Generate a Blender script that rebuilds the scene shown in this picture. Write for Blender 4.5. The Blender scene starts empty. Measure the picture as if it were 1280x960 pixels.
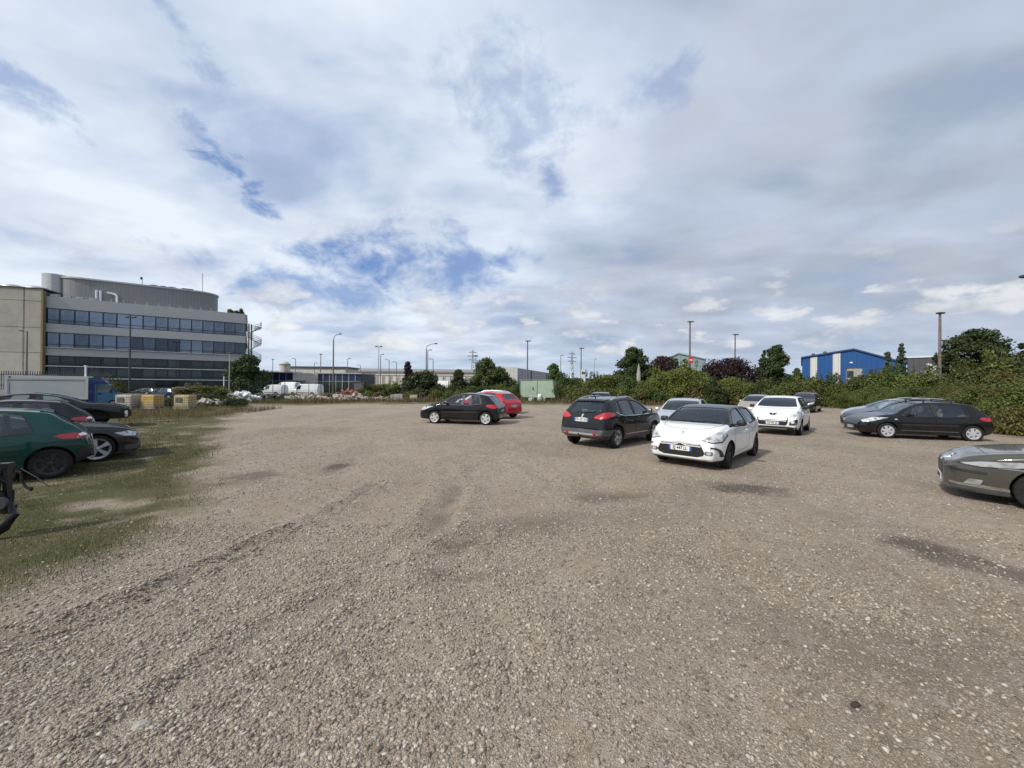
import bpy, bmesh, math, random
import numpy as np
from mathutils import Vector, Matrix
from mathutils.bvhtree import BVHTree
from mathutils.geometry import delaunay_2d_cdt
R = math.radians
rng = np.random.default_rng(7)
random.seed(7)
SC = bpy.context.scene
COL = SC.collection

# ------------------------------------------------------------------ camera
CAM_H = 1.9
F_PX = 480.0
ROLL = R(0.5)
PITCH = R(0.24)
c_r, s_r = math.cos(ROLL), math.sin(ROLL)
fwd = Vector((0, math.cos(PITCH), math.sin(PITCH)))
right0 = Vector((1, 0, 0))
up0 = right0.cross(fwd)
cam_right = right0 * c_r + up0 * s_r
cam_up = -right0 * s_r + up0 * c_r
cam_d = bpy.data.cameras.new('camera')
cam = bpy.data.objects.new('camera', cam_d)
COL.objects.link(cam)
m = Matrix.Identity(4)
for i in range(3):
    m[i][0] = cam_right[i]; m[i][1] = cam_up[i]; m[i][2] = -fwd[i]
m[2][3] = CAM_H
cam.matrix_world = m
cam_d.sensor_width = 36.0
cam_d.lens = 36.0 * F_PX / 1280.0
cam_d.clip_start = 0.05
cam_d.clip_end = 6000
SC.camera = cam

def ray(px, py):
    return fwd + cam_right * ((px - 640) / F_PX) + cam_up * ((480 - py) / F_PX)
def at(px, py, Y):
    d = ray(px, py)
    return Vector((0, 0, CAM_H)) + d * (Y / d.y)
def gnd(px, py, z=0.0):
    d = ray(px, py)
    return Vector((0, 0, CAM_H)) + d * ((z - CAM_H) / d.z)

# ------------------------------------------------------------------ object helpers
def tag(o, label=None, cat=None, group=None, kind=None):
    if label: o['label'] = label
    if cat: o['category'] = cat
    if group: o['group'] = group
    if kind: o['kind'] = kind
    return o
def empty(name, label, cat, loc=(0, 0, 0), rz=0, group=None):
    o = bpy.data.objects.new(name, None)
    o.empty_display_size = 0.2
    COL.objects.link(o)
    o.location = loc; o.rotation_euler = (0, 0, rz)
    return tag(o, label, cat, group)
def link(name, me, parent=None, mat=None):
    o = bpy.data.objects.new(name, me)
    COL.objects.link(o)
    if parent is not None: o.parent = parent
    if mat is not None and len(me.materials) == 0: me.materials.append(mat)
    return o
def copy_tree(o, parent=None):
    c = o.copy(); COL.objects.link(c); c.parent = parent
    for ch in list(o.children): copy_tree(ch, c)
    return c

class MB:
    """collects simple shapes into one mesh"""
    def __init__(s): s.v = []; s.f = []; s.mi = []; s.m = 0
    def add(s, vs, fs):
        b = len(s.v); s.v.extend([tuple(p) for p in vs]); s.f.extend([tuple(i + b for i in f) for f in fs]); s.mi.extend([s.m] * len(fs)); return s
    def box(s, c, d, rz=0, M=None):
        x, y, z = d[0] / 2, d[1] / 2, d[2] / 2
        vs = [Vector((a * x, b * y, e * z)) for a in (-1, 1) for b in (-1, 1) for e in (-1, 1)]
        if M is not None: vs = [M @ p for p in vs]
        if rz: q = Matrix.Rotation(rz, 3, 'Z'); vs = [q @ p for p in vs]
        vs = [p + Vector(c) for p in vs]
        return s.add(vs, [(0, 1, 3, 2), (4, 6, 7, 5), (0, 4, 5, 1), (2, 3, 7, 6), (0, 2, 6, 4), (1, 5, 7, 3)])
    def tube(s, pts, r, n=8, caps=True):
        pts = [Vector(p) for p in pts]
        rs = r if isinstance(r, (list, tuple)) else [r] * len(pts)
        rings = []
        for i, p in enumerate(pts):
            t = (pts[min(i + 1, len(pts) - 1)] - pts[max(i - 1, 0)]).normalized()
            a = t.cross(Vector((0, 0, 1)))
            if a.length < 1e-3: a = t.cross(Vector((1, 0, 0)))
            a.normalize(); b = t.cross(a)
            rings.append([p + (a * math.cos(2 * math.pi * k / n) + b * math.sin(2 * math.pi * k / n)) * rs[i] for k in range(n)])
        vs = [q for rg in rings for q in rg]; fs = []
        for i in range(len(pts) - 1):
            for k in range(n):
                k2 = (k + 1) % n
                fs.append((i * n + k, i * n + k2, (i + 1) * n + k2, (i + 1) * n + k))
        if caps:
            fs.append(tuple(range(n - 1, -1, -1))); o = (len(pts) - 1) * n; fs.append(tuple(o + k for k in range(n)))
        return s.add(vs, fs)
    def lathe(s, prof, n=24, M=None, close=False):
        """prof: list of (r, h); around Z"""
        vs = []; fs = []; m_ = len(prof)
        for k in range(n):
            a = 2 * math.pi * k / n
            for r_, h in prof: vs.append(Vector((r_ * math.cos(a), r_ * math.sin(a), h)))
        for k in range(n):
            k2 = (k + 1) % n
            for i in range(m_ - 1 + (1 if close else 0)):
                i2 = (i + 1) % m_
                fs.append((k * m_ + i, k2 * m_ + i, k2 * m_ + i2, k * m_ + i2))
        if M is not None: vs = [M @ p for p in vs]
        return s.add(vs, fs)
    def blob(s, c, d, n=12, e=0.6, M=None):
        """superellipsoid"""
        vs = []; fs = []
        def pw(t): return math.copysign(abs(t) ** e, t)
        h = n // 2
        for i in range(h + 1):
            la = -math.pi / 2 + math.pi * i / h
            for k in range(n):
                lo = 2 * math.pi * k / n
                vs.append(Vector((d[0] / 2 * pw(math.cos(la)) * pw(math.cos(lo)), d[1] / 2 * pw(math.cos(la)) * pw(math.sin(lo)), d[2] / 2 * pw(math.sin(la)))))
        for i in range(h):
            for k in range(n):
                k2 = (k + 1) % n
                fs.append((i * n + k, i * n + k2, (i + 1) * n + k2, (i + 1) * n + k))
        if M is not None: vs = [M @ p for p in vs]
        return s.add([p + Vector(c) for p in vs], fs)
    def prism(s, poly, axis, a, b):
        """poly 2-D extruded along axis between a and b; axis 'y': poly=(x,z); 'x': poly=(y,z); 'z': poly=(x,y)"""
        def mk(p, t):
            return {'y': (p[0], t, p[1]), 'x': (t, p[0], p[1]), 'z': (p[0], p[1], t)}[axis]
        n = len(poly)
        vs = [mk(p, a) for p in poly] + [mk(p, b) for p in poly]
        fs = [tuple(range(n)), tuple(range(2 * n - 1, n - 1, -1))] + [(i, i + n, (i + 1) % n + n, (i + 1) % n) for i in range(n)]
        return s.add(vs, fs)
    def mesh(s, name, mats=None, smooth=None, fix=True):
        me = bpy.data.meshes.new(name)
        me.from_pydata(s.v, [], s.f)
        if mats:
            for q in (mats if isinstance(mats, (list, tuple)) else [mats]): me.materials.append(q)
        if any(s.mi): me.polygons.foreach_set('material_index', s.mi)
        if fix:
            bm = bmesh.new(); bm.from_mesh(me); bmesh.ops.recalc_face_normals(bm, faces=bm.faces); bm.to_mesh(me); bm.free()
        if smooth is not None:
            me.shade_smooth()
            me.set_sharp_from_angle(angle=R(smooth))
        me.update()
        return me
    def build(s, name, mats, parent=None, smooth=None, fix=True):
        return link(name, s.mesh(name, mats, smooth, fix), parent)

def np_mesh(name, verts, faces, mat, smooth=False):
    """fast mesh from numpy: faces (n,k) constant k"""
    me = bpy.data.meshes.new(name)
    nv, nf, k = len(verts), len(faces), faces.shape[1]
    me.vertices.add(nv); me.vertices.foreach_set('co', np.asarray(verts, dtype=np.float32).ravel())
    me.loops.add(nf * k); me.loops.foreach_set('vertex_index', np.asarray(faces, dtype=np.int32).ravel())
    me.polygons.add(nf); me.polygons.foreach_set('loop_start', np.arange(0, nf * k, k, dtype=np.int32))
    try: me.polygons.foreach_set('loop_total', np.full(nf, k, dtype=np.int32))
    except Exception: pass
    me.update(calc_edges=True); me.validate()
    if smooth: me.shade_smooth()
    if mat: me.materials.append(mat)
    return me

# ------------------------------------------------------------------ materials
class NT:
    def __init__(s, name, clear=True):
        s.m = bpy.data.materials.new(name); s.m.use_nodes = True
        s.t = s.m.node_tree; s.n = s.t.nodes; s.l = s.t.links
        s.n.clear(); s.out = s.n.new('ShaderNodeOutputMaterial')
    def node(s, typ, ins=None, **kw):
        q = s.n.new(typ)
        for k, v in kw.items(): setattr(q, k, v)
        for k, v in (ins or {}).items():
            sock = q.inputs[k]
            if isinstance(v, bpy.types.NodeSocket): s.l.new(v, sock)
            else:
                if isinstance(v, (tuple, list)) and len(v) == 3 and sock.type == 'RGBA': v = (*v, 1)
                sock.default_value = v
        return q
    def math(s, op, a, b=0.0, clamp=False):
        return s.node('ShaderNodeMath', {0: a, 1: b}, operation=op, use_clamp=clamp).outputs[0]
    def mix(s, f, a, b):
        q = s.node('ShaderNodeMix', {}, data_type='RGBA')
        for k, v in ((0, f), (6, a), (7, b)):
            if isinstance(v, bpy.types.NodeSocket): s.l.new(v, q.inputs[k])
            else: q.inputs[k].default_value = (*v, 1) if isinstance(v, (tuple, list)) and len(v) == 3 else v
        return q.outputs[2]
    def ramp(s, f, lo, hi, smooth=True):
        q = s.node('ShaderNodeMapRange', {0: f, 1: lo, 2: hi, 3: 0.0, 4: 1.0}, interpolation_type='SMOOTHSTEP' if smooth else 'LINEAR')
        return q.outputs[0]
    def noise(s, vec, scale, detail=4, rough=0.55, dist=0.0):
        return s.node('ShaderNodeTexNoise', {'Vector': vec, 'Scale': scale, 'Detail': detail, 'Roughness': rough, 'Distortion': dist}).outputs['Fac']
    def pos(s): return s.node('ShaderNodeNewGeometry').outputs['Position']
    def obj(s): return s.node('ShaderNodeTexCoord').outputs['Object']
    def bsdf(s, **kw):
        ins = {k.replace('_', ' '): v for k, v in kw.items()}
        q = s.node('ShaderNodeBsdfPrincipled', ins)
        s.l.new(q.outputs[0], s.out.inputs[0]); return q

_mats = {}
def plain(name, col, rough=0.5, metal=0.0, var=0.12, scale=6.0, spec=0.5, coat=0.0):
    """plain surface with slight procedural wear"""
    key = (name,)
    if key in _mats: return _mats[key]
    t = NT(name)
    n = t.noise(t.obj(), scale, 5, 0.6)
    d = tuple(c * (1 - var) for c in col); e = tuple(min(1, c * (1 + var)) for c in col)
    c = t.mix(t.ramp(n, 0.3, 0.7), d, e)
    r_ = t.math('ADD', t.math('MULTIPLY', n, 0.15), rough - 0.07)
    t.bsdf(Base_Color=c, Roughness=r_, Metallic=metal, Specular_IOR_Level=spec, Coat_Weight=coat, Coat_Roughness=0.05)
    _mats[key] = t.m
    return t.m
def paint(name, col, metal=0.0, dust=0.25, flake=0.0):
    key = (name,)
    if key in _mats: return _mats[key]
    t = NT(name)
    p = t.obj()
    z = t.node('ShaderNodeSeparateXYZ', {0: p}).outputs[2]
    n = t.noise(p, 3.0, 6, 0.65)
    n2 = t.noise(p, 14.0, 5, 0.7)
    low = t.math('MULTIPLY', t.ramp(z, 0.70, 0.15), t.ramp(n, 0.35, 0.8))      # road dust thrown up on the sills
    film = t.math('MULTIPLY', t.ramp(n2, 0.45, 0.75), 0.05)
    d = t.math('MULTIPLY', t.math('ADD', low, film, True), dust)
    c = t.mix(d, col, (0.30, 0.26, 0.21))
    ro = t.math('ADD', t.math('MULTIPLY', d, 0.5), 0.22)
    t.bsdf(Base_Color=c, Roughness=ro, Metallic=metal, Coat_Weight=t.math('SUBTRACT', 0.8, t.math('MULTIPLY', d, 1.2), True), Coat_Roughness=0.03, Specular_IOR_Level=0.12)
    _mats[key] = t.m
    return t.m
def glass(name, tint=(0.78, 0.84, 0.82), refl=1.25):
    key = (name,)
    if key in _mats: return _mats[key]
    t = NT(name)
    tr = t.node('ShaderNodeBsdfTransparent', {0: (*tint, 1)})
    gl = t.node('ShaderNodeBsdfGlossy', {0: (0.9, 0.95, 1, 1), 'Roughness': 0.02})
    fr = t.node('ShaderNodeFresnel', {0: 1.5})
    f = t.math('ADD', t.math('MULTIPLY', fr.outputs[0], refl), 0.04, True)
    mx = t.node('ShaderNodeMixShader', {0: f, 1: tr.outputs[0], 2: gl.outputs[0]})
    t.l.new(mx.outputs[0], t.out.inputs[0])
    _mats[key] = t.m
    return t.m

M_BLACKPL = plain('black_plastic', (0.018, 0.018, 0.019), 0.55)
M_GREYPL = plain('grey_plastic', (0.085, 0.088, 0.095), 0.55)
M_RUBBER = plain('tyre_rubber', (0.022, 0.021, 0.020), 0.85, var=0.35, scale=25, spec=0.2)
M_INT = plain('interior_dark', (0.03, 0.03, 0.031), 0.9, spec=0.2)
M_SEAT = plain('seat_cloth', (0.15, 0.15, 0.155), 0.95, spec=0.1)
M_CHROME = plain('chrome', (0.75, 0.76, 0.78), 0.18, 1.0, var=0.05)
M_ALU = plain('silver_alloy', (0.60, 0.61, 0.63), 0.38, 0.75, var=0.08)
M_RIMDK = plain('dark_alloy', (0.035, 0.035, 0.037), 0.45, 0.4)
M_GAP = plain('panel_gap_black', (0.008, 0.008, 0.008), 0.9, spec=0.1)
M_PLATE = plain('plate_white', (0.72, 0.72, 0.68), 0.4, var=0.04)
M_PLATEBLUE = plain('plate_blue', (0.03, 0.09, 0.45), 0.4)
M_INK = plain('plate_ink', (0.02, 0.02, 0.022), 0.5)
M_GLASS = glass('window_glass')
M_GLASSDK = glass('dark_window_glass', (0.48, 0.53, 0.53))
def lens(name, col, dark):
    t = NT(name)
    n = t.noise(t.obj(), 9.0, 2, 0.4)
    f = t.ramp(n, 0.22, 0.60)
    t.bsdf(Base_Color=t.mix(f, dark, col), Roughness=0.25, Coat_Weight=1.0, Coat_Roughness=0.02, Metallic=0.15)
    return t.m
M_TRIM = plain('bright_trim', (0.74, 0.75, 0.76), 0.3, 0.35, var=0.04)
M_HEAD = lens('headlamp_lens', (0.60, 0.62, 0.63), (0.20, 0.205, 0.21))
M_HEADSOFT = lens('long_headlamp_lens', (0.36, 0.37, 0.37), (0.20, 0.205, 0.21))
M_TAIL = lens('tail_lamp_lens', (0.52, 0.012, 0.022), (0.26, 0.005, 0.01))
M_REFL = plain('clear_reflector', (0.8, 0.8, 0.82), 0.2, 0.6)
DEBUG = False
# ------------------------------------------------------------------ cars
def pchip(pts):
    """monotone cubic through (x, y) pairs"""
    p = sorted(pts); X = np.array([a for a, b in p], float); Y = np.array([b for a, b in p], float)
    h = np.diff(X); dl = np.diff(Y) / h; n = len(X); d = np.zeros(n)
    for i in range(1, n - 1):
        if dl[i - 1] * dl[i] > 0:
            w1 = 2 * h[i] + h[i - 1]; w2 = h[i] + 2 * h[i - 1]
            d[i] = (w1 + w2) / (w1 / dl[i - 1] + w2 / dl[i])
    d[0] = dl[0]; d[-1] = dl[-1]
    def f(x):
        x = np.clip(x, X[0], X[-1]); i = np.clip(np.searchsorted(X, x) - 1, 0, n - 2)
        t = (x - X[i]) / h[i]
        return ((1 + 2 * t) * (1 - t) ** 2 * Y[i] + t * (1 - t) ** 2 * h[i] * d[i] + t * t * (3 - 2 * t) * Y[i + 1] + t * t * (t - 1) * h[i] * d[i + 1])
    return f

class Shape:
    """body surface of one car, d measured from the nose backwards, x = L/2 - d"""
    def __init__(s, S):
        s.S = S; s.L = S['L']
        s.top = pchip(S['top']); s.belt0 = pchip(S['belt']); s.bot = pchip(S['bot']); s.plan = pchip(S['plan'])
        s.k = S.get('tumble', 0.36)
        s.full = S.get('full', 0.0)          # boxier greenhouse (vans)
    def belt(s, d): return np.minimum(s.belt0(d), s.top(d) - 0.012)
    def h(s, d): return s.top(d) - s.belt(d)
    def section(s, d, inset=0.0, drop=0.0, z0=None):
        zt = float(s.top(d)) - drop; zb = float(s.belt(d)); w = float(s.plan(d)) - inset
        zb = min(zb, zt - 0.012)
        zo = float(s.bot(d)) if z0 is None else (z0(d) if callable(z0) else z0)
        zo = min(zo, zb - 0.05)
        h = zt - zb; k = s.k; hh = zb - zo
        y7 = 0.925 * w - k * h; y8 = 0.84 * w - k * h * 1.02
        P = [(0, zo), (0.72 * w, zo), (0.90 * w, zo + 0.02 * hh), (0.965 * w, zo + 0.16 * hh), (1.0 * w, zo + 0.48 * hh), (0.995 * w, zo + 0.78 * hh),
             (0.975 * w, zb - 0.03 * hh), (0.945 * w, zb + 0.10 * h), (y7, zb + 0.855 * h), (y8, zb + 0.955 * h), (y8 * 0.55, zb + 0.988 * h), (0, zt)]
        return P
    SUB = 4
    def ring(s, d, **kw):
        P = np.array(s.section(d, **kw)); n = len(P)
        E = np.vstack([[-P[1][0], P[1][1]], P, [-P[-2][0], P[-2][1]]])
        out = []
        for i in range(n - 1):
            a, b, c, e = E[i], E[i + 1], E[i + 2], E[i + 3]
            for q in range(s.SUB):
                t = q / s.SUB
                # cardinal spline with reduced tension keeps the panel edges crisp
                m1 = (c - a) * 0.36; m2 = (e - b) * 0.36
                out.append((2 * t ** 3 - 3 * t * t + 1) * b + (t ** 3 - 2 * t * t + t) * m1 + (-2 * t ** 3 + 3 * t * t) * c + (t ** 3 - t * t) * m2)
        out.append(P[-1])
        r = np.array(out); r[:, 0] = np.maximum(r[:, 0], 0); r[0, 0] = r[-1, 0] = 0
        return r
    def loft(s, ds, **kw):
        rings = [s.ring(d, **kw) for d in ds]
        m_ = len(rings[0]); vs = []; N = 2 * m_ - 2
        for d, r in zip(ds, rings):
            x = s.L / 2 - d
            for q in r: vs.append((x, q[0], q[1]))
            for q in r[-2:0:-1]: vs.append((x, -q[0], q[1]))
        fs = []
        for i in range(len(ds) - 1):
            for j in range(N):
                j2 = (j + 1) % N
                fs.append((i * N + j, (i + 1) * N + j, (i + 1) * N + j2, i * N + j2))
        fs.append(tuple(range(N))); o = (len(ds) - 1) * N; fs.append(tuple(range(o + N - 1, o - 1, -1)))
        return vs, fs, N, m_

def smooth_poly(p, r=0.02, n=3):
    """round the corners of a 2-D polygon"""
    out = []; k = len(p)
    for i in range(k):
        a, b, c = np.array(p[i - 1], float), np.array(p[i], float), np.array(p[(i + 1) % k], float)
        la, lc = np.linalg.norm(a - b), np.linalg.norm(c - b)
        q = min(r, la * 0.45, lc * 0.45)
        s_ = b + (a - b) / max(la, 1e-6) * q; e = b + (c - b) / max(lc, 1e-6) * q
        for j in range(n + 1):
            t = j / n; out.append(tuple((1 - t) ** 2 * s_ + 2 * t * (1 - t) * b + t * t * e))
    return out

class Decal:
    """projects outlines onto the body surface"""
    def __init__(s, sh, verts, faces): s.sh = sh; s.bvh = BVHTree.FromPolygons(verts, faces)
    def frame(s, view):
        if view == 'left': d = Vector((0, -1, 0)); u = Vector((-1, 0, 0))
        elif view == 'right': d = Vector((0, 1, 0)); u = Vector((1, 0, 0))
        elif view == 'front': d = Vector((-1, 0, 0)); u = Vector((0, 1, 0))
        elif view == 'rear': d = Vector((1, 0, 0)); u = Vector((0, -1, 0))
        elif view == 'top': return Vector((0, 0, -1)), Vector((1, 0, 0)), Vector((0, 1, 0))
        else:                                   # angle in degrees from the nose towards +y
            a = R(view); d = Vector((-math.cos(a), -math.sin(a), 0)); u = Vector((-math.sin(a), math.cos(a), 0))
        return d, u, Vector((0, 0, 1))
    def make(s, pts3, view, off=0.004, res=0.06, skirt=0.015, mirror=False):
        """pts3 in car space (x,y,z); the outline is seen along the view direction and laid on the surface"""
        d, u, v = s.frame(view)
        P = [(Vector(p).dot(u), Vector(p).dot(v)) for p in pts3]
        P = [q for i, q in enumerate(P) if (Vector(q) - Vector(P[i - 1])).length > 1e-4]
        Q = []
        for i, a in enumerate(P):
            b = P[(i + 1) % len(P)]; L_ = math.hypot(b[0] - a[0], b[1] - a[1]); n = max(1, int(L_ / res))
            for j in range(n): Q.append((a[0] + (b[0] - a[0]) * j / n, a[1] + (b[1] - a[1]) * j / n))
        nb = len(Q)
        A = np.array(Q); lo, hi = A.min(0), A.max(0)
        ins = []
        for gx in np.arange(lo[0] + res / 2, hi[0], res):
            for gy in np.arange(lo[1] + res / 2, hi[1], res):
                c = False; j = nb - 1
                for i in range(nb):
                    if (A[i][1] > gy) != (A[j][1] > gy) and gx < (A[j][0] - A[i][0]) * (gy - A[i][1]) / (A[j][1] - A[i][1]) + A[i][0]: c = not c
                    j = i
                if c and np.min(np.hypot(A[:, 0] - gx, A[:, 1] - gy)) > res * 0.35: ins.append((gx, gy))
        V2 = [Vector(q) for q in Q + ins]
        r = delaunay_2d_cdt(V2, [(i, (i + 1) % nb) for i in range(nb)], [], 1, 1e-5)
        ov, oe, of = r[0], r[1], r[2]
        vs = []
        for q in ov:
            o = u * q[0] + v * q[1] - d * 6
            hit, no, _, _ = s.bvh.ray_cast(o, d)
            if hit is None:
                hit, no, _, _ = s.bvh.find_nearest(u * q[0] + v * q[1] - d * 1.5)
            if no.dot(d) > 0: no = -no
            vs.append(hit + (no * 0.5 - d * 0.5).normalized() * off)
        fs = [tuple(f) for f in of]
        # orient
        for i, f in enumerate(fs):
            n_ = (vs[f[1]] - vs[f[0]]).cross(vs[f[2]] - vs[f[0]])
            if n_.dot(d) > 0: fs[i] = f[::-1]
        if skirt:
            cnt = {}
            for f in fs:
                for i in range(3):
                    e = (f[i], f[(i + 1) % 3]); cnt[e] = 1
            b0 = len(vs); mp = {}
            for (a, b) in list(cnt):
                if (b, a) not in cnt:
                    for q in (a, b):
                        if q not in mp: mp[q] = len(vs); vs.append(vs[q] + d * skirt)
                    fs.append((b, a, mp[a], mp[b]))
        if mirror:
            vs = [Vector((p.x, -p.y, p.z)) for p in vs]; fs = [f[::-1] for f in fs]
        return vs, fs
    def point(s, p, view):
        d, u, v = s.frame(view); q = Vector(p)
        o = u * q.dot(u) + v * q.dot(v) - d * 6
        hit, no, _, _ = s.bvh.ray_cast(o, d)
        if hit is None: hit, no, _, _ = s.bvh.find_nearest(q)
        return hit, no

def surf(name, vf, mat, parent, smooth=30):
    me = bpy.data.meshes.new(name); me.from_pydata([tuple(p) for p in vf[0]], [], vf[1]); me.materials.append(mat)
    me.shade_smooth(); me.set_sharp_from_angle(angle=R(smooth))
    return link(name, me, parent)
def join(*vfs):
    V = []; Fc = []
    for v, f in vfs:
        b = len(V); V += list(v); Fc += [tuple(i + b for i in q) for q in f]
    return V, Fc
def ribbon(pts, w):
    """polyline in 2-D to a thin closed outline"""
    P = [np.array(p, float) for p in pts]; L_, R_ = [], []
    for i, p in enumerate(P):
        t = P[min(i + 1, len(P) - 1)] - P[max(i - 1, 0)]; t /= max(np.linalg.norm(t), 1e-6); n = np.array((-t[1], t[0])) * w / 2
        L_.append(tuple(p + n)); R_.append(tuple(p - n))
    return L_ + R_[::-1]

_wheel_cache = {}
def wheel_meshes(Rw, rr, width, style, rim_mat):
    key = (Rw, rr, width, style, rim_mat.name)
    if key in _wheel_cache: return _wheel_cache[key]
    w = width / 2
    ty = MB()      # around Z, outer face at +Z
    ty.lathe([(rr, -w * .92), (rr + .02, -w), (Rw - .03, -w * 1.0), (Rw - .008, -w * .84), (Rw, -w * .6), (Rw, w * .6), (Rw - .008, w * .84), (Rw - .03, w * 1.0), (rr + .02, w), (rr, w * .92)], 40, close=True)
    for q in (-.3, 0, .3): ty.lathe([(Rw - .012, w * q - .006), (Rw + .001, w * q - .005), (Rw + .001, w * q + .005), (Rw - .012, w * q + .006)], 40)
    tme = ty.mesh('tyre', M_RUBBER, 35)
    rm = MB(); rm.m = 0
    rm.lathe([(rr - .005, w * .95), (rr + .008, w * .98), (rr + .004, w * .80), (rr - .035, w * .70), (rr - .05, w * .1), (rr - .05, -w * .9)], 40)
    n, tw, kind = style
    for i in range(n):
        a = 2 * math.pi * i / n + 0.3
        subs = [(0, tw)] if kind != 'Y' else [(-0.13, tw * .55), (0.13, tw * .55)]
        for da, t_ in subs:
            r0, r1 = 0.035, rr - 0.012
            for r_a, r_b, w_a, w_b in ((r0, r1 * .55, t_ * .75, t_ * .9), (r1 * .55, r1, t_ * .9, t_ * 1.25)):
                aa = a + da * (0.25 + 0.75 * (r_a / r1)); ab = a + da * (0.25 + 0.75 * (r_b / r1))
                ca, sa = math.cos(aa), math.sin(aa); cb, sb = math.cos(ab), math.sin(ab)
                za, zb = w * (.62 + .16 * r_a / r1), w * (.62 + .16 * r_b / r1)
                if kind == 'dish': za, zb = w * (.86 - .05 * r_a / r1), w * (.86 - .05 * r_b / r1)
                vs = []
                for (c, s_, r_, wd, z) in ((ca, sa, r_a, w_a, za), (cb, sb, r_b, w_b, zb)):
                    for sd in (-1, 1):
                        vs.append((r_ * c - sd * wd / 2 * s_, r_ * s_ + sd * wd / 2 * c, z))
                        vs.append((r_ * c - sd * wd * .62 * s_, r_ * s_ + sd * wd * .62 * c, z - .03))
                rm.add(vs, [(0, 2, 6, 4), (1, 5, 7, 3), (0, 4, 5, 1), (2, 3, 7, 6), (0, 1, 3, 2), (4, 6, 7, 5)])
    rm.lathe([(0.0, w * .84), (.03, w * .83), (.05, w * .76), (.06, w * .5), (0, w * .5)], 20)
    rme = rm.mesh('rim', rim_mat, 35)
    bk = MB(); bk.lathe([(0, w * .28), (rr - .045, w * .28), (rr - .045, w * .1), (0, w * .1)], 32)
    bk.lathe([(0.05, w * .42), (rr * .62, w * .42), (rr * .62, w * .3), (0.05, w * .3)], 28)
    bme = bk.mesh('brake_disc', M_BLACKPL if 'dark' in rim_mat.name else M_INT, 35)
    _wheel_cache[key] = (tme, rme, bme)
    return _wheel_cache[key]

def text_mesh(body, size, mat, name='plate_lettering'):
    cu = bpy.data.curves.new('txt', 'FONT'); cu.body = body; cu.size = size; cu.align_x = 'CENTER'; cu.align_y = 'CENTER'; cu.extrude = 0.001; cu.resolution_u = 2
    cu.offset = size * 0.018
    o = bpy.data.objects.new('txt', cu); COL.objects.link(o)
    dg = bpy.context.evaluated_depsgraph_get()
    me = bpy.data.meshes.new_from_object(o.evaluated_get(dg)); me.name = name
    bpy.data.objects.remove(o); bpy.data.curves.remove(cu)
    me.materials.clear(); me.materials.append(mat)
    return me

def plate(parent, text, pos, facing, tilt=0.0, label=None):
    """facing +1: nose, -1: tail"""
    mb = MB(); mb.box((0, 0, 0), (0.012, 0.52, 0.11)); o = mb.build('number_plate', M_PLATE, parent)
    o.location = pos; o.rotation_euler = (0, R(tilt) * -facing, 0 if facing > 0 else math.pi)
    b = MB()
    b.box((0.008, -0.2395, 0), (0.006, 0.041, 0.108)); b.box((0.008, 0.2395, 0), (0.006, 0.041, 0.108)); b.build('plate_band', M_PLATEBLUE, o)
    if text:
        t = link('plate_lettering', text_mesh(text, 0.095, M_INK), o)
        t.rotation_euler = (R(90), 0, R(90)); t.location = (0.0085, 0, 0.0); t.scale = (0.92, 1.1, 1)
    return o

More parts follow.
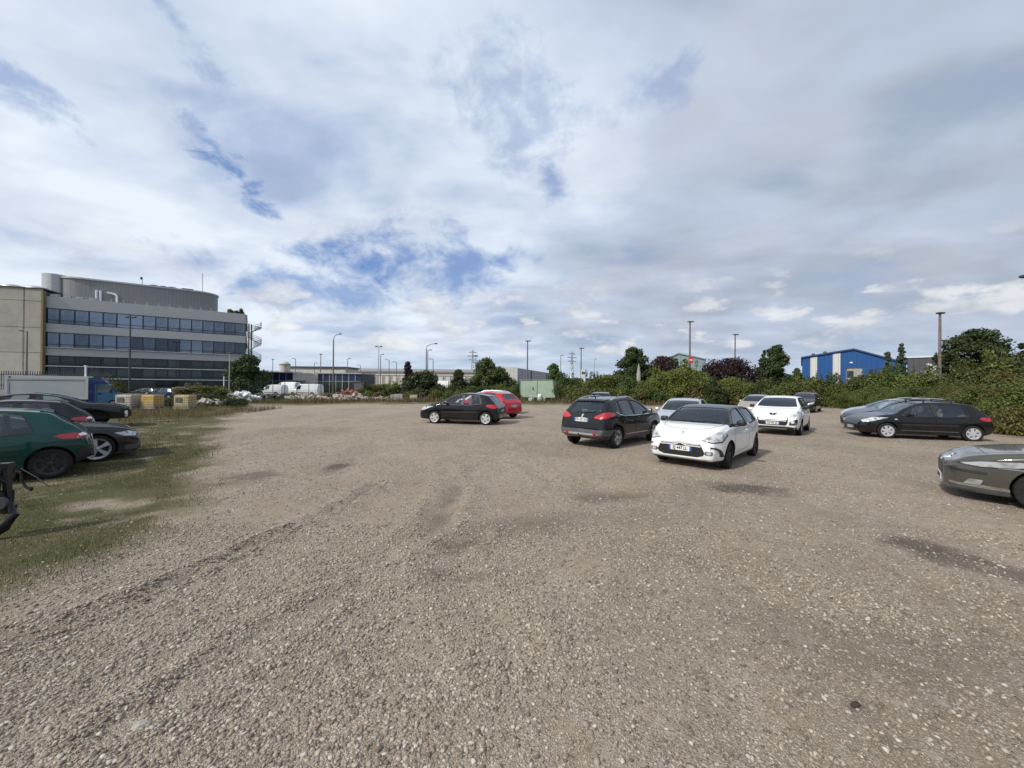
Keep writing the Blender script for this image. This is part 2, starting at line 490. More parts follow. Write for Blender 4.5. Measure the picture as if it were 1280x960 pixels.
def make_car(S, paint_mat, label, cat, x, y, heading, z=0.0, group=None, name='parked_car', roof_mat=None, glass_mat=None):
    """heading: direction the nose points to, radians from +X"""
    glass_mat = glass_mat or M_GLASS
    sh = Shape(S); L = S['L']; hx = L / 2
    X = lambda d: hx - d
    root = empty(name, label, cat, (x, y, z), heading, group)
    # ---- base surface
    e = np.concatenate([np.array([0, .012, .03, .055, .09, .13, .18]), np.arange(.24, L - .22, .055), L - np.array([.18, .13, .09, .055, .03, .012, 0])])
    e = np.unique(np.round(np.sort(e), 4))
    vs, fs, N, m_ = sh.loft(e)
    dec = Decal(sh, [Vector(v) for v in vs], fs)
    me = bpy.data.meshes.new('body'); me.from_pydata(vs, [], fs)
    me.materials.append(paint_mat); me.materials.append(M_INT); me.materials.append(roof_mat or paint_mat)
    if roof_mat:
        mi = []
        j7 = 7 * sh.SUB
        for f in fs:
            if len(f) != 4: mi.append(0); continue
            j = f[0] % N; d = e[f[0] // N]; jj = j if j < m_ else N - j - 1
            mi.append(2 if (jj >= j7 and S['cowl'] - .06 < d < S['roof_end']) else 0)
        me.polygons.foreach_set('material_index', mi)
    bo = link('body', me)
    # ---- cutters
    zt = lambda d: float(sh.top(d)); zb = lambda d: float(sh.belt(d)); hh = lambda d: zt(d) - zb(d)
    cav_d = np.arange(S['cowl'] + .04, S['cav_end'], .07)
    wf, wr, Rw = S['wf'], S['wr'], S['Rw']
    cv = MB(); q = sh.loft(cav_d, inset=0.075, drop=0.045, z0=lambda d: .34 if wf + .45 < d < wr - .47 else .76); cv.add(q[0], q[1])
    cut = []
    side_polys = []
    for (fl, fh, rl, rh) in S['windows']:
        lo = []; up = []
        for t in np.linspace(0, 1, 9):
            d = fl + (rl - fl) * t; lo.append((d, zb(d) + .015 + S.get('sill_up', 0)))
            d = fh + (rh - fh) * t; up.append((d, zb(d) + .855 * hh(d) - S.get('rail', 0.0)))
        up = [(d, max(z_, zb(d) + .05)) for d, z_ in up]
        poly = smooth_poly(lo[:1] + lo[2:-2:2] + lo[-1:] + up[-1:] + up[-3:1:-2] + up[:1], S.get('win_r', 0.05), 4)
        side_polys.append([(X(d), z_) for d, z_ in poly])
    for p in side_polys:
        mb = MB(); mb.prism(p, 'y', .30, 1.6); cut.append(mb); mb = MB(); mb.prism(p, 'y', -1.6, -.30); cut.append(mb)
    # windscreen outline in plan
    def y8(d): P = sh.section(d); return P[9][0]
    c0, c1 = S['cowl'] + .03, S['roof_front'] - .02
    wd = [(X(d), y8(d) * 1.0) for d in np.linspace(c0 + .06, c1, 8)]
    wpoly = [(X(c0), 0.0)] + [(X(c0 + .015), y8(c0) * .6)] + wd + [(X(c1 + .02), y8(c1) * .5), (X(c1 + .025), 0)]
    wpoly = wpoly + [(a, -b) for a, b in wpoly[-2:0:-1]]
    mb = MB(); mb.prism(wpoly, 'z', zb(S['cowl']) - .02, 2.6); cut.append(mb)
    rpoly = None
    if S.get('rear_glass'):
        (z0_, y0_), (z1_, y1_) = S['rear_glass']
        rpoly = smooth_poly([(-y0_, z0_), (y0_, z0_), (y1_, z1_), (-y1_, z1_)], .06)
        mb = MB(); mb.prism(rpoly, 'x', -hx - .3, -hx + S.get('rear_cut', .75)); cut.append(mb)
    wf, wr, Rw = S['wf'], S['wr'], S['Rw']
    gap = S.get('arch', .045)
    for d in (wf, wr):
        if S.get('no_arch'): break
        for sd in (-1, 1):
            w_ = float(sh.plan(d))
            pts = [(X(d) + (Rw + gap) * math.cos(a), Rw + .01 + (Rw + gap) * math.sin(a)) for a in np.linspace(0, 2 * math.pi, 30)[:-1]]
            mb = MB(); mb.prism(pts, 'y', sd * (w_ - .30), sd * 1.4); cut.append(mb)
    cur = me
    for k_, src in enumerate([cv] + cut):
        o = src.build('cutter', M_INT, None)
        md = bo.modifiers.new('b', 'BOOLEAN'); md.operation = 'DIFFERENCE'; md.object = o; md.solver = 'EXACT'
        md.material_mode = 'TRANSFER'
        bpy.context.view_layer.update()
        dg = bpy.context.evaluated_depsgraph_get()
        nm = bpy.data.meshes.new_from_object(bo.evaluated_get(dg))
        bo.modifiers.clear(); bo.data = nm
        if DEBUG:
            bm = bmesh.new(); bm.from_mesh(nm); print('   cut', k_, 'vol', round(bm.calc_volume(signed=True), 3), 'nonman', sum(1 for e_ in bm.edges if not e_.is_manifold)); bm.free()
        mm = o.data; bpy.data.objects.remove(o); bpy.data.meshes.remove(mm); bpy.data.meshes.remove(cur); cur = nm
    nm.name = 'body'; bo.parent = root
    nm.shade_smooth(); nm.set_sharp_from_angle(angle=R(46))
    # ---- glass
    for p in side_polys:
        cpt = np.mean(np.array(p), 0)
        big = [tuple(cpt + (np.array(a) - cpt) * 1.03) for a in p]
        for view, sd in (('left', 1), ('right', -1)):
            vf = dec.make([(a, sd * .8, b) for a, b in big], view, off=-0.012, res=.12, skirt=0)
            surf('side_window', vf, glass_mat, root)
    vf = dec.make([(a + (.01 if a > 0 else -.0), b * 1.02, 0) for a, b in wpoly], 'top', off=-0.012, res=.12, skirt=0)
    surf('windscreen', vf, S.get('ws_glass', glass_mat), root)
    if rpoly:
        surf('rear_window', dec.make([(0, a * 1.03, b) for a, b in rpoly], 'rear', off=-0.012, res=.12, skirt=0), S.get('rw_glass', M_GLASSDK), root)
    # ---- black pillar covers and window seals
    if S.get('pillars'):
        for (d0, d1) in S['pillars']:
            for view, sd in (('left', 1), ('right', -1)):
                a, b = X(d0), X(d1); zz = lambda x_: zb(hx - x_)
                pts = [(a, sd, zz(a) + .03), (b, sd, zz(b) + .03), (b - .01, sd, zb(d1) + .86 * hh(d1)), (a - .01, sd, zb(d0) + .86 * hh(d0))]
                surf('pillar_cover', dec.make(pts, view, off=.003, res=.1, skirt=.006), M_BLACKPL, root)
    if S.get('seal'):
        for p in side_polys:
            ctr = np.mean(np.array(p), 0)
            for view, sd in (('left', 1), ('right', -1)):
                k_ = len(p); strips = []
                for i in range(0, k_, 6):
                    seg = [p[(i + j) % k_] for j in range(7)]
                    try: strips.append(dec.make([(a, sd, b) for a, b in ribbon(seg, .022)], view, off=.004, res=.2, skirt=.005))
                    except Exception: pass
                surf('window_seal', join(*strips), S['seal'], root)
    # ---- inside
    it = MB()
    for sd in (-1, 1):
        cx = X(S['seat'])
        it.blob((cx, sd * .36, .50), (.50, .48, .22), 10, .5)
        it.blob((cx - .28, sd * .36, .80), (.20, .46, .62), 10, .5, Matrix.Rotation(R(-14), 3, 'Y'))
        it.blob((cx - .36, sd * .36, 1.16), (.10, .26, .17), 10, .6)
    rs = S.get('rear_seat')
    if rs:
        it.blob((X(rs), 0, .50), (.5, 1.2, .22), 10, .4); it.blob((X(rs) - .28, 0, .78), (.18, 1.2, .5), 10, .4, Matrix.Rotation(R(-14), 3, 'Y'))
        for sd in (-1, 1): it.blob((X(rs) - .34, sd * .34, 1.08), (.09, .24, .15), 10, .6)
    it.build('seats', M_SEAT, root, 50)
    ds = MB(); ds.blob((X(S['cowl'] + .32), 0, zb(S['cowl'] + .3) - .06), (.5, 1.25, .22), 12, .5)
    ds.build('dashboard', M_INT, root, 50)
    sw = MB(); ring = [(.0, .18 * math.cos(a), .18 * math.sin(a)) for a in np.linspace(0, 2 * math.pi, 20)]
    Mq = Matrix.Translation((X(S['seat'] - .38), .36, .86)) @ Matrix.Rotation(R(-25), 4, 'Y')
    sw.tube([Mq @ Vector(p) for p in ring], .016, 6, False); sw.tube([Mq @ Vector((0, -.17, 0)), Mq @ Vector((0, .17, 0))], .02, 6)
    sw.build('steering_wheel', M_INT, root, 60)
    # ---- wheels
    tme, rme, bme = wheel_meshes(Rw, S['rim_r'], S.get('tyre_w', .195), S.get('rim_style', (5, .06, 'I')), S.get('rim_mat', M_ALU))
    for d in (wf, wr):
        for sd in (-1, 1):
            if S.get('skip_wheel') == (d == wf, sd): continue
            w_ = float(sh.plan(d)) - .112 + S.get('track', 0)
            o = empty('wheel', None, None); o.parent = root
            o.location = (X(d), sd * w_, Rw - .004)
            st = R(S.get('steer', 0)) if d == wf else 0
            o.rotation_euler = (R(-90) if sd > 0 else R(90), 0, 0)
            o.rotation_mode = 'QUATERNION'
            o.rotation_quaternion = Matrix.Rotation(st, 3, 'Z').to_quaternion() @ Matrix.Rotation(R(-90 if sd > 0 else 90), 3, 'X').to_quaternion() @ Matrix.Rotation(random.uniform(0, 6), 3, 'Z').to_quaternion()
            link('tyre', tme, o); link('rim', rme, o); link('brake_disc', bme, o)
    # ---- mirrors and handles
    md_ = S.get('mirror', S['cowl'] + .62)
    for sd in (-1, 1):
        hit, no = dec.point((X(md_), sd * 1, zb(md_) + .05), 'left' if sd > 0 else 'right')
        mb = MB(); mb.blob((hit.x + .02, hit.y + sd * .13, hit.z + .055), (.13, .20, .145), 12, .6)
        mb.tube([(hit.x + .02, hit.y - sd * .03, hit.z + .01), (hit.x + .02, hit.y + sd * .10, hit.z + .03)], .028, 6)
        o = mb.build('door_mirror', S.get('mirror_mat', paint_mat), root, 50)
        g = MB(); g.blob((hit.x - .04, hit.y + sd * .13, hit.z + .055), (.02, .16, .11), 10, .6); g.build('mirror_glass', M_CHROME, o, 50)
    for d, z_ in S.get('handles', []):
        for sd in (-1, 1):
            hit, no = dec.point((X(d), sd, z_), 'left' if sd > 0 else 'right')
            mb = MB(); mb.blob((hit.x, hit.y + sd * .014, hit.z), (.19, .035, .032), 10, .6)
            mb.build('door_handle', S.get('handle_mat', paint_mat), root, 50)
    # ---- panel gaps
    gl = []
    for line in S.get('gaps', []):
        for view, sd in (('left', 1), ('right', -1)):
            pts = [(X(d), sd, z_) for d, z_ in ribbon(line, .011)]
            gl.append(dec.make(pts, view, off=.0015, res=.07, skirt=.004))
    for line in S.get('top_gaps', []):
        for sd in (-1, 1):
            pts = [(X(d), sd * y_, 0) for d, y_ in ribbon(line, .011)]
            gl.append(dec.make(pts, 'top', off=.0015, res=.07, skirt=.004))
    if gl: surf('panel_gaps', join(*gl), M_GAP, root)
    # ---- projected parts: (name, view, outline, material, offset, both sides)
    for it_ in S.get('parts', []):
        nm_, view, pts, mt = it_[:4]; off = it_[4] if len(it_) > 4 else .006; lab = it_[5] if len(it_) > 5 else None
        mt = paint_mat if mt == 'paint' else mt
        P3 = []
        for p in pts:
            if view in ('front', 'rear'): P3.append((hx if view == 'front' else -hx, p[0], p[1]))
            elif view == 'side': P3.append((X(p[0]), 1, p[1]))
            elif view == 'top': P3.append((X(p[0]), p[1], 1))
            else: P3.append((X(p[0]), p[1], p[2]))
        if view in ('front', 'rear', 'top'):
            o = surf(nm_, dec.make(P3, view, off=off, res=.05), mt, root)
            if lab: o['label'] = lab
        elif view in ('front2', 'rear2'): pass
        else:
            vw = 'left' if view == 'side' else view
            a = dec.make(P3, vw, off=off, res=.05)
            b = ([Vector((p.x, -p.y, p.z)) for p in a[0]], [f[::-1] for f in a[1]])
            for g in (a, b):
                o = surf(nm_, g, mt, root)
                if lab: o['label'] = lab
    for it_ in S.get('pairs', []):                     # front/rear outlines mirrored left and right
        nm_, view, pts, mt = it_[:4]; off = it_[4] if len(it_) > 4 else .006
        P3 = [(hx if view == 'front' else -hx, p[0], p[1]) for p in pts]
        a = dec.make(P3, view, off=off, res=.05)
        b = ([Vector((p.x, -p.y, p.z)) for p in a[0]], [f[::-1] for f in a[1]])
        for g in (a, b): surf(nm_, g, mt, root)
    for (txt, z_, facing, tilt) in S.get('plates', []):
        hit, no = dec.point((0, 0, z_), 'front' if facing > 0 else 'rear')
        plate(root, txt, (hit.x + facing * .014, 0, z_), facing, tilt)
    for nm_, mb, mt, sm in S.get('extras', []):
        mb.build(nm_, paint_mat if mt == 'paint' else mt, root, sm)
    root['_hit'] = 0
    del root['_hit']
    return root, dec
# ------------------------------------------------------------------ car shapes
def std(L, W, H, zn, zh0, cowl, rf, pk, rr, tg, zte, b1, b2, wf, wr, Rw, **kw):
    """cowl, rf (roof front), pk (peak), rr (roof rear), tg (foot of the tailgate glass): (d, z)"""
    mid = ((cowl[0] + rf[0]) / 2, (cowl[1] + rf[1]) / 2 + .035)
    top = [(0, zn), (.02, zn + .07), (.10, zh0 - .10), (.26, zh0), (.28 + (cowl[0] - .28) * .5, (zh0 + cowl[1]) / 2 + .03), cowl, mid, rf, pk, rr]
    notch = kw.pop('notch', None)
    g = kw.pop('tail_mid', .012)
    top += [((rr[0] + tg[0]) / 2, (rr[1] + tg[1]) / 2 + g), tg]
    if notch: top += notch
    top += [(L - .035, kw.pop('z_tail_top', tg[1] - .22)), (L, zte)]
    belt = [(0, zn - .02), (.3, zh0 - .07), (cowl[0], cowl[1] - .075), (pk[0], b1), (rr[0], b2), (tg[0], tg[1] - .03), (L, zte - .02)]
    gc = kw.pop('clear', .19)
    bot = [(0, gc + .10), (.12, gc + .03), (wf, gc), (wr, gc), (L - .25, gc + .06), (L, gc + .20)]
    h = W / 2
    pn = kw.pop('nose_w', .66); pt = kw.pop('tail_w', .76)
    plan = [(0, h * pn), (.04, h * (pn + .11)), (.14, h * .87), (.34, h * .945), (.7, h * .985), (wf + .5, h), (wr - .4, h), (L - .5, h * .965), (L - .16, h * .90), (L - .04, h * (pt + .06)), (L, h * pt)]
    S = dict(L=L, W=W, H=H, top=top, belt=belt, bot=bot, plan=plan, cowl=cowl[0], roof_front=rf[0], roof_end=tg[0], cav_end=tg[0] - .12, wf=wf, wr=wr, Rw=Rw, rim_r=Rw - .105, seat=cowl[0] + 1.25, rear_seat=cowl[0] + 2.05)
    S.update(kw)
    return S

M_COVER = plain('wheel_cover_silver', (0.66, 0.67, 0.69), 0.35, 0.6, var=0.06)
M_GRILLE = plain('grille_black', (0.012, 0.012, 0.013), 0.45)
M_LION = plain('badge_silver', (0.80, 0.80, 0.82), 0.25, 0.9, var=.03)
M_FOGRED = M_TAIL
def lion(c, s):
    """small rampant animal badge seen from outside, polygon in (y, z)"""
    q = [(-.2, -.5), (-.05, -.5), (-.02, -.2), (.12, -.25), (.1, -.5), (.28, -.5), (.25, -.1), (.2, .1), (.42, .15), (.42, .27), (.2, .25), (.25, .5), (0, .55), (-.12, .3), (-.35, .35), (-.4, .2), (-.2, .12), (-.25, -.1)]
    return [(c[0] + a * s, c[1] + b * s) for a, b in q]
def chevrons(zc, w=.15, h=.075, t=.028):
    out = []
    for dz in (0, .052):
        out.append([(-w, zc + dz), (-w + .03, zc + dz + .0), (0, zc + dz + h - .012), (w - .03, zc + dz), (w, zc + dz), (.02, zc + dz + h + t), (-.02, zc + dz + h + t)])
    return out

# black five-door hatchback of the row in the middle (207)
S207 = std(4.03, 1.74, 1.47, .50, .80, (1.02, 1.00), (1.78, 1.375), (2.35, 1.47), (3.45, 1.365), (3.84, .97), .42, .885, .97, .86, 3.41, .305,
           windows=[(1.20, 1.62, 2.22, 2.22), (2.31, 2.31, 3.22, 3.05)], pillars=[(2.22, 2.31)], rear_glass=((1.05, .55), (1.32, .50)), rim_mat=M_COVER, rim_style=(5, .105, 'dish'), rim_r=.215,
           handles=[(2.08, .84), (3.02, .90)], seal=M_BLACKPL, mirror=1.5, mirror_mat=M_BLACKPL, rail=.015,
           gaps=[[(1.22, .32), (1.20, .62), (1.24, .90)], [(2.26, .30), (2.27, .93)], [(1.22, .32), (2.26, .30), (3.0, .31)], [(3.0, .31), (3.10, .62), (3.30, .78), (3.33, .98)]],
           parts=[('headlight', 50, [(.12, .60, .69), (.10, .80, .62), (.34, .84, .66), (.86, .84, .83), (.70, .70, .85), (.34, .58, .78)], M_HEAD),
                  ('tail_light', 'side', [(3.50, .83), (3.42, .90), (3.50, .955), (3.72, .95), (3.86, .90), (3.93, .80), (3.86, .765), (3.66, .775)], M_TAIL, .012),
                  ('side_moulding', 'side', [(1.26, .535), (3.02, .56), (3.02, .62), (1.26, .59)], M_BLACKPL, .012),
                  ('grille', 'front', [(-.45, .30), (.45, .30), (.52, .42), (.45, .55), (-.45, .55), (-.52, .42)], M_GRILLE),
                  ('badge', 'front', lion((0, .62), .11), M_LION, .01)],
           pairs=[('tail_light', 'rear', [(.56, .80), (.60, .92), (.76, .95), (.80, .80)], M_TAIL, .012)], plates=[('CG 518 TR', .42, 1, 0), ('CG 518 TR', .66, -1, -6)])
# small dark-green hatchback and its dark twin (206)
S206 = std(3.83, 1.68, 1.43, .50, .78, (.98, .98), (1.70, 1.33), (2.15, 1.43), (3.16, 1.35), (3.64, .96), .42, .865, .93, .80, 3.24, .30,
           windows=[(1.12, 1.55, 2.22, 2.22), (2.30, 2.30, 3.02, 2.86)], win_r=.13, pillars=[(2.22, 2.30)], rear_glass=((1.03, .52), (1.30, .47)), rim_mat=M_RIMDK, rim_style=(5, .07, 'Y'), rim_r=.215,
           handles=[(2.08, .83)], seal=M_BLACKPL, mirror=1.42, mirror_mat=M_BLACKPL,
           gaps=[[(1.15, .32), (1.14, .62), (1.17, .88)], [(2.27, .30), (2.29, .90)], [(1.15, .32), (2.27, .30)], [(3.36, .62), (3.60, .62), (3.81, .60)]],
           parts=[('headlight', 50, [(.14, .58, .66), (.10, .76, .58), (.34, .80, .62), (.82, .80, .82), (.5, .6, .80)], M_HEAD),
                  ('tail_light', 'side', [(3.26, .845), (3.36, .885), (3.58, .90), (3.74, .87), (3.77, .80), (3.62, .775), (3.40, .79)], M_TAIL),
                  ('reversing_light', 'side', [(3.60, .86), (3.66, .90), (3.75, .87), (3.76, .835), (3.64, .83)], M_REFL, .012),
                  ('bumper_cover', 'side', [(3.56, .30), (3.60, .55), (3.70, .60), (3.83, .62), (3.83, .34)], M_BLACKPL, .012),
                  ('bumper_cover', 'rear', [(-.62, .38), (.62, .38), (.66, .62), (-.66, .62)], M_BLACKPL, .014),
                  ('side_moulding', 'side', [(1.2, .50), (2.86, .525), (2.86, .575), (1.2, .55)], M_BLACKPL, .012),
                  ('spoiler', 'top', [(3.08, -.50), (3.08, .50), (3.24, .46), (3.24, -.46)], 'paint', .02),
                  ('grille', 'front', [(-.4, .30), (.4, .30), (.45, .45), (-.45, .45)], M_GRILLE)],
           plates=[('', .42, 1, 0), ('BW 306 KD', .72, -1, -10)])
# black hatchback on the right (307)
S307 = std(4.20, 1.76, 1.51, .50, .80, (1.12, 1.00), (1.93, 1.435), (2.45, 1.51), (3.55, 1.43), (3.96, 1.02), .44, .90, .965, .88, 3.49, .315,
           windows=[(1.30, 1.72, 2.32, 2.32), (2.43, 2.43, 3.38, 3.28)], pillars=[(2.32, 2.43)], rear_glass=((1.10, .56), (1.36, .52)), rim_mat=M_COVER, rim_style=(6, .085, 'dish'), rim_r=.21,
           handles=[(2.18, .86), (3.15, .91)], seal=M_BLACKPL, mirror=1.60, mirror_mat=M_BLACKPL, rail=.02,
           gaps=[[(1.28, .32), (1.26, .64), (1.30, .92)], [(2.37, .30), (2.38, .95)], [(1.28, .32), (2.37, .30), (3.0, .31)], [(3.0, .31), (3.14, .66), (3.40, .84), (3.44, 1.0)]],
           parts=[('headlight', 50, [(.10, .60, .70), (.08, .78, .63), (.40, .86, .69), (.92, .86, .85), (.55, .66, .86)], M_HEAD),
                  ('tail_light', 'side', [(3.74, .83), (3.66, .90), (3.76, .95), (3.98, .94), (4.08, .84), (4.02, .80), (3.86, .80)], M_TAIL, .012),
                  ('side_moulding', 'side', [(1.32, .555), (3.05, .565), (3.05, .62), (1.32, .61)], M_BLACKPL, .012),
                  ('sill_strip', 'side', [(1.30, .335), (3.05, .335), (3.05, .36), (1.30, .36)], M_GREYPL, .01),
                  ('side_repeater', 'side', [(1.10, .77), (1.18, .77), (1.18, .81), (1.10, .81)], M_REFL, .008),
                  ('grille', 'front', [(-.4, .30), (.4, .30), (.45, .52), (-.45, .52)], M_GRILLE)],
           pairs=[('tail_light', 'rear', [(.60, .82), (.62, .93), (.76, .95), (.80, .82)], M_TAIL, .012)], plates=[('DA 731 PZ', .40, 1, 0), ('DA 731 PZ', .74, -1, -6)])
# white three-door with black roof (front view)
SDS3 = std(3.95, 1.74, 1.46, .63, .90, (.92, 1.03), (1.62, 1.395), (2.15, 1.46), (3.25, 1.375), (3.78, 1.03), .46, .94, 1.0, .83, 3.29, .315,
           windows=[(1.12, 1.50, 2.36, 2.18), (2.50, 2.34, 3.25, 3.05)], rear_glass=((1.10, .54), (1.33, .48)), rim_mat=M_RIMDK, rim_style=(5, .055, 'Y'), rim_r=.225, steer=4,
           handles=[(2.2, .83)], seal=M_BLACKPL, mirror=1.36, mirror_mat=M_BLACKPL, clear=.18, nose_w=.72,
           gaps=[[(1.18, .34), (1.16, .62), (1.20, .92)], [(2.36, .36), (2.42, .62), (2.44, .95)], [(1.18, .34), (2.36, .36)]],
           top_gaps=[[(.30, .0), (.34, .36), (.46, .56), (.70, .655), (1.0, .70)]],
           parts=[('headlight', 32, [(.10, .44, .715), (.14, .62, .675), (.34, .80, .69), (.62, .85, .83), (.58, .78, .915), (.36, .64, .885), (.20, .52, .80)], M_HEAD),
                  ('headlight_surround', 32, [(.10, .42, .705), (.14, .62, .655), (.34, .81, .665), (.62, .86, .80), (.62, .85, .83), (.34, .80, .69), (.14, .62, .675), (.10, .44, .715)], M_BLACKPL, .009),
                  ('grille', 'front', [(-.38, .315), (.38, .315), (.51, .36), (.54, .42), (.47, .57), (.42, .62), (-.42, .62), (-.47, .57), (-.54, .42), (-.51, .36)], M_GRILLE, .005),
                  ('chrome_bar', 'front', [(-.42, .592), (-.12, .600), (0, .655), (.12, .600), (.42, .592), (.42, .618), (.13, .630), (0, .690), (-.13, .630), (-.42, .618)], M_TRIM, .018),
                  ('chrome_bar', 'front', [(-.46, .548), (-.13, .555), (0, .608), (.13, .555), (.46, .548), (.46, .574), (.14, .586), (0, .642), (-.14, .586), (-.46, .574)], M_TRIM, .018),
                  ('lower_lip', 'front', [(-.78, .19), (.78, .19), (.80, .255), (.4, .235), (-.4, .235), (-.80, .255)], M_BLACKPL, .012),
                  ('sill_strip', 'side', [(1.25, .20), (2.85, .20), (2.85, .25), (1.25, .25)], M_BLACKPL, .008),
                  ('badge', 'front', [(-.025, .83), (.025, .83), (.02, .865), (-.01, .875), (-.02, .865)], M_CHROME, .008),
                  ('windscreen_wiper', 'top', ribbon([(.97, -.62), (1.02, -.2), (1.0, .05)], .025), M_BLACKPL, .012),
                  ('windscreen_wiper', 'top', ribbon([(1.0, .0), (1.03, .3), (1.0, .58)], .025), M_BLACKPL, .012),
                  ('tail_light', 'side', [(3.55, .80), (3.80, .80), (3.84, 1.0), (3.65, 1.0)], M_TAIL)],
           pairs=[('fog_light', 'front', [(.63 + .05 * math.cos(a), .425 + .034 * math.sin(a)) for a in np.linspace(0, 6.28, 14)[:-1]], M_REFL, .014),
                  ('fog_bezel', 'front', [(.53, .415), (.56, .38), (.68, .38), (.71, .41), (.70, .465), (.56, .465)], M_GREYPL, .008),
                  ('running_light', 'front', ribbon([(.66, .555), (.74, .545), (.785, .50), (.80, .43), (.80, .34)], .03), M_BLACKPL, .022)],
           plates=[('EJ 447 LL', .490, 1, 0)])
# black high-riding hatchback, rear view (2008)
S2008 = std(4.16, 1.77, 1.55, .58, .90, (1.02, 1.07), (1.82, 1.46), (2.3, 1.55), (3.55, 1.47), (3.98, 1.06), .55, .965, 1.03, .86, 3.40, .335, clear=.22, tail_w=.80,
            windows=[(1.22, 1.65, 2.25, 2.25), (2.33, 2.33, 3.10, 3.02), (3.16, 3.08, 3.42, 3.22)], pillars=[(2.25, 2.33)], rear_glass=((1.10, .56), (1.42, .50)), rim_mat=M_ALU, rim_style=(5, .075, 'Y'), rim_r=.215,
            handles=[(2.12, .90), (3.0, .96)], seal=M_BLACKPL, mirror=1.5, rw_glass=M_GLASS,
            gaps=[[(2.29, .36), (2.30, .98)], [(1.22, .38), (2.29, .36), (2.95, .38)], [(2.95, .38), (3.06, .7), (3.2, .86), (3.22, 1.02)]],
            parts=[('tail_light', 'side', [(3.70, 1.00), (3.64, 1.075), (3.72, 1.105), (4.02, 1.10), (4.10, .96), (4.06, .915), (3.84, .93)], M_TAIL, .012),
                   ('chrome_strip', 'side', ribbon([(1.32, .985), (1.8, .972), (2.3, .968), (3.0, .99), (3.28, 1.02), (3.44, 1.10)], .022), M_CHROME, .010),
                   ('lower_bumper', 'rear', [(-.86, .40), (.86, .40), (.86, .585), (-.86, .585)], M_GREYPL, .012),
                   ('bumper_insert', 'rear', [(-.5, .395), (.5, .395), (.62, .45), (.5, .47), (-.5, .47), (-.62, .45)], M_ALU, .018),
                   ('bumper_side', 'side', [(3.83, .40), (4.16, .40), (4.16, .585), (3.81, .585)], M_GREYPL, .012),
                   ('sill_cladding', 'side', [(1.22, .24), (3.02, .24), (3.02, .41), (1.22, .41)], M_GREYPL, .010),
                   ('sill_strip', 'side', [(1.45, .385), (2.95, .395), (2.95, .42), (1.45, .41)], M_ALU, .014),
                   ('badge', 'rear', lion((0, .985), .10), M_LION, .012), ('badge', 'rear', [(-.14, .91), (.14, .91), (.13, .925), (-.13, .925)], M_LION, .01),
                   ('spoiler', 'top', [(3.42, -.56), (3.42, .56), (3.64, .50), (3.64, -.50)], 'paint', .022),
                   ('rear_wiper', 'rear', ribbon([(.02, 1.10), (-.2, 1.125), (-.36, 1.12)], .05), M_BLACKPL, .02)],
            pairs=[('tail_light', 'rear', [(.42, .945), (.46, .985), (.60, 1.055), (.74, 1.10), (.83, 1.10), (.86, 1.0), (.80, .925), (.62, .905), (.48, .915)], M_TAIL, .014), ('fog_light', 'rear', [(.50 + .065 * math.cos(a), .45 + .05 * math.sin(a)) for a in np.linspace(0, 6.28, 14)[:-1]], M_TAIL, .024)],
            plates=[('FW 427 KX', .865, -1, -4)])
def roof_rails(S, y0, d0, d1, mat, h=.07):
    out = []
    sh = Shape(S)
    for sd in (-1, 1):
        mb = MB(); pts = []
        for t in np.linspace(0, 1, 9):
            d = d0 + (d1 - d0) * t
            yr = float(sh.section(d)[9][0]) * y0; z = float(sh.section(d)[9][1]) + h * min(1, min(t, 1 - t) * 6) - .01
            pts.append((S['L'] / 2 - d, sd * yr, z))
        mb.tube(pts, .021, 8); out.append(('roof_rail', mb, mat, 40))
    return out
S2008['extras'] = roof_rails(S2008, 1.04, 1.9, 3.4, M_ALU, .045)
_a = MB(); _a.tube([(4.16 / 2 - 3.30, 0, 1.50), (4.16 / 2 - 3.36, 0, 1.57), (4.16 / 2 - 3.50, 0, 1.70)], [.022, .012, .005], 6)
_t = MB(); _t.tube([(-2.0, 0, .40), (-2.14, 0, .36), (-2.2, 0, .40)], .022, 8); _t.blob((-2.2, 0, .44), (.055, .055, .055), 10, 1)
S2008['extras'] += [('aerial', _a, M_BLACKPL, 40), ('tow_bar', _t, M_BLACKPL, 40)]
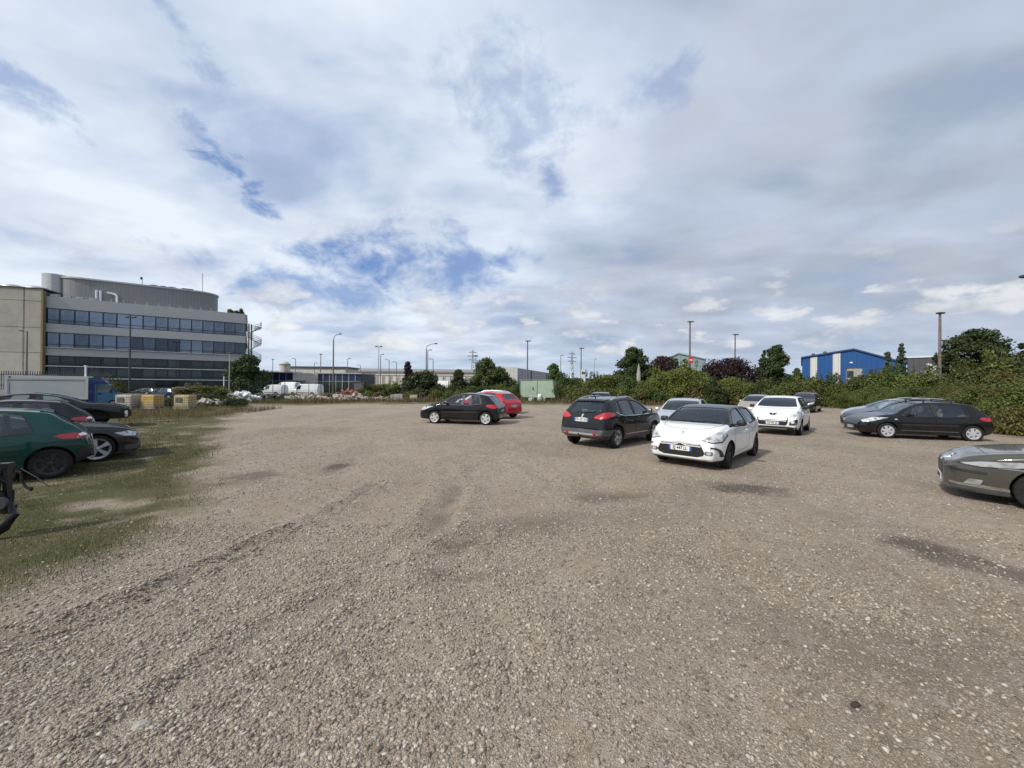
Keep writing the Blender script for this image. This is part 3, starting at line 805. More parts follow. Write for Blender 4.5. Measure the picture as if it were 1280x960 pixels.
# white tall hatchback seen from the front (3008)
S3008 = std(4.37, 1.86, 1.64, .62, .96, (.98, 1.16), (1.80, 1.55), (2.3, 1.64), (3.7, 1.55), (4.2, 1.10), .55, 1.02, 1.08, .92, 3.53, .335, clear=.24, nose_w=.74,
            windows=[(1.22, 1.62, 2.3, 2.3), (2.38, 2.38, 3.5, 3.35)], pillars=[(2.30, 2.38)], rear_glass=((1.18, .58), (1.5, .52)), rim_style=(5, .08, 'I'), rim_r=.225, rim_mat=M_ALU,
            handles=[(2.15, .94), (3.1, .98)], seal=M_BLACKPL, mirror=1.42, mirror_mat=M_BLACKPL,
            parts=[('headlight', 35, [(.10, .55, .80), (.22, .80, .82), (.62, .88, 1.0), (.58, .80, 1.04), (.30, .64, .95)], M_HEAD),
                   ('grille', 'front', [(-.46, .44), (.46, .44), (.52, .52), (.56, .74), (.50, .78), (-.50, .78), (-.56, .74), (-.52, .52)], M_GRILLE, .006),
                   ('chrome_bar', 'front', [(-.50, .742), (.50, .742), (.50, .756), (-.50, .756)], M_ALU, .012), ('chrome_bar', 'front', [(-.50, .685), (.50, .685), (.50, .697), (-.50, .697)], M_ALU, .012), ('chrome_bar', 'front', [(-.48, .625), (.48, .625), (.48, .638), (-.48, .638)], M_ALU, .012),
                   ('lower_bumper', 'front', [(-.72, .26), (.72, .26), (.86, .30), (.80, .38), (.46, .40), (-.46, .40), (-.80, .38), (-.86, .30)], M_BLACKPL, .012),
                   ('skid_plate', 'front', [(-.46, .27), (.46, .27), (.52, .33), (-.52, .33)], M_ALU, .018),
                   ('badge', 'front', [(-.16, .93), (.16, .93), (.07, .85), (-.07, .85)], M_BLACKPL, .010), ('badge', 'front', lion((0, .895), .07), M_LION, .014),
                   ('sill_cladding', 'side', [(1.25, .26), (3.15, .26), (3.15, .36), (1.25, .36)], M_BLACKPL, .010)],
            pairs=[('fog_bezel', 'front', [(.58, .47), (.80, .48), (.84, .66), (.80, .70), (.60, .60)], M_BLACKPL, .028), ('fog_light', 'front', [(.70 + .06 * math.cos(a), .59 + .055 * math.sin(a)) for a in np.linspace(0, 6.28, 14)[:-1]], M_REFL, .04)],
            plates=[('CB 092 JR', .53, 1, 0)])
# grey saloon cut by the right edge of the photo (407)
S407 = std(4.68, 1.83, 1.45, .60, .80, (1.32, .99), (2.25, 1.37), (2.75, 1.45), (3.7, 1.33), (4.25, 1.06), .5, .96, 1.02, 1.07, 3.80, .325, notch=[(4.5, 1.05)], z_tail_top=.85, clear=.17, nose_w=.56,
           windows=[(1.62, 2.05, 2.62, 2.62), (2.70, 2.70, 3.62, 3.4)], pillars=[(2.62, 2.70)], rear_cut=.9, rim_style=(5, .08, 'I'), rim_r=.21, cav_end=3.9,
           handles=[(2.5, .84), (3.45, .88)], seal=M_BLACKPL, mirror=1.95,
           top_gaps=[[(.26, .30), (.5, .55), (.9, .70), (1.35, .745)], [(1.36, .05), (1.36, .6)]], gaps=[[(1.60, .30), (1.58, .62), (1.62, .90)], [(2.66, .28), (2.68, .95)], [(1.60, .30), (2.66, .28), (3.3, .30)]],
           parts=[('headlight_surround', 62, [(.26, .54, .685), (.44, .78, .648), (.80, .87, .672), (1.13, .89, .745), (1.25, .86, .808), (.9, .77, .805), (.50, .64, .770)], M_BLACKPL, .016),
                  ('headlight', 62, [(.30, .56, .685), (.46, .78, .660), (.80, .86, .685), (1.10, .88, .755), (1.20, .85, .800), (.9, .78, .785), (.52, .66, .745)], M_HEADSOFT, .026),
                  ('grille', 'front', [(-.28, .32), (.28, .32), (.40, .44), (.44, .57), (.38, .615), (-.38, .615), (-.44, .57), (-.40, .44)], M_GRILLE, .006),
                  ('grille_bar', 'front', [(-.40, .545), (.40, .545), (.40, .565), (-.40, .565)], M_GREYPL, .012), ('grille_bar', 'front', [(-.38, .47), (.38, .47), (.38, .49), (-.38, .49)], M_GREYPL, .012),
                  ('bumper_strip', 55, [(.12, .55, .565), (.40, .78, .535), (.50, .84, .530), (.50, .84, .565), (.40, .80, .575), (.12, .55, .60)], M_BLACKPL, .010),
                  ('side_strip', 'side', [(.58, .655), (.90, .650), (.90, .668), (.60, .675)], M_CHROME, .010),
                  ('chrome_bar', 60, [(.12, .58, .315), (.7, .9, .275), (.70, .9, .325), (.12, .58, .345)], M_CHROME, .014),
                  ('fog_light', 55, [(.30, .70, .345), (.44, .80, .34), (.47, .82, .43), (.36, .74, .435)], M_HEADSOFT, .014), ('bumper_lip', 60, [(.1, .58, .20), (.69, .9, .17), (.69, .9, .27), (.1, .58, .31)], M_GREYPL, .006),
                  ('badge', 'front', lion((0, .70), .13), M_LION, .014)],
           pairs=[],
           plates=[('AM 460 VN', .335, 1, 0)])
# low dark saloon with big five-spoke wheel
SBMW = std(4.62, 1.82, 1.33, .50, .78, (1.50, .93), (2.45, 1.26), (2.9, 1.33), (3.6, 1.22), (4.2, .98), .46, .88, .96, .80, 3.55, .325, notch=[(4.45, .98)], z_tail_top=.8, clear=.15, nose_w=.66,
           windows=[(1.85, 2.3, 2.85, 2.85), (2.93, 2.93, 3.6, 3.45)], rear_cut=.9, rim_style=(5, .075, 'dish'), rim_r=.245, cav_end=3.85, handles=[(2.7, .78)], seal=M_BLACKPL, mirror=2.15,
           gaps=[[(1.30, .24), (1.32, .80)]],
           parts=[('headlight', 50, [(.12, .60, .66), (.10, .80, .58), (.34, .85, .60), (.52, .86, .69), (.30, .72, .72)], M_HEAD),
                  ('fog_bezel', 50, [(.10, .64, .24), (.30, .84, .23), (.32, .84, .36), (.10, .64, .38)], M_GREYPL, .01),
                  ('bumper_lip', 50, [(.05, .55, .16), (.45, .86, .15), (.45, .86, .19), (.05, .55, .20)], M_ALU, .012)],
           pairs=[('grille', 'front', [(.04, .52), (.26, .54), (.28, .66), (.04, .66)], M_GRILLE, .008)])
# long black saloon with its front bumper missing
SLONG = std(4.68, 1.82, 1.45, .62, .86, (1.30, 1.01), (2.35, 1.39), (2.85, 1.45), (3.75, 1.30), (4.3, 1.06), .5, .97, 1.03, 1.0, 3.75, .32, notch=[(4.52, 1.05)], z_tail_top=.85, clear=.30,
            windows=[(1.62, 2.1, 2.68, 2.68), (2.84, 2.84, 3.66, 3.45)], rear_cut=.9, rim_style=(5, .08, 'I'), rim_r=.21, cav_end=3.9, seal=M_BLACKPL, mirror=1.95, handles=[(2.55, .86)], arch=.08, skip_wheel=(True, -1),
            parts=[('bumper_bracket', 35, [(.02, .55, .40), (.30, .82, .36), (.34, .84, .72), (.02, .55, .78)], M_INT, .012), ('bare_bracket', 40, [(.16, .70, .40), (.22, .76, .38), (.26, .78, .62), (.20, .72, .66)], M_REFL, .03)])
SLONG['skip_wheel'] = (True, -1)
# generic shapes for the far ones
def far_hatch(H=1.5, L=4.1, W=1.75, **kw):
    k = H / 1.5
    a = dict(windows=[(1.22, 1.65, 2.25, 2.25), (2.33, 2.33, 3.30, 3.12)], pillars=[(2.25, 2.33)], rear_glass=((1.08 * k, .56), (1.36 * k, .50)), seal=None,
             parts=[('headlight', 40, [(.10, .50, .68 * k), (.12, .74, .62 * k), (.36, .83, .68 * k), (.72, .84, .84 * k), (.36, .64, .80 * k)], M_HEAD), ('tail_light', 'side', [(L - .44, .86), (L - .46, .97), (L - .12, .98), (L - .07, .84)], M_TAIL, .012),
                    ('grille', 'front', [(-.48, .30), (.48, .30), (.52, .46), (-.52, .46)], M_GRILLE)], pairs=[('tail_light', 'rear', [(.50, .85), (.52, .98), (.80, .98), (.82, .86)], M_TAIL, .012)], plates=[('BX 214 ML', .50, 1, 0), ('BX 214 ML', .72, -1, -5)])
    a.update(kw)
    return std(L, W, H, .52, .82 * k, (1.02, 1.02 * k), (1.85, 1.41 * k), (2.4, H), (L - .65, 1.42 * k), (L - .2, 1.02 * k), (.46), .91 * k, .98 * k, .87, L - .72, .31, **a)
# ------------------------------------------------------------------ sun and sky
SUN_AZ = R(218.0)       # direction towards the sun, from +X
SUN_EL = R(41.0)
SC.view_settings.view_transform = 'Standard'
SC.view_settings.look = 'None'
SC.view_settings.exposure = 0.24
SC.view_settings.gamma = 1.0
sl = bpy.data.lights.new('sun', 'SUN'); sl.energy = 3.0; sl.angle = R(4.0); sl.color = (1.0, 0.94, 0.85)
so = bpy.data.objects.new('sun', sl); COL.objects.link(so)
sdir = Vector((math.cos(SUN_EL) * math.cos(SUN_AZ), math.cos(SUN_EL) * math.sin(SUN_AZ), math.sin(SUN_EL)))
so.rotation_euler = sdir.to_track_quat('Z', 'Y').to_euler()
so.location = sdir * 60

world = bpy.data.worlds.new('World'); SC.world = world; world.use_nodes = True
class WT(NT):
    def __init__(s):
        s.t = world.node_tree; s.n = s.t.nodes; s.l = s.t.links; s.n.clear()
        s.out = s.n.new('ShaderNodeOutputWorld')
W = WT()
sky = W.node('ShaderNodeTexSky', sky_type='NISHITA'); sky.sun_disc = False; sky.sun_elevation = SUN_EL; sky.sun_rotation = math.pi / 2 - SUN_AZ
sky.air_density = 1.0; sky.dust_density = 0.6; sky.ozone_density = 2.0
dirv = W.node('ShaderNodeTexCoord').outputs['Generated']
sx = W.node('ShaderNodeSeparateXYZ', {0: dirv}); dx, dy, dz = sx.outputs
zc = W.math('MAXIMUM', dz, 0.0)
den = W.math('ADD', zc, 0.16)
plane = W.node('ShaderNodeCombineXYZ', {0: W.math('DIVIDE', dx, den), 1: W.math('DIVIDE', dy, den), 2: 0.0}).outputs[0]
def wmap(v, sc=(1, 1, 1), loc=(0, 0, 0), rot=0.0):
    return W.node('ShaderNodeMapping', {'Vector': v, 'Location': loc, 'Rotation': (0, 0, rot), 'Scale': sc}).outputs[0]
# bands of the cloud sheet run away from the viewer, lower right
pA = wmap(plane, (0.90, 1.15, 1), (3.1, 1.7, 0), R(38))
nA = W.noise(pA, 1.45, 5, 0.50, 0.25)
nB = W.noise(wmap(plane, (0.8, 1.2, 1), (8.3, 4.2, 0), R(32)), 2.7, 4, 0.52, 0.15)
nC = W.noise(wmap(plane, (1, 1, 1), (1.3, 9.2, 0)), 0.55, 2, 0.5)
# brightness of the sheet: brighter towards the sun side
side = W.ramp(dx, 0.62, -0.55)
br = W.math('ADD', W.math('MULTIPLY', nA, 1.15), W.math('MULTIPLY', nB, 0.75))
br = W.math('ADD', br, W.math('MULTIPLY', nC, 0.55))
br = W.math('ADD', br, W.math('MULTIPLY', side, 0.46))
lit = W.ramp(br, 1.08, 1.80, False)
K = 10.0        # the sky texture is physically bright; the background strength is 0.1
c_grey = (0.355 * K, 0.408 * K, 0.495 * K)
c_mid = (0.47 * K, 0.545 * K, 0.68 * K)
c_lit = (0.70 * K, 0.77 * K, 0.85 * K)
cl = W.mix(W.ramp(lit, 0.0, 0.55, False), c_grey, c_mid)
cl = W.mix(W.ramp(lit, 0.5, 1.0, False), cl, c_lit)
warm = W.ramp(W.noise(wmap(plane, (1, 1, 1), (5, 2, 0)), 1.7, 3), 0.45, 0.75)
cl = W.mix(W.math('MULTIPLY', warm, 0.22), cl, (0.60 * K, 0.58 * K, 0.60 * K))
# thin places where blue shows through faintly
thin = W.math('MULTIPLY', W.ramp(nA, 0.46, 0.30), 0.30)
blue = W.mix(0.55, sky.outputs[0], (0.075 * K, 0.205 * K, 0.56 * K))
# openings in the sheet: direction, half sizes and turn in the sky
def opening(px, py, sa, sb, rot, amt, fuzz=0.9):
    c = ray(px, py).normalized(); u = c.cross(Vector((0, 0, 1))).normalized(); v = u.cross(c)
    ca, sa_ = math.cos(R(rot)), math.sin(R(rot))
    U = u * ca + v * sa_; V = -u * sa_ + v * ca
    sc = (F_PX / ray(px, py).length) ** 1
    kk = ray(px, py).length
    def dot(w_): return W.node('ShaderNodeVectorMath', {0: dirv, 1: tuple(w_)}, operation='DOT_PRODUCT').outputs['Value']
    f = W.math('MAXIMUM', dot(c), 0.05)
    a = W.math('DIVIDE', W.math('DIVIDE', dot(U), f), sa * kk / F_PX / (kk * kk))
    b = W.math('DIVIDE', W.math('DIVIDE', dot(V), f), sb * kk / F_PX / (kk * kk))
    r_ = W.math('SQRT', W.math('ADD', W.math('MULTIPLY', a, a), W.math('MULTIPLY', b, b)))
    r_ = W.math('ADD', r_, W.math('MULTIPLY', W.math('SUBTRACT', nH, 0.5), fuzz * 5.5))
    return W.math('MULTIPLY', W.ramp(r_, 1.45, -0.1), amt)
nH = W.noise(wmap(dirv, (1, 1, 1.5), (2, 0, 0)), 11.0, 7, 0.62, 0.3)
ops = [opening(470, 328, 92, 40, 10, 1.0, 0.65), opening(560, 345, 76, 30, 15, 0.8, 0.8), opening(395, 362, 110, 28, -5, 0.75, 0.8), opening(292, 212, 52, 19, -36, 0.9, 1.1), opening(250, 172, 34, 15, -45, 0.5, 1.2),
       opening(650, 150, 84, 60, -40, 0.46, 0.7), opening(690, 222, 36, 18, -60, 0.6), opening(20, 115, 46, 20, -20, 0.5, 1.2), opening(225, 35, 70, 14, -40, 0.4, 1.2), opening(345, 370, 38, 22, 0, 0.55), opening(840, 100, 40, 26, 0, 0.35)]
op = ops[0]
for q in ops[1:]: op = W.math('MAXIMUM', op, q)
op = W.math('MAXIMUM', op, thin)
# low heaps of cumulus towards the horizon
az = W.math('ARCTAN2', dx, dy)
low = W.node('ShaderNodeCombineXYZ', {0: W.math('MULTIPLY', az, 3.4), 1: W.math('MULTIPLY', dz, 7.5), 2: 0.0}).outputs[0]
nL = W.noise(low, 2.3, 6, 0.56)
nL2 = W.noise(wmap(low, (1, 1, 1), (0.10, 0.22, 0)), 2.3, 4, 0.56)
band = W.math('MULTIPLY', W.ramp(dz, 0.03, 0.09), W.ramp(dz, 0.30, 0.17))
heap = W.math('MULTIPLY', W.ramp(nL, 0.50, 0.60), band)
skyc = W.mix(op, cl, blue)
heapc = W.mix(W.ramp(W.math('SUBTRACT', nL, W.math('MULTIPLY', nL2, 0.7)), 0.08, 0.36), (0.43 * K, 0.455 * K, 0.51 * K), (0.80 * K, 0.80 * K, 0.79 * K))
skyc = W.mix(W.math('MULTIPLY', heap, 0.62), skyc, heapc)
# milky blue band just above the horizon
hz = W.ramp(dz, 0.13, 0.0)
nZ = W.noise(wmap(low, (0.7, 2.2, 1), (0, 3, 0)), 2.0, 4, 0.55)
hzc = W.mix(W.ramp(nZ, 0.38, 0.62), (0.36 * K, 0.47 * K, 0.62 * K), (0.53 * K, 0.62 * K, 0.73 * K))
skyc = W.mix(W.math('MULTIPLY', hz, 0.85), skyc, hzc)
bgn = W.node('ShaderNodeBackground', {0: skyc, 1: 0.1})
W.l.new(bgn.outputs[0], W.out.inputs[0])

# ------------------------------------------------------------------ ground
class VN:
    """fractal value noise in numpy"""
    def __init__(s, seed): s.t = np.random.default_rng(seed).random((256, 256))
    def n(s, x, y):
        xi = np.floor(x).astype(int); yi = np.floor(y).astype(int); fx = x - xi; fy = y - yi
        fx = fx * fx * (3 - 2 * fx); fy = fy * fy * (3 - 2 * fy)
        t = s.t; a = t[xi & 255, yi & 255]; b = t[(xi + 1) & 255, yi & 255]; c = t[xi & 255, (yi + 1) & 255]; d = t[(xi + 1) & 255, (yi + 1) & 255]
        return (a * (1 - fx) + b * fx) * (1 - fy) + (c * (1 - fx) + d * fx) * fy
    def f(s, x, y, o=4):
        r = 0; a = .5; tot = 0
        for k in range(o): r = r + a * s.n(x * 2 ** k + 17.3 * k, y * 2 ** k + 9.1 * k); tot += a; a *= .5
        return r / tot
vn1, vn2, vn3 = VN(1), VN(2), VN(3)
def sst(a, b, x): t = np.clip((x - a) / (b - a), 0, 1); return t * t * (3 - 2 * t)
def base_z(x, y):
    x = np.asarray(x, float); y = np.asarray(y, float)
    near = 1 - sst(60, 90, np.hypot(x, y))
    z = -0.10 * sst(3, 14, x) + 0.07 * np.exp(-((x + 1.5) / 6) ** 2 - ((y - 19) / 6) ** 2) - 0.22 * sst(-14, -22, x) * sst(18, 28, y) - 0.06 * sst(-7, -10, x)
    return z * near
# wheel ruts: ground polylines from the photo (pixel coordinates on the gravel)
RUTS = [([(-60, 826), (120, 768), (230, 722), (330, 676), (420, 636), (475, 606)], .085, .046), ([(150, 905), (300, 812), (420, 748), (560, 690), (600, 668)], .12, .030),
        ([(40, 905), (180, 840), (330, 770), (450, 720), (540, 660), (570, 610), (560, 580)], .15, .020), ([(640, 800), (560, 690), (548, 640), (590, 590), (650, 560), (690, 548)], .16, .014),
        ([(300, 960), (520, 812), (700, 720), (820, 650), (900, 610)], .2, .012), ([(700, 610), (660, 580), (590, 570)], .14, .014)]
RUTW = []
for pts, w_, dp in RUTS:
    P = np.array([tuple(gnd(a, b))[:2] for a, b in pts])
    t = np.linspace(0, len(P) - 1, 60); i = np.clip(t.astype(int), 0, len(P) - 2); f = (t - i)[:, None]
    RUTW.append((P[i] * (1 - f) + P[i + 1] * f, w_, dp))
def rut_field(x, y):
    """(depth, stone) at points"""
    dz_ = np.zeros_like(x); st = np.zeros_like(x)
    sel = (np.abs(x) < 16) & (y < 26) & (y > -2)
    xs, ys = x[sel], y[sel]
    wob = (vn2.f(xs * 1.3, ys * 1.3, 3) - .5) * .25
    for P, w_, dp in RUTW:
        d = np.full(xs.shape, 1e9); sd = np.zeros_like(xs)
        for k in range(len(P) - 1):
            a = P[k]; b = P[k + 1]; ab = b - a; L2 = max((ab ** 2).sum(), 1e-9)
            t = np.clip(((xs - a[0]) * ab[0] + (ys - a[1]) * ab[1]) / L2, 0, 1)
            q = np.hypot(xs - a[0] - t * ab[0], ys - a[1] - t * ab[1]); m_ = q < d
            d = np.where(m_, q, d); sd = np.where(m_, np.sign(ab[0] * (ys - a[1]) - ab[1] * (xs - a[0])), sd)
        e = d + wob
        dz_[sel] += -dp * np.exp(-(e / w_) ** 2) + dp * 0.9 * np.exp(-((e - w_ * 2.1) / (w_ * .9)) ** 2)
        st[sel] = np.maximum(st[sel], np.exp(-((e - w_ * 2.4) / (w_ * 1.8)) ** 2) * np.where(sd < 0, 1.0, .6))
    return dz_, st
def relief(x, y):
    near = 1 - sst(18, 45, np.hypot(x, y))
    return ((vn1.f(x * .55, y * .55, 4) - .5) * .07 + (vn2.f(x * 2.2, y * 2.2, 3) - .5) * .022) * near
GB_Y = [-6, 2.4, 3.2, 4.2, 5.4, 7, 9, 12, 16, 22, 30, 40, 60]
GB_X = [-5.2, -4.9, -4.4, -4.1, -4.3, -5.2, -6.9, -9.2, -12.2, -16.2, -20.8, -27, -40]
def grassy(x, y):
    b = np.interp(y, GB_Y, GB_X); n = (vn1.f(x * .8 + 5, y * .8, 4) - .5)
    lot = sst(.55, -.9, x - b + n * 1.9)
    # margins of the lot
    m2 = sst(36.5, 41.0, y + (n) * 4 - np.maximum(0, x - 18) * 0.0)
    xr = np.interp(y, [0, 6, 12, 16, 24, 34, 44], [14, 17.5, 20.5, 21.5, 27.0, 32, 36])
    m3 = sst(-.8, .9, x - xr + n * 2.5)
    out = sst(70, 75, np.hypot(x, y))
    return np.clip(np.maximum(np.maximum(lot, m2), np.maximum(m3, out)), 0, 1)
STAINS = [(421, 584, .26, .80, .1, 1.0), (941, 613, .95, .42, 0, .95), (905, 607, .5, .3, 0, .5), (1175, 692, .62, .30, -.9, .95), (1215, 708, .55, .22, -.9, .75), (585, 678, .45, .16, 0.2, .8), (592, 722, .30, .12, 0, .6), (760, 622, .7, .3, .2, .55), (1150, 812, 1.1, .5, -.4, .3),
          (318, 594, .5, .5, .2, .7), (660, 660, 1.3, .5, .3, .4), (1240, 830, .7, .5, 0, .3), (545, 715, .35, .2, 0, .5), (1068, 880, .05, .03, 0, .9)]
def stained(x, y):
    s_ = np.zeros_like(x); sel = (np.abs(x) < 20) & (y < 30) & (y > 0)
    xs, ys = x[sel], y[sel]; n = (vn3.f(xs * 3, ys * 3, 4) - .5) * 1.5; acc = np.zeros_like(xs)
    for px, py, sa, sb, rot, am in STAINS:
        c = gnd(px, py); ca, sn = math.cos(rot), math.sin(rot)
        a = ((xs - c.x) * ca + (ys - c.y) * sn) / sa; b = (-(xs - c.x) * sn + (ys - c.y) * ca) / sb
        acc = np.maximum(acc, am * sst(1.25, .35, np.hypot(a, b) + n))
    s_[sel] = acc
    return s_
def gz(x, y):
    X_ = np.atleast_1d(np.array(x, float)); Y_ = np.atleast_1d(np.array(y, float))
    return float((base_z(X_, Y_) + relief(X_, Y_))[0])
def geo(a, b, n): return a * (b / a) ** (np.linspace(0, 1, n))
ys = np.concatenate([-geo(3, 3000, 16)[::-1], np.arange(-2.5, 1.2, .5), np.arange(1.2, 13, .075), np.arange(13, 26, .2), np.arange(26, 62, .6), geo(62, 4000, 26)])
xp = np.concatenate([np.arange(0, 11, .1), np.arange(11, 24, .22), np.arange(24, 60, .7), geo(60, 4000, 26)])
xs = np.concatenate([-xp[:0:-1], xp])
GX, GY = np.meshgrid(xs, ys); gx, gy = GX.ravel(), GY.ravel()
rd, rs_ = rut_field(gx, gy)
rutd = sst(.35, 1.0, -rd / .034) * (.35 + .65 * sst(.35, .6, vn3.f(gx * 2.2, gy * 2.2, 3)))  # mask of the deepest rut floors, broken up by noise
gzv = base_z(gx, gy) + relief(gx, gy) + rd
nx_, ny_ = len(xs), len(ys)
ii = np.arange(nx_ * ny_).reshape(ny_, nx_)
fq = np.stack([ii[:-1, :-1], ii[:-1, 1:], ii[1:, 1:], ii[1:, :-1]], -1).reshape(-1, 4)
t = NT('gravel_ground')
P = t.pos()
at_g = t.node('ShaderNodeAttribute', attribute_name='grassy').outputs['Fac']
at_s = t.node('ShaderNodeAttribute', attribute_name='stained').outputs['Fac']
at_r = t.node('ShaderNodeAttribute', attribute_name='stony').outputs['Fac']
att = lambda n_: t.node('ShaderNodeAttribute', attribute_name=n_).outputs['Fac']
big = att('tone_big')
mid = att('tone_mid')
fine = t.noise(P, 26.0, 3, 0.7)
vor = t.node('ShaderNodeTexVoronoi', {'Vector': P, 'Scale': 62.0, 'Randomness': 1.0})
vor2 = t.node('ShaderNodeTexVoronoi', {'Vector': P, 'Scale': 150.0, 'Randomness': 1.0})
vor3 = t.node('ShaderNodeTexVoronoi', {'Vector': P, 'Scale': 38.0, 'Randomness': 1.0})
def cellc(v, lo, hi):
    s1 = t.node('ShaderNodeSeparateColor', {0: v.outputs['Color']})
    c = t.mix(s1.outputs[0], lo, hi)
    return t.mix(t.math('MULTIPLY', s1.outputs[1], .35), c, (.30, .24, .18))
dirt = t.mix(t.ramp(mid, .3, .7), (0.233, 0.173, 0.120), (0.328, 0.257, 0.187))
dirt = t.mix(t.math('MULTIPLY', t.ramp(big, .35, .7), .5), dirt, (0.394, 0.318, 0.243))
dirt = t.mix(t.ramp(fine, .45, .75), dirt, (0.178, 0.139, 0.104))
st1 = cellc(vor, (0.155, 0.120, 0.090), (0.585, 0.521, 0.434)); st2 = cellc(vor2, (0.138, 0.103, 0.076), (0.549, 0.464, 0.375)); st3 = cellc(vor3, (0.238, 0.191, 0.150), (0.585, 0.545, 0.462))
cov = t.math('ADD', t.math('MULTIPLY', att('cover'), .8), t.math('MULTIPLY', at_r, .8), True)
col = t.mix(t.math('MULTIPLY', t.ramp(vor2.outputs['Distance'], .62, .42), .9), dirt, st2)
pick = t.math('LESS_THAN', t.node('ShaderNodeSeparateColor', {0: vor.outputs['Color']}).outputs[2], t.math('ADD', .22, t.math('MULTIPLY', cov, .62)))
m1 = t.math('MULTIPLY', pick, t.ramp(vor.outputs['Distance'], .62, .45))
col = t.mix(m1, col, st1)
pick3 = t.math('LESS_THAN', t.node('ShaderNodeSeparateColor', {0: vor3.outputs['Color']}).outputs[2], t.math('MULTIPLY', cov, .10))
m3 = t.math('MULTIPLY', pick3, t.ramp(vor3.outputs['Distance'], .42, .34))
col = t.mix(m3, col, st3)
col = t.mix(t.math('MULTIPLY', att('damp'), .35), col, t.mix(.5, col, (.13, .105, .075)))
mot = t.noise(P, 6.5, 4, .78)
col = t.mix(t.math('MULTIPLY', t.ramp(mot, .52, .70), .42), col, (.45, .42, .365))
col = t.mix(t.math('MULTIPLY', t.ramp(mot, .46, .30), .50), col, (.10, .083, .064))
stn = t.math('MULTIPLY', at_s, t.ramp(fine, .15, .5))
col = t.mix(t.math('MULTIPLY', stn, .80), col, (.045, .038, .026))
# thin turf and moss over dirt where the grass grows
turf = t.mix(t.ramp(mid, .3, .7), (.085, .085, .032), (.135, .115, .060))
turf = t.mix(t.ramp(fine, .35, .7), turf, (.055, .055, .022))
gm = t.math('MULTIPLY', at_g, att('turf'))
col = t.mix(gm, col, turf)
hgt = t.math('ADD', t.math('MULTIPLY', t.math('SUBTRACT', .6, vor.outputs['Distance']), t.math('MULTIPLY', m1, 1.0)), t.math('MULTIPLY', t.math('SUBTRACT', .6, vor2.outputs['Distance']), .45))
hgt = t.math('ADD', hgt, t.math('MULTIPLY', m3, .9))
bmp = t.node('ShaderNodeBump', {'Height': hgt, 'Strength': 0.9, 'Distance': 0.016})
b_ = t.bsdf(Base_Color=col, Roughness=t.math('SUBTRACT', .95, t.math('MULTIPLY', stn, .25)), Specular_IOR_Level=.25)
t.l.new(bmp.outputs[0], b_.inputs['Normal'])
M_GROUND = t.m
gme = np_mesh('ground', np.stack([gx, gy, gzv], 1), fq, M_GROUND, True)
stony = np.clip(rs_ * .9 + sst(.5, .75, vn3.f(gx * .5, gy * .22, 4)) * .55, 0, 1)
for nm_, arr in (('grassy', grassy(gx, gy)), ('stained', stained(gx, gy)), ('stony', stony), ('tone_big', vn1.f(gx * .35, gy * .35, 4)), ('tone_mid', vn2.f(gx * 1.6, gy * 1.6, 5)), ('cover', sst(.40, .60, vn3.f(gx * 2.0, gy * 1.2, 4))), ('damp', sst(.46, .64, vn2.f(gx * .7 + 3, gy * .45, 5))), ('turf', sst(.31, .58, vn1.f(gx * 1.5, gy * 1.5, 5) + .22 * grassy(gx, gy) - .06))):
    a_ = gme.attributes.new(nm_, 'FLOAT', 'POINT'); a_.data.foreach_set('value', np.asarray(np.maximum(arr, rutd * .5) if nm_ == 'stained' else arr, np.float32))  # stains, plus a darker tone along the rut floors
tag(link('ground', gme), 'pale brown gravel yard with wheel ruts and damp patches', None, None, 'structure')

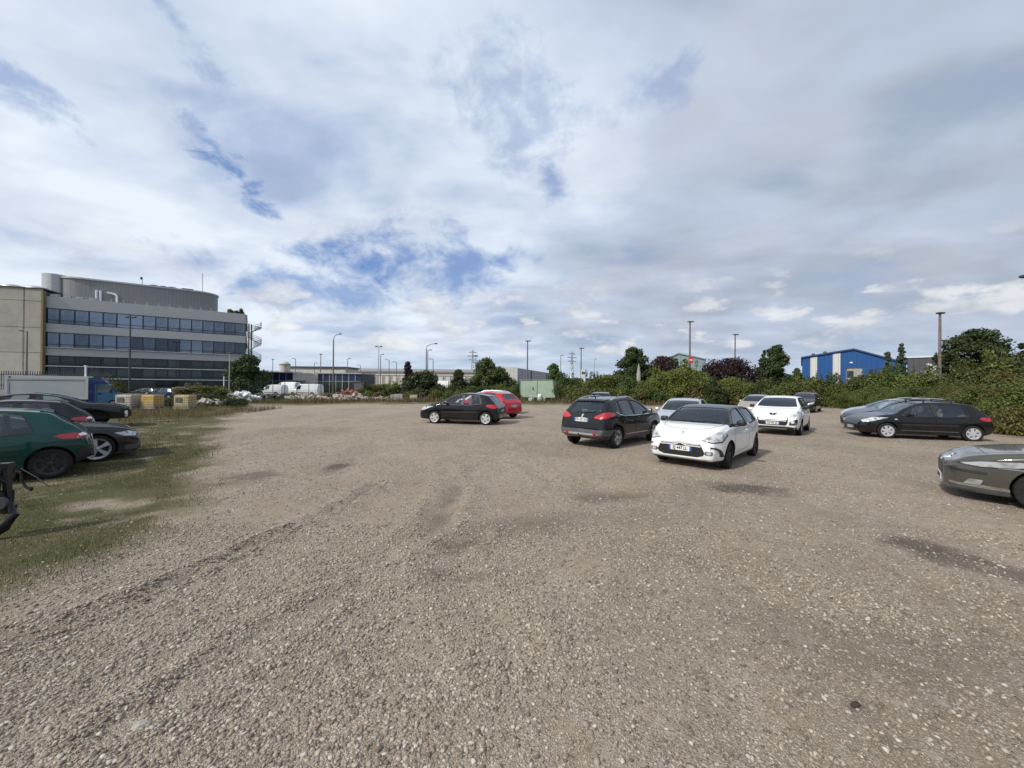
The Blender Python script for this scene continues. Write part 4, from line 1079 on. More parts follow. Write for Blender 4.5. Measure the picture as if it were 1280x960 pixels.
# loose stones lying on the gravel
def stones(n, ymin, ymax, smin, smax, power, seed):
    r = np.random.default_rng(seed)
    y = ymin + (ymax - ymin) * r.random(n * 3) ** power
    x = (r.random(n * 3) * 2 - 1) * (y * 1.36 + .3)
    g = grassy(x, y); rr_, st = rut_field(x, y); sn = stained(x, y)
    dens = np.clip(.30 + .75 * st + .75 * sst(.42, .66, vn3.f(x * 1.1, y * .55, 4)), 0, 1.0) * (1 - .86 * g) * (1 - .7 * sn)
    k = r.random(n * 3) < dens
    x, y = x[k][:n], y[k][:n]; n = len(x)
    z = base_z(x, y) + relief(x, y) + rut_field(x, y)[0]
    s_ = smin + (smax - smin) * r.random(n) ** 4
    big_ = r.random(n) < .004; s_ = np.where(big_, s_ * 1.6, s_)
    ph = (1 + 5 ** .5) / 2
    ico = np.array([(-1, ph, 0), (1, ph, 0), (-1, -ph, 0), (1, -ph, 0), (0, -1, ph), (0, 1, ph), (0, -1, -ph), (0, 1, -ph), (ph, 0, -1), (ph, 0, 1), (-ph, 0, -1), (-ph, 0, 1)]) / 1.9
    itri = np.array([(0, 11, 5), (0, 5, 1), (0, 1, 7), (0, 7, 10), (0, 10, 11), (1, 5, 9), (5, 11, 4), (11, 10, 2), (10, 7, 6), (7, 1, 8), (3, 9, 4), (3, 4, 2), (3, 2, 6), (3, 6, 8), (3, 8, 9), (4, 9, 5), (2, 4, 11), (6, 2, 10), (8, 6, 7), (9, 8, 1)])
    V = ico[None] * (1 + (r.random((n, 12, 1)) - .5) * .85)
    ax = np.stack([.8 + .6 * r.random(n), .55 + .5 * r.random(n), .35 + .4 * r.random(n)], 1)
    V = V * ax[:, None, :] * s_[:, None, None]
    tl = (r.random(n) - .5) * 1.0; c, s1 = np.cos(tl), np.sin(tl)
    V = np.stack([V[..., 0], V[..., 1] * c[:, None] - V[..., 2] * s1[:, None], V[..., 1] * s1[:, None] + V[..., 2] * c[:, None]], -1)
    a = r.random(n) * 6.283; c, s1 = np.cos(a), np.sin(a)
    V = np.stack([V[..., 0] * c[:, None] - V[..., 1] * s1[:, None], V[..., 0] * s1[:, None] + V[..., 1] * c[:, None], V[..., 2]], -1)
    V = V + np.stack([x, y, z + s_ * .12], 1)[:, None, :]
    Fq = itri[None] + (np.arange(n) * 12)[:, None, None]
    return V.reshape(-1, 3), Fq.reshape(-1, 3)
t = NT('loose_stone')
rp = t.node('ShaderNodeNewGeometry').outputs['Random Per Island']
c = t.node('ShaderNodeValToRGB', {0: rp}); cr = c.color_ramp
cr.elements[0].position = 0; cr.elements[0].color = (.085, .066, .050, 1); cr.elements[1].position = 1; cr.elements[1].color = (.60, .55, .48, 1)
for p_, q_ in ((.25, (.22, .18, .138, 1)), (.5, (.31, .262, .208, 1)), (.7, (.37, .30, .222, 1)), (.9, (.48, .43, .36, 1))):
    e_ = cr.elements.new(p_); e_.color = q_
t.bsdf(Base_Color=t.mix(t.math('MULTIPLY', t.noise(t.pos(), 70, 4, .7), .5), c.outputs[0], (.22, .19, .16)), Roughness=.85, Specular_IOR_Level=.3)
M_STONE = t.m
A1 = stones(95000, 1.5, 5.2, .0038, .0170, .85, 11)
A2 = stones(80000, 4.8, 17.0, .0058, .0195, .8, 12)
VV = np.concatenate([A1[0], A2[0]]); FF = np.concatenate([A1[1], A2[1] + len(A1[0])])
tag(link('loose_gravel', np_mesh('loose_gravel', VV, FF, M_STONE)), 'loose pale gravel stones scattered over the yard', None, None, 'stuff')

# grass
def leaf_mat(name, cols, trans=.25, rough=.6):
    t = NT(name)
    rp = t.node('ShaderNodeNewGeometry').outputs['Random Per Island']
    c = t.node('ShaderNodeValToRGB', {0: rp}); cr = c.color_ramp
    n = len(cols); cr.elements[0].color = (*cols[0], 1); cr.elements[1].color = (*cols[-1], 1); cr.elements[1].position = 1
    for i in range(1, n - 1): e = cr.elements.new(i / (n - 1)); e.color = (*cols[i], 1)
    oi = t.node('ShaderNodeObjectInfo').outputs['Random']
    cl_ = t.node('ShaderNodeHueSaturation', {'Hue': t.math('ADD', .485, t.math('MULTIPLY', oi, .03)), 'Saturation': 1.0, 'Value': t.math('ADD', .8, t.math('MULTIPLY', oi, .4)), 'Fac': 1.0, 'Color': c.outputs[0]}).outputs[0]
    a = t.node('ShaderNodeBsdfPrincipled', {'Base Color': cl_, 'Roughness': rough, 'Specular IOR Level': .3})
    b = t.node('ShaderNodeBsdfTranslucent', {0: cl_})
    mx = t.node('ShaderNodeMixShader', {0: trans, 1: a.outputs[0], 2: b.outputs[0]})
    t.l.new(mx.outputs[0], t.out.inputs[0])
    return t.m
def blades(x, y, h, w, seed, lean=.5):
    r = np.random.default_rng(seed); n = len(x)
    z = base_z(x, y) + relief(x, y)
    a = r.random(n) * 6.283; l = (r.random(n) * lean) * h; b = r.random(n) * 6.283
    dx_, dy_ = np.cos(a) * w / 2, np.sin(a) * w / 2; lx, ly = np.cos(b) * l, np.sin(b) * l
    v = np.stack([np.stack([x - dx_, y - dy_, z - .01], 1), np.stack([x + dx_, y + dy_, z - .01], 1), np.stack([x + lx * .4 + dx_ * .6, y + ly * .4 + dy_ * .6, z + h * .6], 1), np.stack([x + lx * .4 - dx_ * .6, y + ly * .4 - dy_ * .6, z + h * .6], 1), np.stack([x + lx, y + ly, z + h * .97], 1)], 1)
    o = np.arange(n) * 5
    f = np.concatenate([np.stack([o, o + 1, o + 2], 1), np.stack([o, o + 2, o + 3], 1), np.stack([o + 3, o + 2, o + 4], 1)])
    return v.reshape(-1, 3), f
M_GRASS = leaf_mat('grass_blade', [(.055, .06, .018), (.09, .092, .028), (.135, .125, .045), (.21, .175, .085)], .3)
M_DRY = leaf_mat('dry_grass_blade', [(.10, .09, .035), (.17, .14, .065), (.24, .19, .10), (.08, .085, .03)], .3)
def scatter_grass(n, ymin, ymax, hlo, hhi, w, seed, thr, pw=1.0):
    r = np.random.default_rng(seed)
    y = ymin + (ymax - ymin) * r.random(n) ** pw; b = np.interp(y, GB_Y, GB_X); x = b + 1.2 - r.random(n) * (np.abs(b) * 1.1 + 3)
    g = grassy(x, y) * sst(thr, thr + .22, vn1.f(x * 1.4, y * 1.4, 4))
    k = (r.random(n) < g) & (x > -1.5 * y - 1); x, y = x[k], y[k]
    tall = sst(.45, .8, vn2.f(x * .9, y * .9, 3))
    h = (hlo + (hhi - hlo) * r.random(len(x)) ** 2) * (.38 + .8 * tall)
    return blades(x, y, h, w, seed + 1)
g1 = scatter_grass(120000, 2.6, 12, .02, .10, .006, 21, .31)
g2 = scatter_grass(60000, 10, 36, .04, .16, .014, 23, .34)
V = np.concatenate([g1[0], g2[0]]); Fg = np.concatenate([g1[1], g2[1] + len(g1[0])])
tag(link('grass', np_mesh('grass', V, Fg, M_GRASS)), 'thin green grass creeping over the gravel by the parked cars', None, None, 'stuff')
# tall dry grass in front of the tanks
r = np.random.default_rng(31); n = 9000
yy = 19 + r.random(n) ** .8 * 14; xx = np.interp(yy, [19, 33], [-17.2, -20.0]) - 5.5 + (r.random(n) - .35) * 9
k = r.random(n) < sst(.36, .56, vn2.f(xx * .7, yy * .7, 3)); xx, yy = xx[k], yy[k]
d1 = blades(xx, yy, .15 + .40 * r.random(len(xx)) ** 1.5, .02, 32, .35)
n = 15000; xx = (r.random(n) - .42) * 76 - 2; yy = 42.2 + (r.random(n)) * 5 + .6 * np.sin(xx * .3)
k = (r.random(n) < sst(.3, .6, vn2.f(xx * .5, yy * .5, 3))) & (xx < 30); xx, yy = xx[k], yy[k]
d2 = blades(xx, yy, .2 + .6 * r.random(len(xx)) ** 1.5, .05, 33, .35)
V = np.concatenate([d1[0], d2[0]]); Fg = np.concatenate([d1[1], d2[1] + len(d1[0])])
tag(link('dry_grass', np_mesh('dry_grass', V, Fg, M_DRY)), 'tall dry yellow grass and weeds round the edge of the yard', None, None, 'stuff')

SC.cycles.max_bounces = 6; SC.cycles.diffuse_bounces = 2; SC.cycles.glossy_bounces = 3; SC.cycles.transparent_max_bounces = 12; SC.cycles.transmission_bounces = 2
world.cycles.sampling_method = 'MANUAL'; world.cycles.sample_map_resolution = 512
# ------------------------------------------------------------------ buildings
M_CLAD = None
def cladding(name, col, pitch, axis='Z', depth=.012, rough=.5, metal=.2):
    """profiled sheet: fine ribs along one axis"""
    t = NT(name); P = t.obj(); sxyz = t.node('ShaderNodeSeparateXYZ', {0: P})
    a = sxyz.outputs[2] if axis == 'Z' else t.math('ADD', sxyz.outputs[0], sxyz.outputs[1])
    fr = t.math('FRACT', t.math('DIVIDE', a, pitch))
    rib = t.ramp(fr, .0, .14)
    n = t.noise(P, .8, 5, .65); n2 = t.noise(P, 6, 4, .7)
    dk = tuple(c * .62 for c in col)
    c = t.mix(rib, dk, col)
    c = t.mix(t.math('MULTIPLY', t.ramp(n, .4, .75), .22), c, tuple(x * .72 for x in col))
    c = t.mix(t.math('MULTIPLY', t.ramp(n2, .5, .8), .12), c, (.25, .24, .22))
    b = t.node('ShaderNodeBump', {'Height': rib, 'Strength': .5, 'Distance': depth})
    q = t.bsdf(Base_Color=c, Roughness=rough, Metallic=metal)
    t.l.new(b.outputs[0], q.inputs['Normal'])
    return t.m
M_GREYCLAD = cladding('grey_ribbed_cladding', (.45, .455, .465), .22)
M_GREYDK = cladding('grey_roof_storey_sheet', (.235, .235, .245), .5, 'XY')
M_BEIGE = plain('beige_concrete', (.38, .36, .315), .9, var=.10, scale=.6, spec=.2)
M_JOINT = plain('joint_dark', (.13, .105, .07), .9)
M_OCHRE = plain('ochre_trim', (.20, .15, .08), .8)
M_WHITEM = plain('white_metal', (.70, .71, .71), .5, .1)
M_DKFRAME = plain('dark_window_frame', (.028, .034, .048), .5)
M_GALV = plain('galvanised_steel', (.46, .47, .48), .45, .6)
M_DKSTEEL = plain('dark_steel', (.06, .062, .068), .55, .3)
M_GREYSTEEL = plain('grey_steel_pole', (.17, .155, .145), .6, .2)
M_CONC = plain('grey_concrete', (.33, .32, .30), .9, var=.2, scale=3)
def window_mat(name, col, rough, spec, met=0.0):
    t = NT(name); P = t.obj()
    n = t.noise(P, .55, 3, .5)
    rnd = t.node('ShaderNodeObjectInfo').outputs['Random']
    n = t.math('ADD', t.math('MULTIPLY', n, .6), t.math('MULTIPLY', rnd, .4))
    c = t.mix(t.ramp(n, .30, .70), tuple(x * .55 for x in col), tuple(x * 1.6 for x in col))
    t.bsdf(Base_Color=c, Roughness=rough, Specular_IOR_Level=spec, Metallic=met)
    return t.m
M_WINUP = window_mat('reflecting_office_pane', (.16, .20, .25), .04, 1.0, .75)
M_WINMID = window_mat('office_pane_middle', (.10, .125, .155), .05, .9, .7)
M_WINLOW = window_mat('dark_ground_pane', (.035, .045, .046), .06, .5, .35)
def frame_at(p, q):
    """origin at p, x towards q on the ground"""
    return Vector((p[0], p[1], 0)), math.atan2(q[1] - p[1], q[0] - p[0])

# --- grey office block
pa = at(54, 470, 58); pb = at(306, 470, 72)
o_, rz_ = frame_at(pa, pb); LEN = math.hypot(pb.x - pa.x, pb.y - pa.y)
off = empty('office_building', 'grey four storey office block with dark ribbon windows and a set back roof storey', 'building', (o_.x, o_.y, -.3), rz_)
mb = MB(); mb.box((LEN / 2, 7.2, 7.3), (LEN - .1, 13.6, 14.6)); mb.build('core_wall', M_DKFRAME, off)
def band(z0, z1, y=-.02, th=.36):
    m_ = MB(); m_.box((LEN / 2, y + th / 2, (z0 + z1) / 2), (LEN + .06, th, z1 - z0)); m_.build('spandrel_band', M_GREYCLAD, off)
Z = .3
band(13.1 + Z, 14.85 + Z); band(9.45 + Z, 10.75 + Z); band(5.9 + Z, 7.05 + Z)
m_ = MB(); m_.box((LEN - .18 + .25, 7.3, 14.0 + Z), (.4, 13.2, 1.7)); m_.build('end_band', M_GREYCLAD, off)
m_ = MB(); m_.box((LEN - .18 + .25, 7.3, 10.1 + Z), (.4, 13.2, 1.3)); m_.build('end_band', M_GREYCLAD, off)
NB = 16; bw = LEN / NB
def win_mesh(h, split, pane_m):
    fr = MB()
    w = bw
    fr.box((-w / 2 + .035, 0, h / 2), (.07, .12, h)); fr.box((w / 2 - .035, 0, h / 2), (.07, .12, h)); fr.box((0, 0, .05), (w - .14, .12, .1)); fr.box((0, 0, h - .04), (w - .14, .12, .08)); fr.box((0, 0, split), (w - .14, .12, .06))
    pn = MB(); pn.box((0, .045, (split + h) / 2), (w - .14, .02, h - split - .1)); pn.box((0, .045, (split + .1) / 2 + .02), (w - .14, .02, split - .1))
    return fr.mesh('window', M_DKFRAME), pn.mesh('pane', pane_m)
for z0, z1, sp, pm in ((10.75, 13.1, .55, M_WINUP), (7.05, 9.45, .55, M_WINMID), (4.35, 5.9, .3, M_WINLOW), (2.5, 4.2, .3, M_WINLOW), (.25, 2.3, .6, M_WINLOW)):
    fm, pm_ = win_mesh(z1 - z0 - .01, sp, pm)
    for k in range(NB):
        w_ = link('window', fm, off); w_.location = (bw * (k + .5), .10 if z0 > 5 else .22, z0 + Z); link('pane', pm_, w_)
for z0 in (4.28, 2.42):
    m_ = MB(); m_.box((LEN / 2, -.18, z0 + Z), (LEN + .3, .12, .11)); m_.build('white_rail', M_WHITEM, off)
m_ = MB(); m_.box((LEN / 2, -.1, 7.12 + Z), (LEN, .5, .07)); m_.build('ledge', M_WHITEM, off)
m_ = MB(); m_.box((LEN / 2, 7.1, 14.87 + Z), (LEN + .12, 13.9, .05)); m_.build('roof_deck', M_GALV, off)
# set back roof storey with rounded ends
def stadium(x0, x1, y0, y1, n=10):
    r_ = (y1 - y0) / 2; c = (y0 + y1) / 2
    return [(x1 - r_ + r_ * math.cos(a), c + r_ * math.sin(a)) for a in np.linspace(-math.pi / 2, math.pi / 2, n)] + [(x0 + r_ + r_ * math.cos(a), c + r_ * math.sin(a)) for a in np.linspace(math.pi / 2, 3 * math.pi / 2, n)]
m_ = MB(); m_.prism(stadium(.3, 20.6, 1.6, 7.6), 'z', 14.9 + Z, 18.3 + Z); rsu = m_.build('roof_storey', M_GREYDK, off, 40)
m_ = MB(); m_.prism(stadium(.15, 20.75, 1.45, 7.75), 'z', 18.3 + Z, 18.55 + Z); m_.build('roof_storey_coping', M_GALV, rsu, 40)
m_ = MB(); m_.prism(stadium(-1.4, 1.4, 2.4, 5.2, 10), 'z', 15.0 + Z, 18.85 + Z); m_.build('stair_tower', M_GALV, rsu, 40)
m_ = MB()
for x, r_ in ((13.6, 1.2), (14.8, 1.0), (16.0, 1.3)): m_.blob((x - 2, 4.6, 18.5 + Z), (r_ * 2.0, 3, 1.5), 14, 1)
m_.box((16.2, 4.4, 18.8 + Z), (1.6, 1.6, .6)); m_.build('roof_plant', M_DKSTEEL, off, 40)
m_ = MB()
for x in (5.2, 5.65): m_.tube([(x, 1.2, 15.0 + Z), (x, 1.2, 16.7 + Z)], .16, 10)
m_.tube([(6.4, 1.2, 16.5 + Z), (7.4, 1.1, 16.35 + Z), (7.6, 1.0, 16.0 + Z), (7.6, 1.0, 14.95 + Z)], .17, 10); m_.build('silver_duct', plain('bright_duct', (.75, .76, .77), .3, .7), off, 40)
vm = MB(); vm.tube([(0, 0, 0), (0, 0, .42)], .05, 8); vm.lathe([(0, .5), (.13, .46), (.13, .40), (.05, .38)], 10); vm.box((0, 0, .03), (.75, .4, .08)); vme = vm.mesh('vent_pipe', M_GALV, 40)
for k in range(14): v_ = link('vent_pipe', vme, off); v_.location = (1.4 + k * 1.42, .55, 14.88 + Z)
m_ = MB()
for k in range(4): m_.box((.9 + k * 1.35, .5, 15.1 + Z), (.8, .5, .32))
m_.build('roof_box', M_GALV, off)
m_ = MB(); m_.tube([(18.2, 5, 18.4 + Z), (18.2, 5, 22.6 + Z)], .045, 6); m_.build('aerial_mast', M_GREYSTEEL, off)
m_ = MB(); m_.tube([(10.4, 2.2, 18.5 + Z), (10.4, 2.2, 19.5 + Z)], .04, 6); m_.blob((10.3, 2.2, 19.7 + Z), (.35, .25, .5), 8, .8); m_.build('roof_camera', M_DKSTEEL, off)
# spiral escape stair at the far end
m_ = MB(); sx_, sy_ = LEN + 1.3, 1.6
m_.tube([(sx_ - .75, sy_ - .3, 0), (sx_ - .75, sy_ - .3, 13.3 + Z)], .11, 8); m_.tube([(sx_ - .35, sy_ + .3, 0), (sx_ - .35, sy_ + .3, 13.3 + Z)], .11, 8)
st = m_.build('spiral_stair', M_DKSTEEL, off)
tr = MB()
for k in range(96):
    a = k * .27; z_ = .2 + k * .137
    M_ = Matrix.Translation((sx_, sy_, z_)) @ Matrix.Rotation(a, 4, 'Z')
    tr.add([M_ @ Vector(p) for p in ((.1, -.05, 0), (1.25, -.2, 0), (1.25, .2, 0), (.1, .05, 0), (.1, -.05, .04), (1.25, -.2, .04), (1.25, .2, .04), (.1, .05, .04))], [(0, 1, 2, 3), (4, 7, 6, 5), (0, 4, 5, 1), (2, 6, 7, 3), (1, 5, 6, 2), (0, 3, 7, 4)])
tr.build('stair_tread', M_DKSTEEL, st)
rl = MB()
for hh_ in (.35, .7, 1.05): rl.tube([(sx_ + 1.27 * math.cos(k * .27), sy_ + 1.27 * math.sin(k * .27), .25 + k * .137 + hh_) for k in range(96)], .03, 5)
for k in range(0, 96): rl.tube([(sx_ + 1.27 * math.cos(k * .27), sy_ + 1.27 * math.sin(k * .27), .22 + k * .137), (sx_ + 1.27 * math.cos(k * .27), sy_ + 1.27 * math.sin(k * .27), 1.3 + k * .137)], .018, 4)
rl.build('stair_railing', M_DKSTEEL, st)

# --- beige panel hall
pc = at(-120, 470, 53.2); pd = at(54, 470, 57.6)
o_, rz_ = frame_at(pc, pd); L2 = math.hypot(pd.x - pc.x, pd.y - pc.y) - .25
hall = empty('beige_hall', 'tall beige hall of large concrete panels beside the grey office block', 'building', (o_.x, o_.y, -.3), rz_)
m_ = MB(); m_.box((L2 / 2, 6.2, 7.9), (L2 - .1, 12, 15.8)); m_.build('wall_backing', M_JOINT, hall)
m_ = MB(); xs_ = [0, 3.2, 8.0, 12.4, L2 - 2.1, L2]; zs_ = [.0, 2.6, 6.5, 10.25, 14.2, 16.1]
for i in range(len(xs_) - 1):
    for j in range(len(zs_) - 1):
        m_.box(((xs_[i] + xs_[i + 1]) / 2, .1, (zs_[j] + zs_[j + 1]) / 2), (xs_[i + 1] - xs_[i] - .05, .2, zs_[j + 1] - zs_[j] - .06))
m_.build('concrete_panels', M_BEIGE, hall)
m_ = MB(); m_.box((L2 + .1, .12, 7.9), (.24, .5, 15.9)); m_.build('corner_trim', M_OCHRE, hall)
m_ = MB(); m_.box((L2 / 2, 6, 16.15), (L2 + .2, 12.3, .10)); m_.build('roof_edge', M_JOINT, hall)
m_ = MB()
for x, w in ((L2 - 7.6, 2.6), (L2 - 5.1, 2.4), (L2 - 2.4, 3.0)): m_.blob((x, 2.8, 16.2), (w, 3, 1.5), 14, .8)
m_.build('roof_duct', M_GALV, hall, 40)
m_ = MB(); m_.box((L2 - 6, -2.2, 1.6), (16, 4, 3.2)); m_.box((L2 - 6, -4.25, 1.2), (4, .06, 2.4)); m_.build('loading_annex', M_CONC, hall)

# --- low dark blue block behind the vans
M_NAVY = plain('navy_panel', (.012, .026, .075), .35)
M_PALE = plain('pale_render', (.52, .50, .45), .85, var=.12, scale=1)
def low_block(x0, x1, ytop, Y, label, nwin, name='office_annex'):
    a = at(x0, ytop, Y); b = at(x1, ytop, Y); h_ = a.z; w = b.x - a.x
    r_ = empty(name, label, 'building', (a.x, Y, -.3))
    m_ = MB(); m_.box((w / 2, 4, h_ / 2 + .15), (w, 8, h_ + .3)); m_.build('wall', M_DKFRAME, r_)
    m_ = MB(); m_.box((w / 2, 3.9, h_ + .4), (w + .4, 8.6, .22)); m_.build('roof', M_GALV, r_)
    bwid = w / nwin
    fm = MB(); fm.box((-bwid / 2 + .06, 0, h_ / 2), (.12, .14, h_ - .1)); fm.box((0, 0, h_ * .60), (bwid - .16, .1, .10)); fme = fm.mesh('window', M_GALV)
    pn = MB(); pn.box((0, .05, h_ * .80), (bwid - .14, .04, h_ * .36)); pme = pn.mesh('navy_panel', M_NAVY)
    gn = MB(); gn.box((0, .05, h_ * .32), (bwid - .14, .04, h_ * .5)); gme_ = gn.mesh('pane', M_WINLOW)
    for k in range(nwin):
        q = link('window', fme, r_); q.location = ((k + .5) * bwid, -.10, .3); link('navy_panel', pme, q); link('pane', gme_, q)
    return r_
low_block(324, 366, 466.0, 84, 'low navy panelled office wing beyond the leftmost white van', 5)
low_block(396, 452, 467.0, 84, 'low navy panelled office wing behind the tall street lamp', 7)
a = at(366, 467, 83.5); b = at(397, 467, 83.5)
r_ = empty('link_building', 'pale rendered entrance block between the two navy office wings', 'building', (a.x, 83.5, -.3)); w = b.x - a.x
m_ = MB(); m_.box((w / 2, 3, 2.2), (w - .05, 6, 4.4)); m_.build('wall', M_PALE, r_)
m_ = MB(); m_.box((w * .22, -.04, 1.3), (1.5, .1, 2.6)); m_.build('door', M_DKFRAME, r_)
m_ = MB(); m_.box((w * .22, -.6, 2.9), (3.4, 1.3, .2)); m_.build('canopy', M_GALV, r_)
a = at(350, 452, 100); b = at(362, 452, 100); cr_ = (b.x - a.x) / 2
wt = empty('water_tank', 'round pale concrete water tank rising behind the low navy wing', 'water tank', ((a.x + b.x) / 2, 100, 0))
m_ = MB(); m_.lathe([(cr_, 0), (cr_, a.z - .6), (cr_ * .99, a.z - .5), (cr_ * .5, a.z), (0, a.z + .1)], 28); m_.build('tank_wall', M_PALE, wt, 30)
m_ = MB(); m_.lathe([(cr_ + .06, a.z - .95), (cr_ + .12, a.z - .8), (cr_ + .06, a.z - .65)], 28); m_.build('rim_band', M_CONC, wt, 30)
for (x0, x1, yt, Y, lb, mt) in ((300, 352, 465, 112, 'low long navy roofed shed behind the dark tree by the stair', M_NAVY), (360, 432, 459.5, 125, 'long flat dark roofed works building behind the navy wings', M_CONC)):
    a = at(x0, yt, Y); b = at(x1, yt, Y)
    q = empty('works_shed', lb, 'building', (a.x, Y, 0)); w = b.x - a.x
    m_ = MB(); m_.box((w / 2, 5, a.z / 2), (w, 10, a.z)); m_.build('wall', M_PALE if mt is M_CONC else M_NAVY, q)
    m_ = MB(); m_.box((w / 2, 5, a.z + .2), (w + .8, 10.8, .5)); m_.build('roof', M_DKSTEEL if mt is M_CONC else M_GALV, q)

# --- long warehouse across the road
M_WHBEIGE = cladding('warehouse_beige_sheet', (.40, .355, .285), 1.2, 'XY')
M_WHWHITE = cladding('warehouse_white_sheet', (.62, .61, .57), 1.0, 'XY')
M_WHROOF = cladding('warehouse_roof_sheet', (.285, .25, .215), 1.5, 'XY')
M_WHGREY = cladding('warehouse_grey_sheet', (.34, .35, .38), 1.1, 'XY')
Y = 140; a = at(431, 459.5, Y); b = at(633, 459.5, Y); w = b.x - a.x; H_ = a.z
wh = empty('long_warehouse', 'long low beige warehouse with a white stripe and brown roof across the far road', 'warehouse', (a.x, Y, 0))
m_ = MB(); m_.box((w / 2, 12, H_ * .33), (w, 24, H_ * .66)); m_.build('wall', M_WHBEIGE, wh)
m_ = MB(); m_.box((w / 2, 12, H_ * .73), (w + .3, 24.3, H_ * .13)); m_.build('white_band', M_WHWHITE, wh)
m_ = MB(); m_.prism([(-.3, H_ * .8), (w + .3, H_ * .8), (w + .3, H_ * .86), (-.3, H_ * .86)], 'y', -.3, 0)
m_.add([(-.4, -.6, H_ * .80), (w + .4, -.6, H_ * .80), (w + .4, 12, H_ * 1.03), (-.4, 12, H_ * 1.03), (w + .4, 24.6, H_ * .80), (-.4, 24.6, H_ * .80)], [(0, 1, 2, 3), (3, 2, 4, 5), (0, 3, 5), (1, 4, 2), (0, 5, 4, 1)]); m_.build('roof', M_WHROOF, wh)
dm = MB(); dm.box((0, 0, 1.5), (1.5, .2, 3.0)); dme = dm.mesh('dock_door', M_WHWHITE); nd = 22
for k in range(nd): q = link('dock_door', dme, wh); q.location = (2 + k * 2.75, -.12, 1.9)
m_ = MB(); m_.box((w * .3, -3, .95), (w * .6, 6, 1.7)); m_.build('dock_platform', M_CONC, wh)
m_ = MB(); m_.box((.5, -.15, H_ * .42), (3.6, .2, H_ * .8)); m_.build('gable_panel', M_WHWHITE, wh)
Y = 118; a = at(630, 459, Y); b = at(647, 459, Y); c_ = at(702, 465.5, 190); w = b.x - a.x
wg = empty('white_grey_warehouse', 'warehouse with a white gable and long grey ribbed side wall behind the green container', 'warehouse', (a.x, Y, 0))
m_ = MB(); m_.box((w / 2, .6, a.z / 2), (w, 1.2, a.z)); m_.build('white_gable', M_WHWHITE, wg)
m_ = MB(); dxx, dyy = c_.x - b.x, c_.y - Y; ang = math.atan2(dyy, dxx); ll = math.hypot(dxx, dyy)
q_ = Matrix.Translation((w, .02, 0)) @ Matrix.Rotation(ang, 4, 'Z')
m_.add([q_ @ Vector(p) for p in ((0, 0, 0), (ll, 0, 0), (ll, 6, 0), (0, 6, 0), (0, 0, a.z - .2), (ll, 0, a.z - .2), (ll, 6, a.z - .2), (0, 6, a.z - .2))], [(0, 1, 5, 4), (1, 2, 6, 5), (2, 3, 7, 6), (3, 0, 4, 7), (4, 5, 6, 7)]); m_.build('side_wall', M_WHGREY, wg)
for f_ in (.22, .55):
    dm = MB(); p = q_ @ Vector((ll * f_, -.05, 0)); M_ = Matrix.Translation(p) @ Matrix.Rotation(ang, 4, 'Z')
    dm.add([M_ @ Vector(v) for v in ((-.8, 0, 0), (.8, 0, 0), (.8, 0, a.z - .3), (-.8, 0, a.z - .3), (-.8, .04, 0), (.8, .04, 0), (.8, .04, a.z - .3), (-.8, .04, a.z - .3))], [(0, 1, 2, 3), (4, 7, 6, 5), (0, 4, 5, 1), (1, 5, 6, 2), (2, 6, 7, 3), (3, 7, 4, 0)]); dm.build('dark_panel', M_DKSTEEL, wg)

# --- blue and white shed, right
M_BLUE = cladding('blue_ribbed_sheet', (.010, .078, .265), .75, 'XY', rough=.5)
M_SHWHITE = cladding('white_ribbed_sheet', (.60, .60, .56), .75, 'XY')
def along(pxl, Y, ang, px):
    """distance from the corner at (pxl, Y) along a wall turned by ang until it meets pixel column px"""
    A = at(pxl, 470, Y); tx = at(px, 470, 1.0).x; c, s_ = math.cos(ang), math.sin(ang)
    return (tx * A.y - A.x) / (c - tx * s_)
def zpx(pxl, Y, ang, px, py):
    A = at(pxl, 470, Y); q = along(pxl, Y, ang, px); return q, at(px, py, A.y + math.sin(ang) * q).z
AN = R(-37); Y = 85; a = at(1003, 447.5, Y)
px_, pz_ = zpx(1003, Y, AN, 1067, 437); w, bz_ = zpx(1003, Y, AN, 1133, 455)
bs = empty('blue_shed', 'bright blue gabled industrial shed with white wall panels above the hedge', 'industrial shed', (a.x, Y, 0), AN)
zt_ = lambda x: a.z + (pz_ - a.z) * x / px_ if x < px_ else pz_ + (bz_ - pz_) * (x - px_) / (w - px_)
m_ = MB(); m_.prism([(0, 0), (w, 0), (w, bz_), (px_, pz_), (0, a.z)], 'y', 0, 38); m_.build('wall', M_BLUE, bs)
def xpx(p): return along(1003, 85, AN, p)
for x0, x1 in ((1013, 1021.5), (1041, 1050.5)):
    m_ = MB(); q0, q1 = xpx(x0), xpx(x1); m_.prism([(q0, 0), (q1, 0), (q1, zt_(q1) - .25), (q0, zt_(q0) - .25)], 'y', -.06, .04); m_.build('white_panel', M_SHWHITE, bs)
m_ = MB(); m_.prism([(-.25, a.z - .05), (px_, pz_ - .05), (w + .25, bz_ - .08), (w + .25, bz_ + .22), (px_, pz_ + .25), (-.25, a.z + .25)], 'y', -.35, 38.3); m_.build('roof', plain('shed_roof_blue', (.02, .06, .17), .5), bs)
m_ = MB(); m_.box((xpx(1064), -.12, 7.3), (.5, .2, .25)); m_.build('wall_lamp', M_WHITEM, bs)
m_ = MB()
for p in (1017, 1032): m_.blob((xpx(p), 3, zt_(xpx(p)) + .45), (.7, .7, .8), 10, .8)
m_.build('roof_vent', M_DKSTEEL, bs, 40)
Y = 78; a = at(1016, 462.5, Y); b = at(1030, 462.5, Y)
q = empty('site_cabin', 'small grey site cabin with dark window in front of the blue shed', 'cabin', (a.x, Y - 8, 0), AN); w = (b.x - a.x) * .9
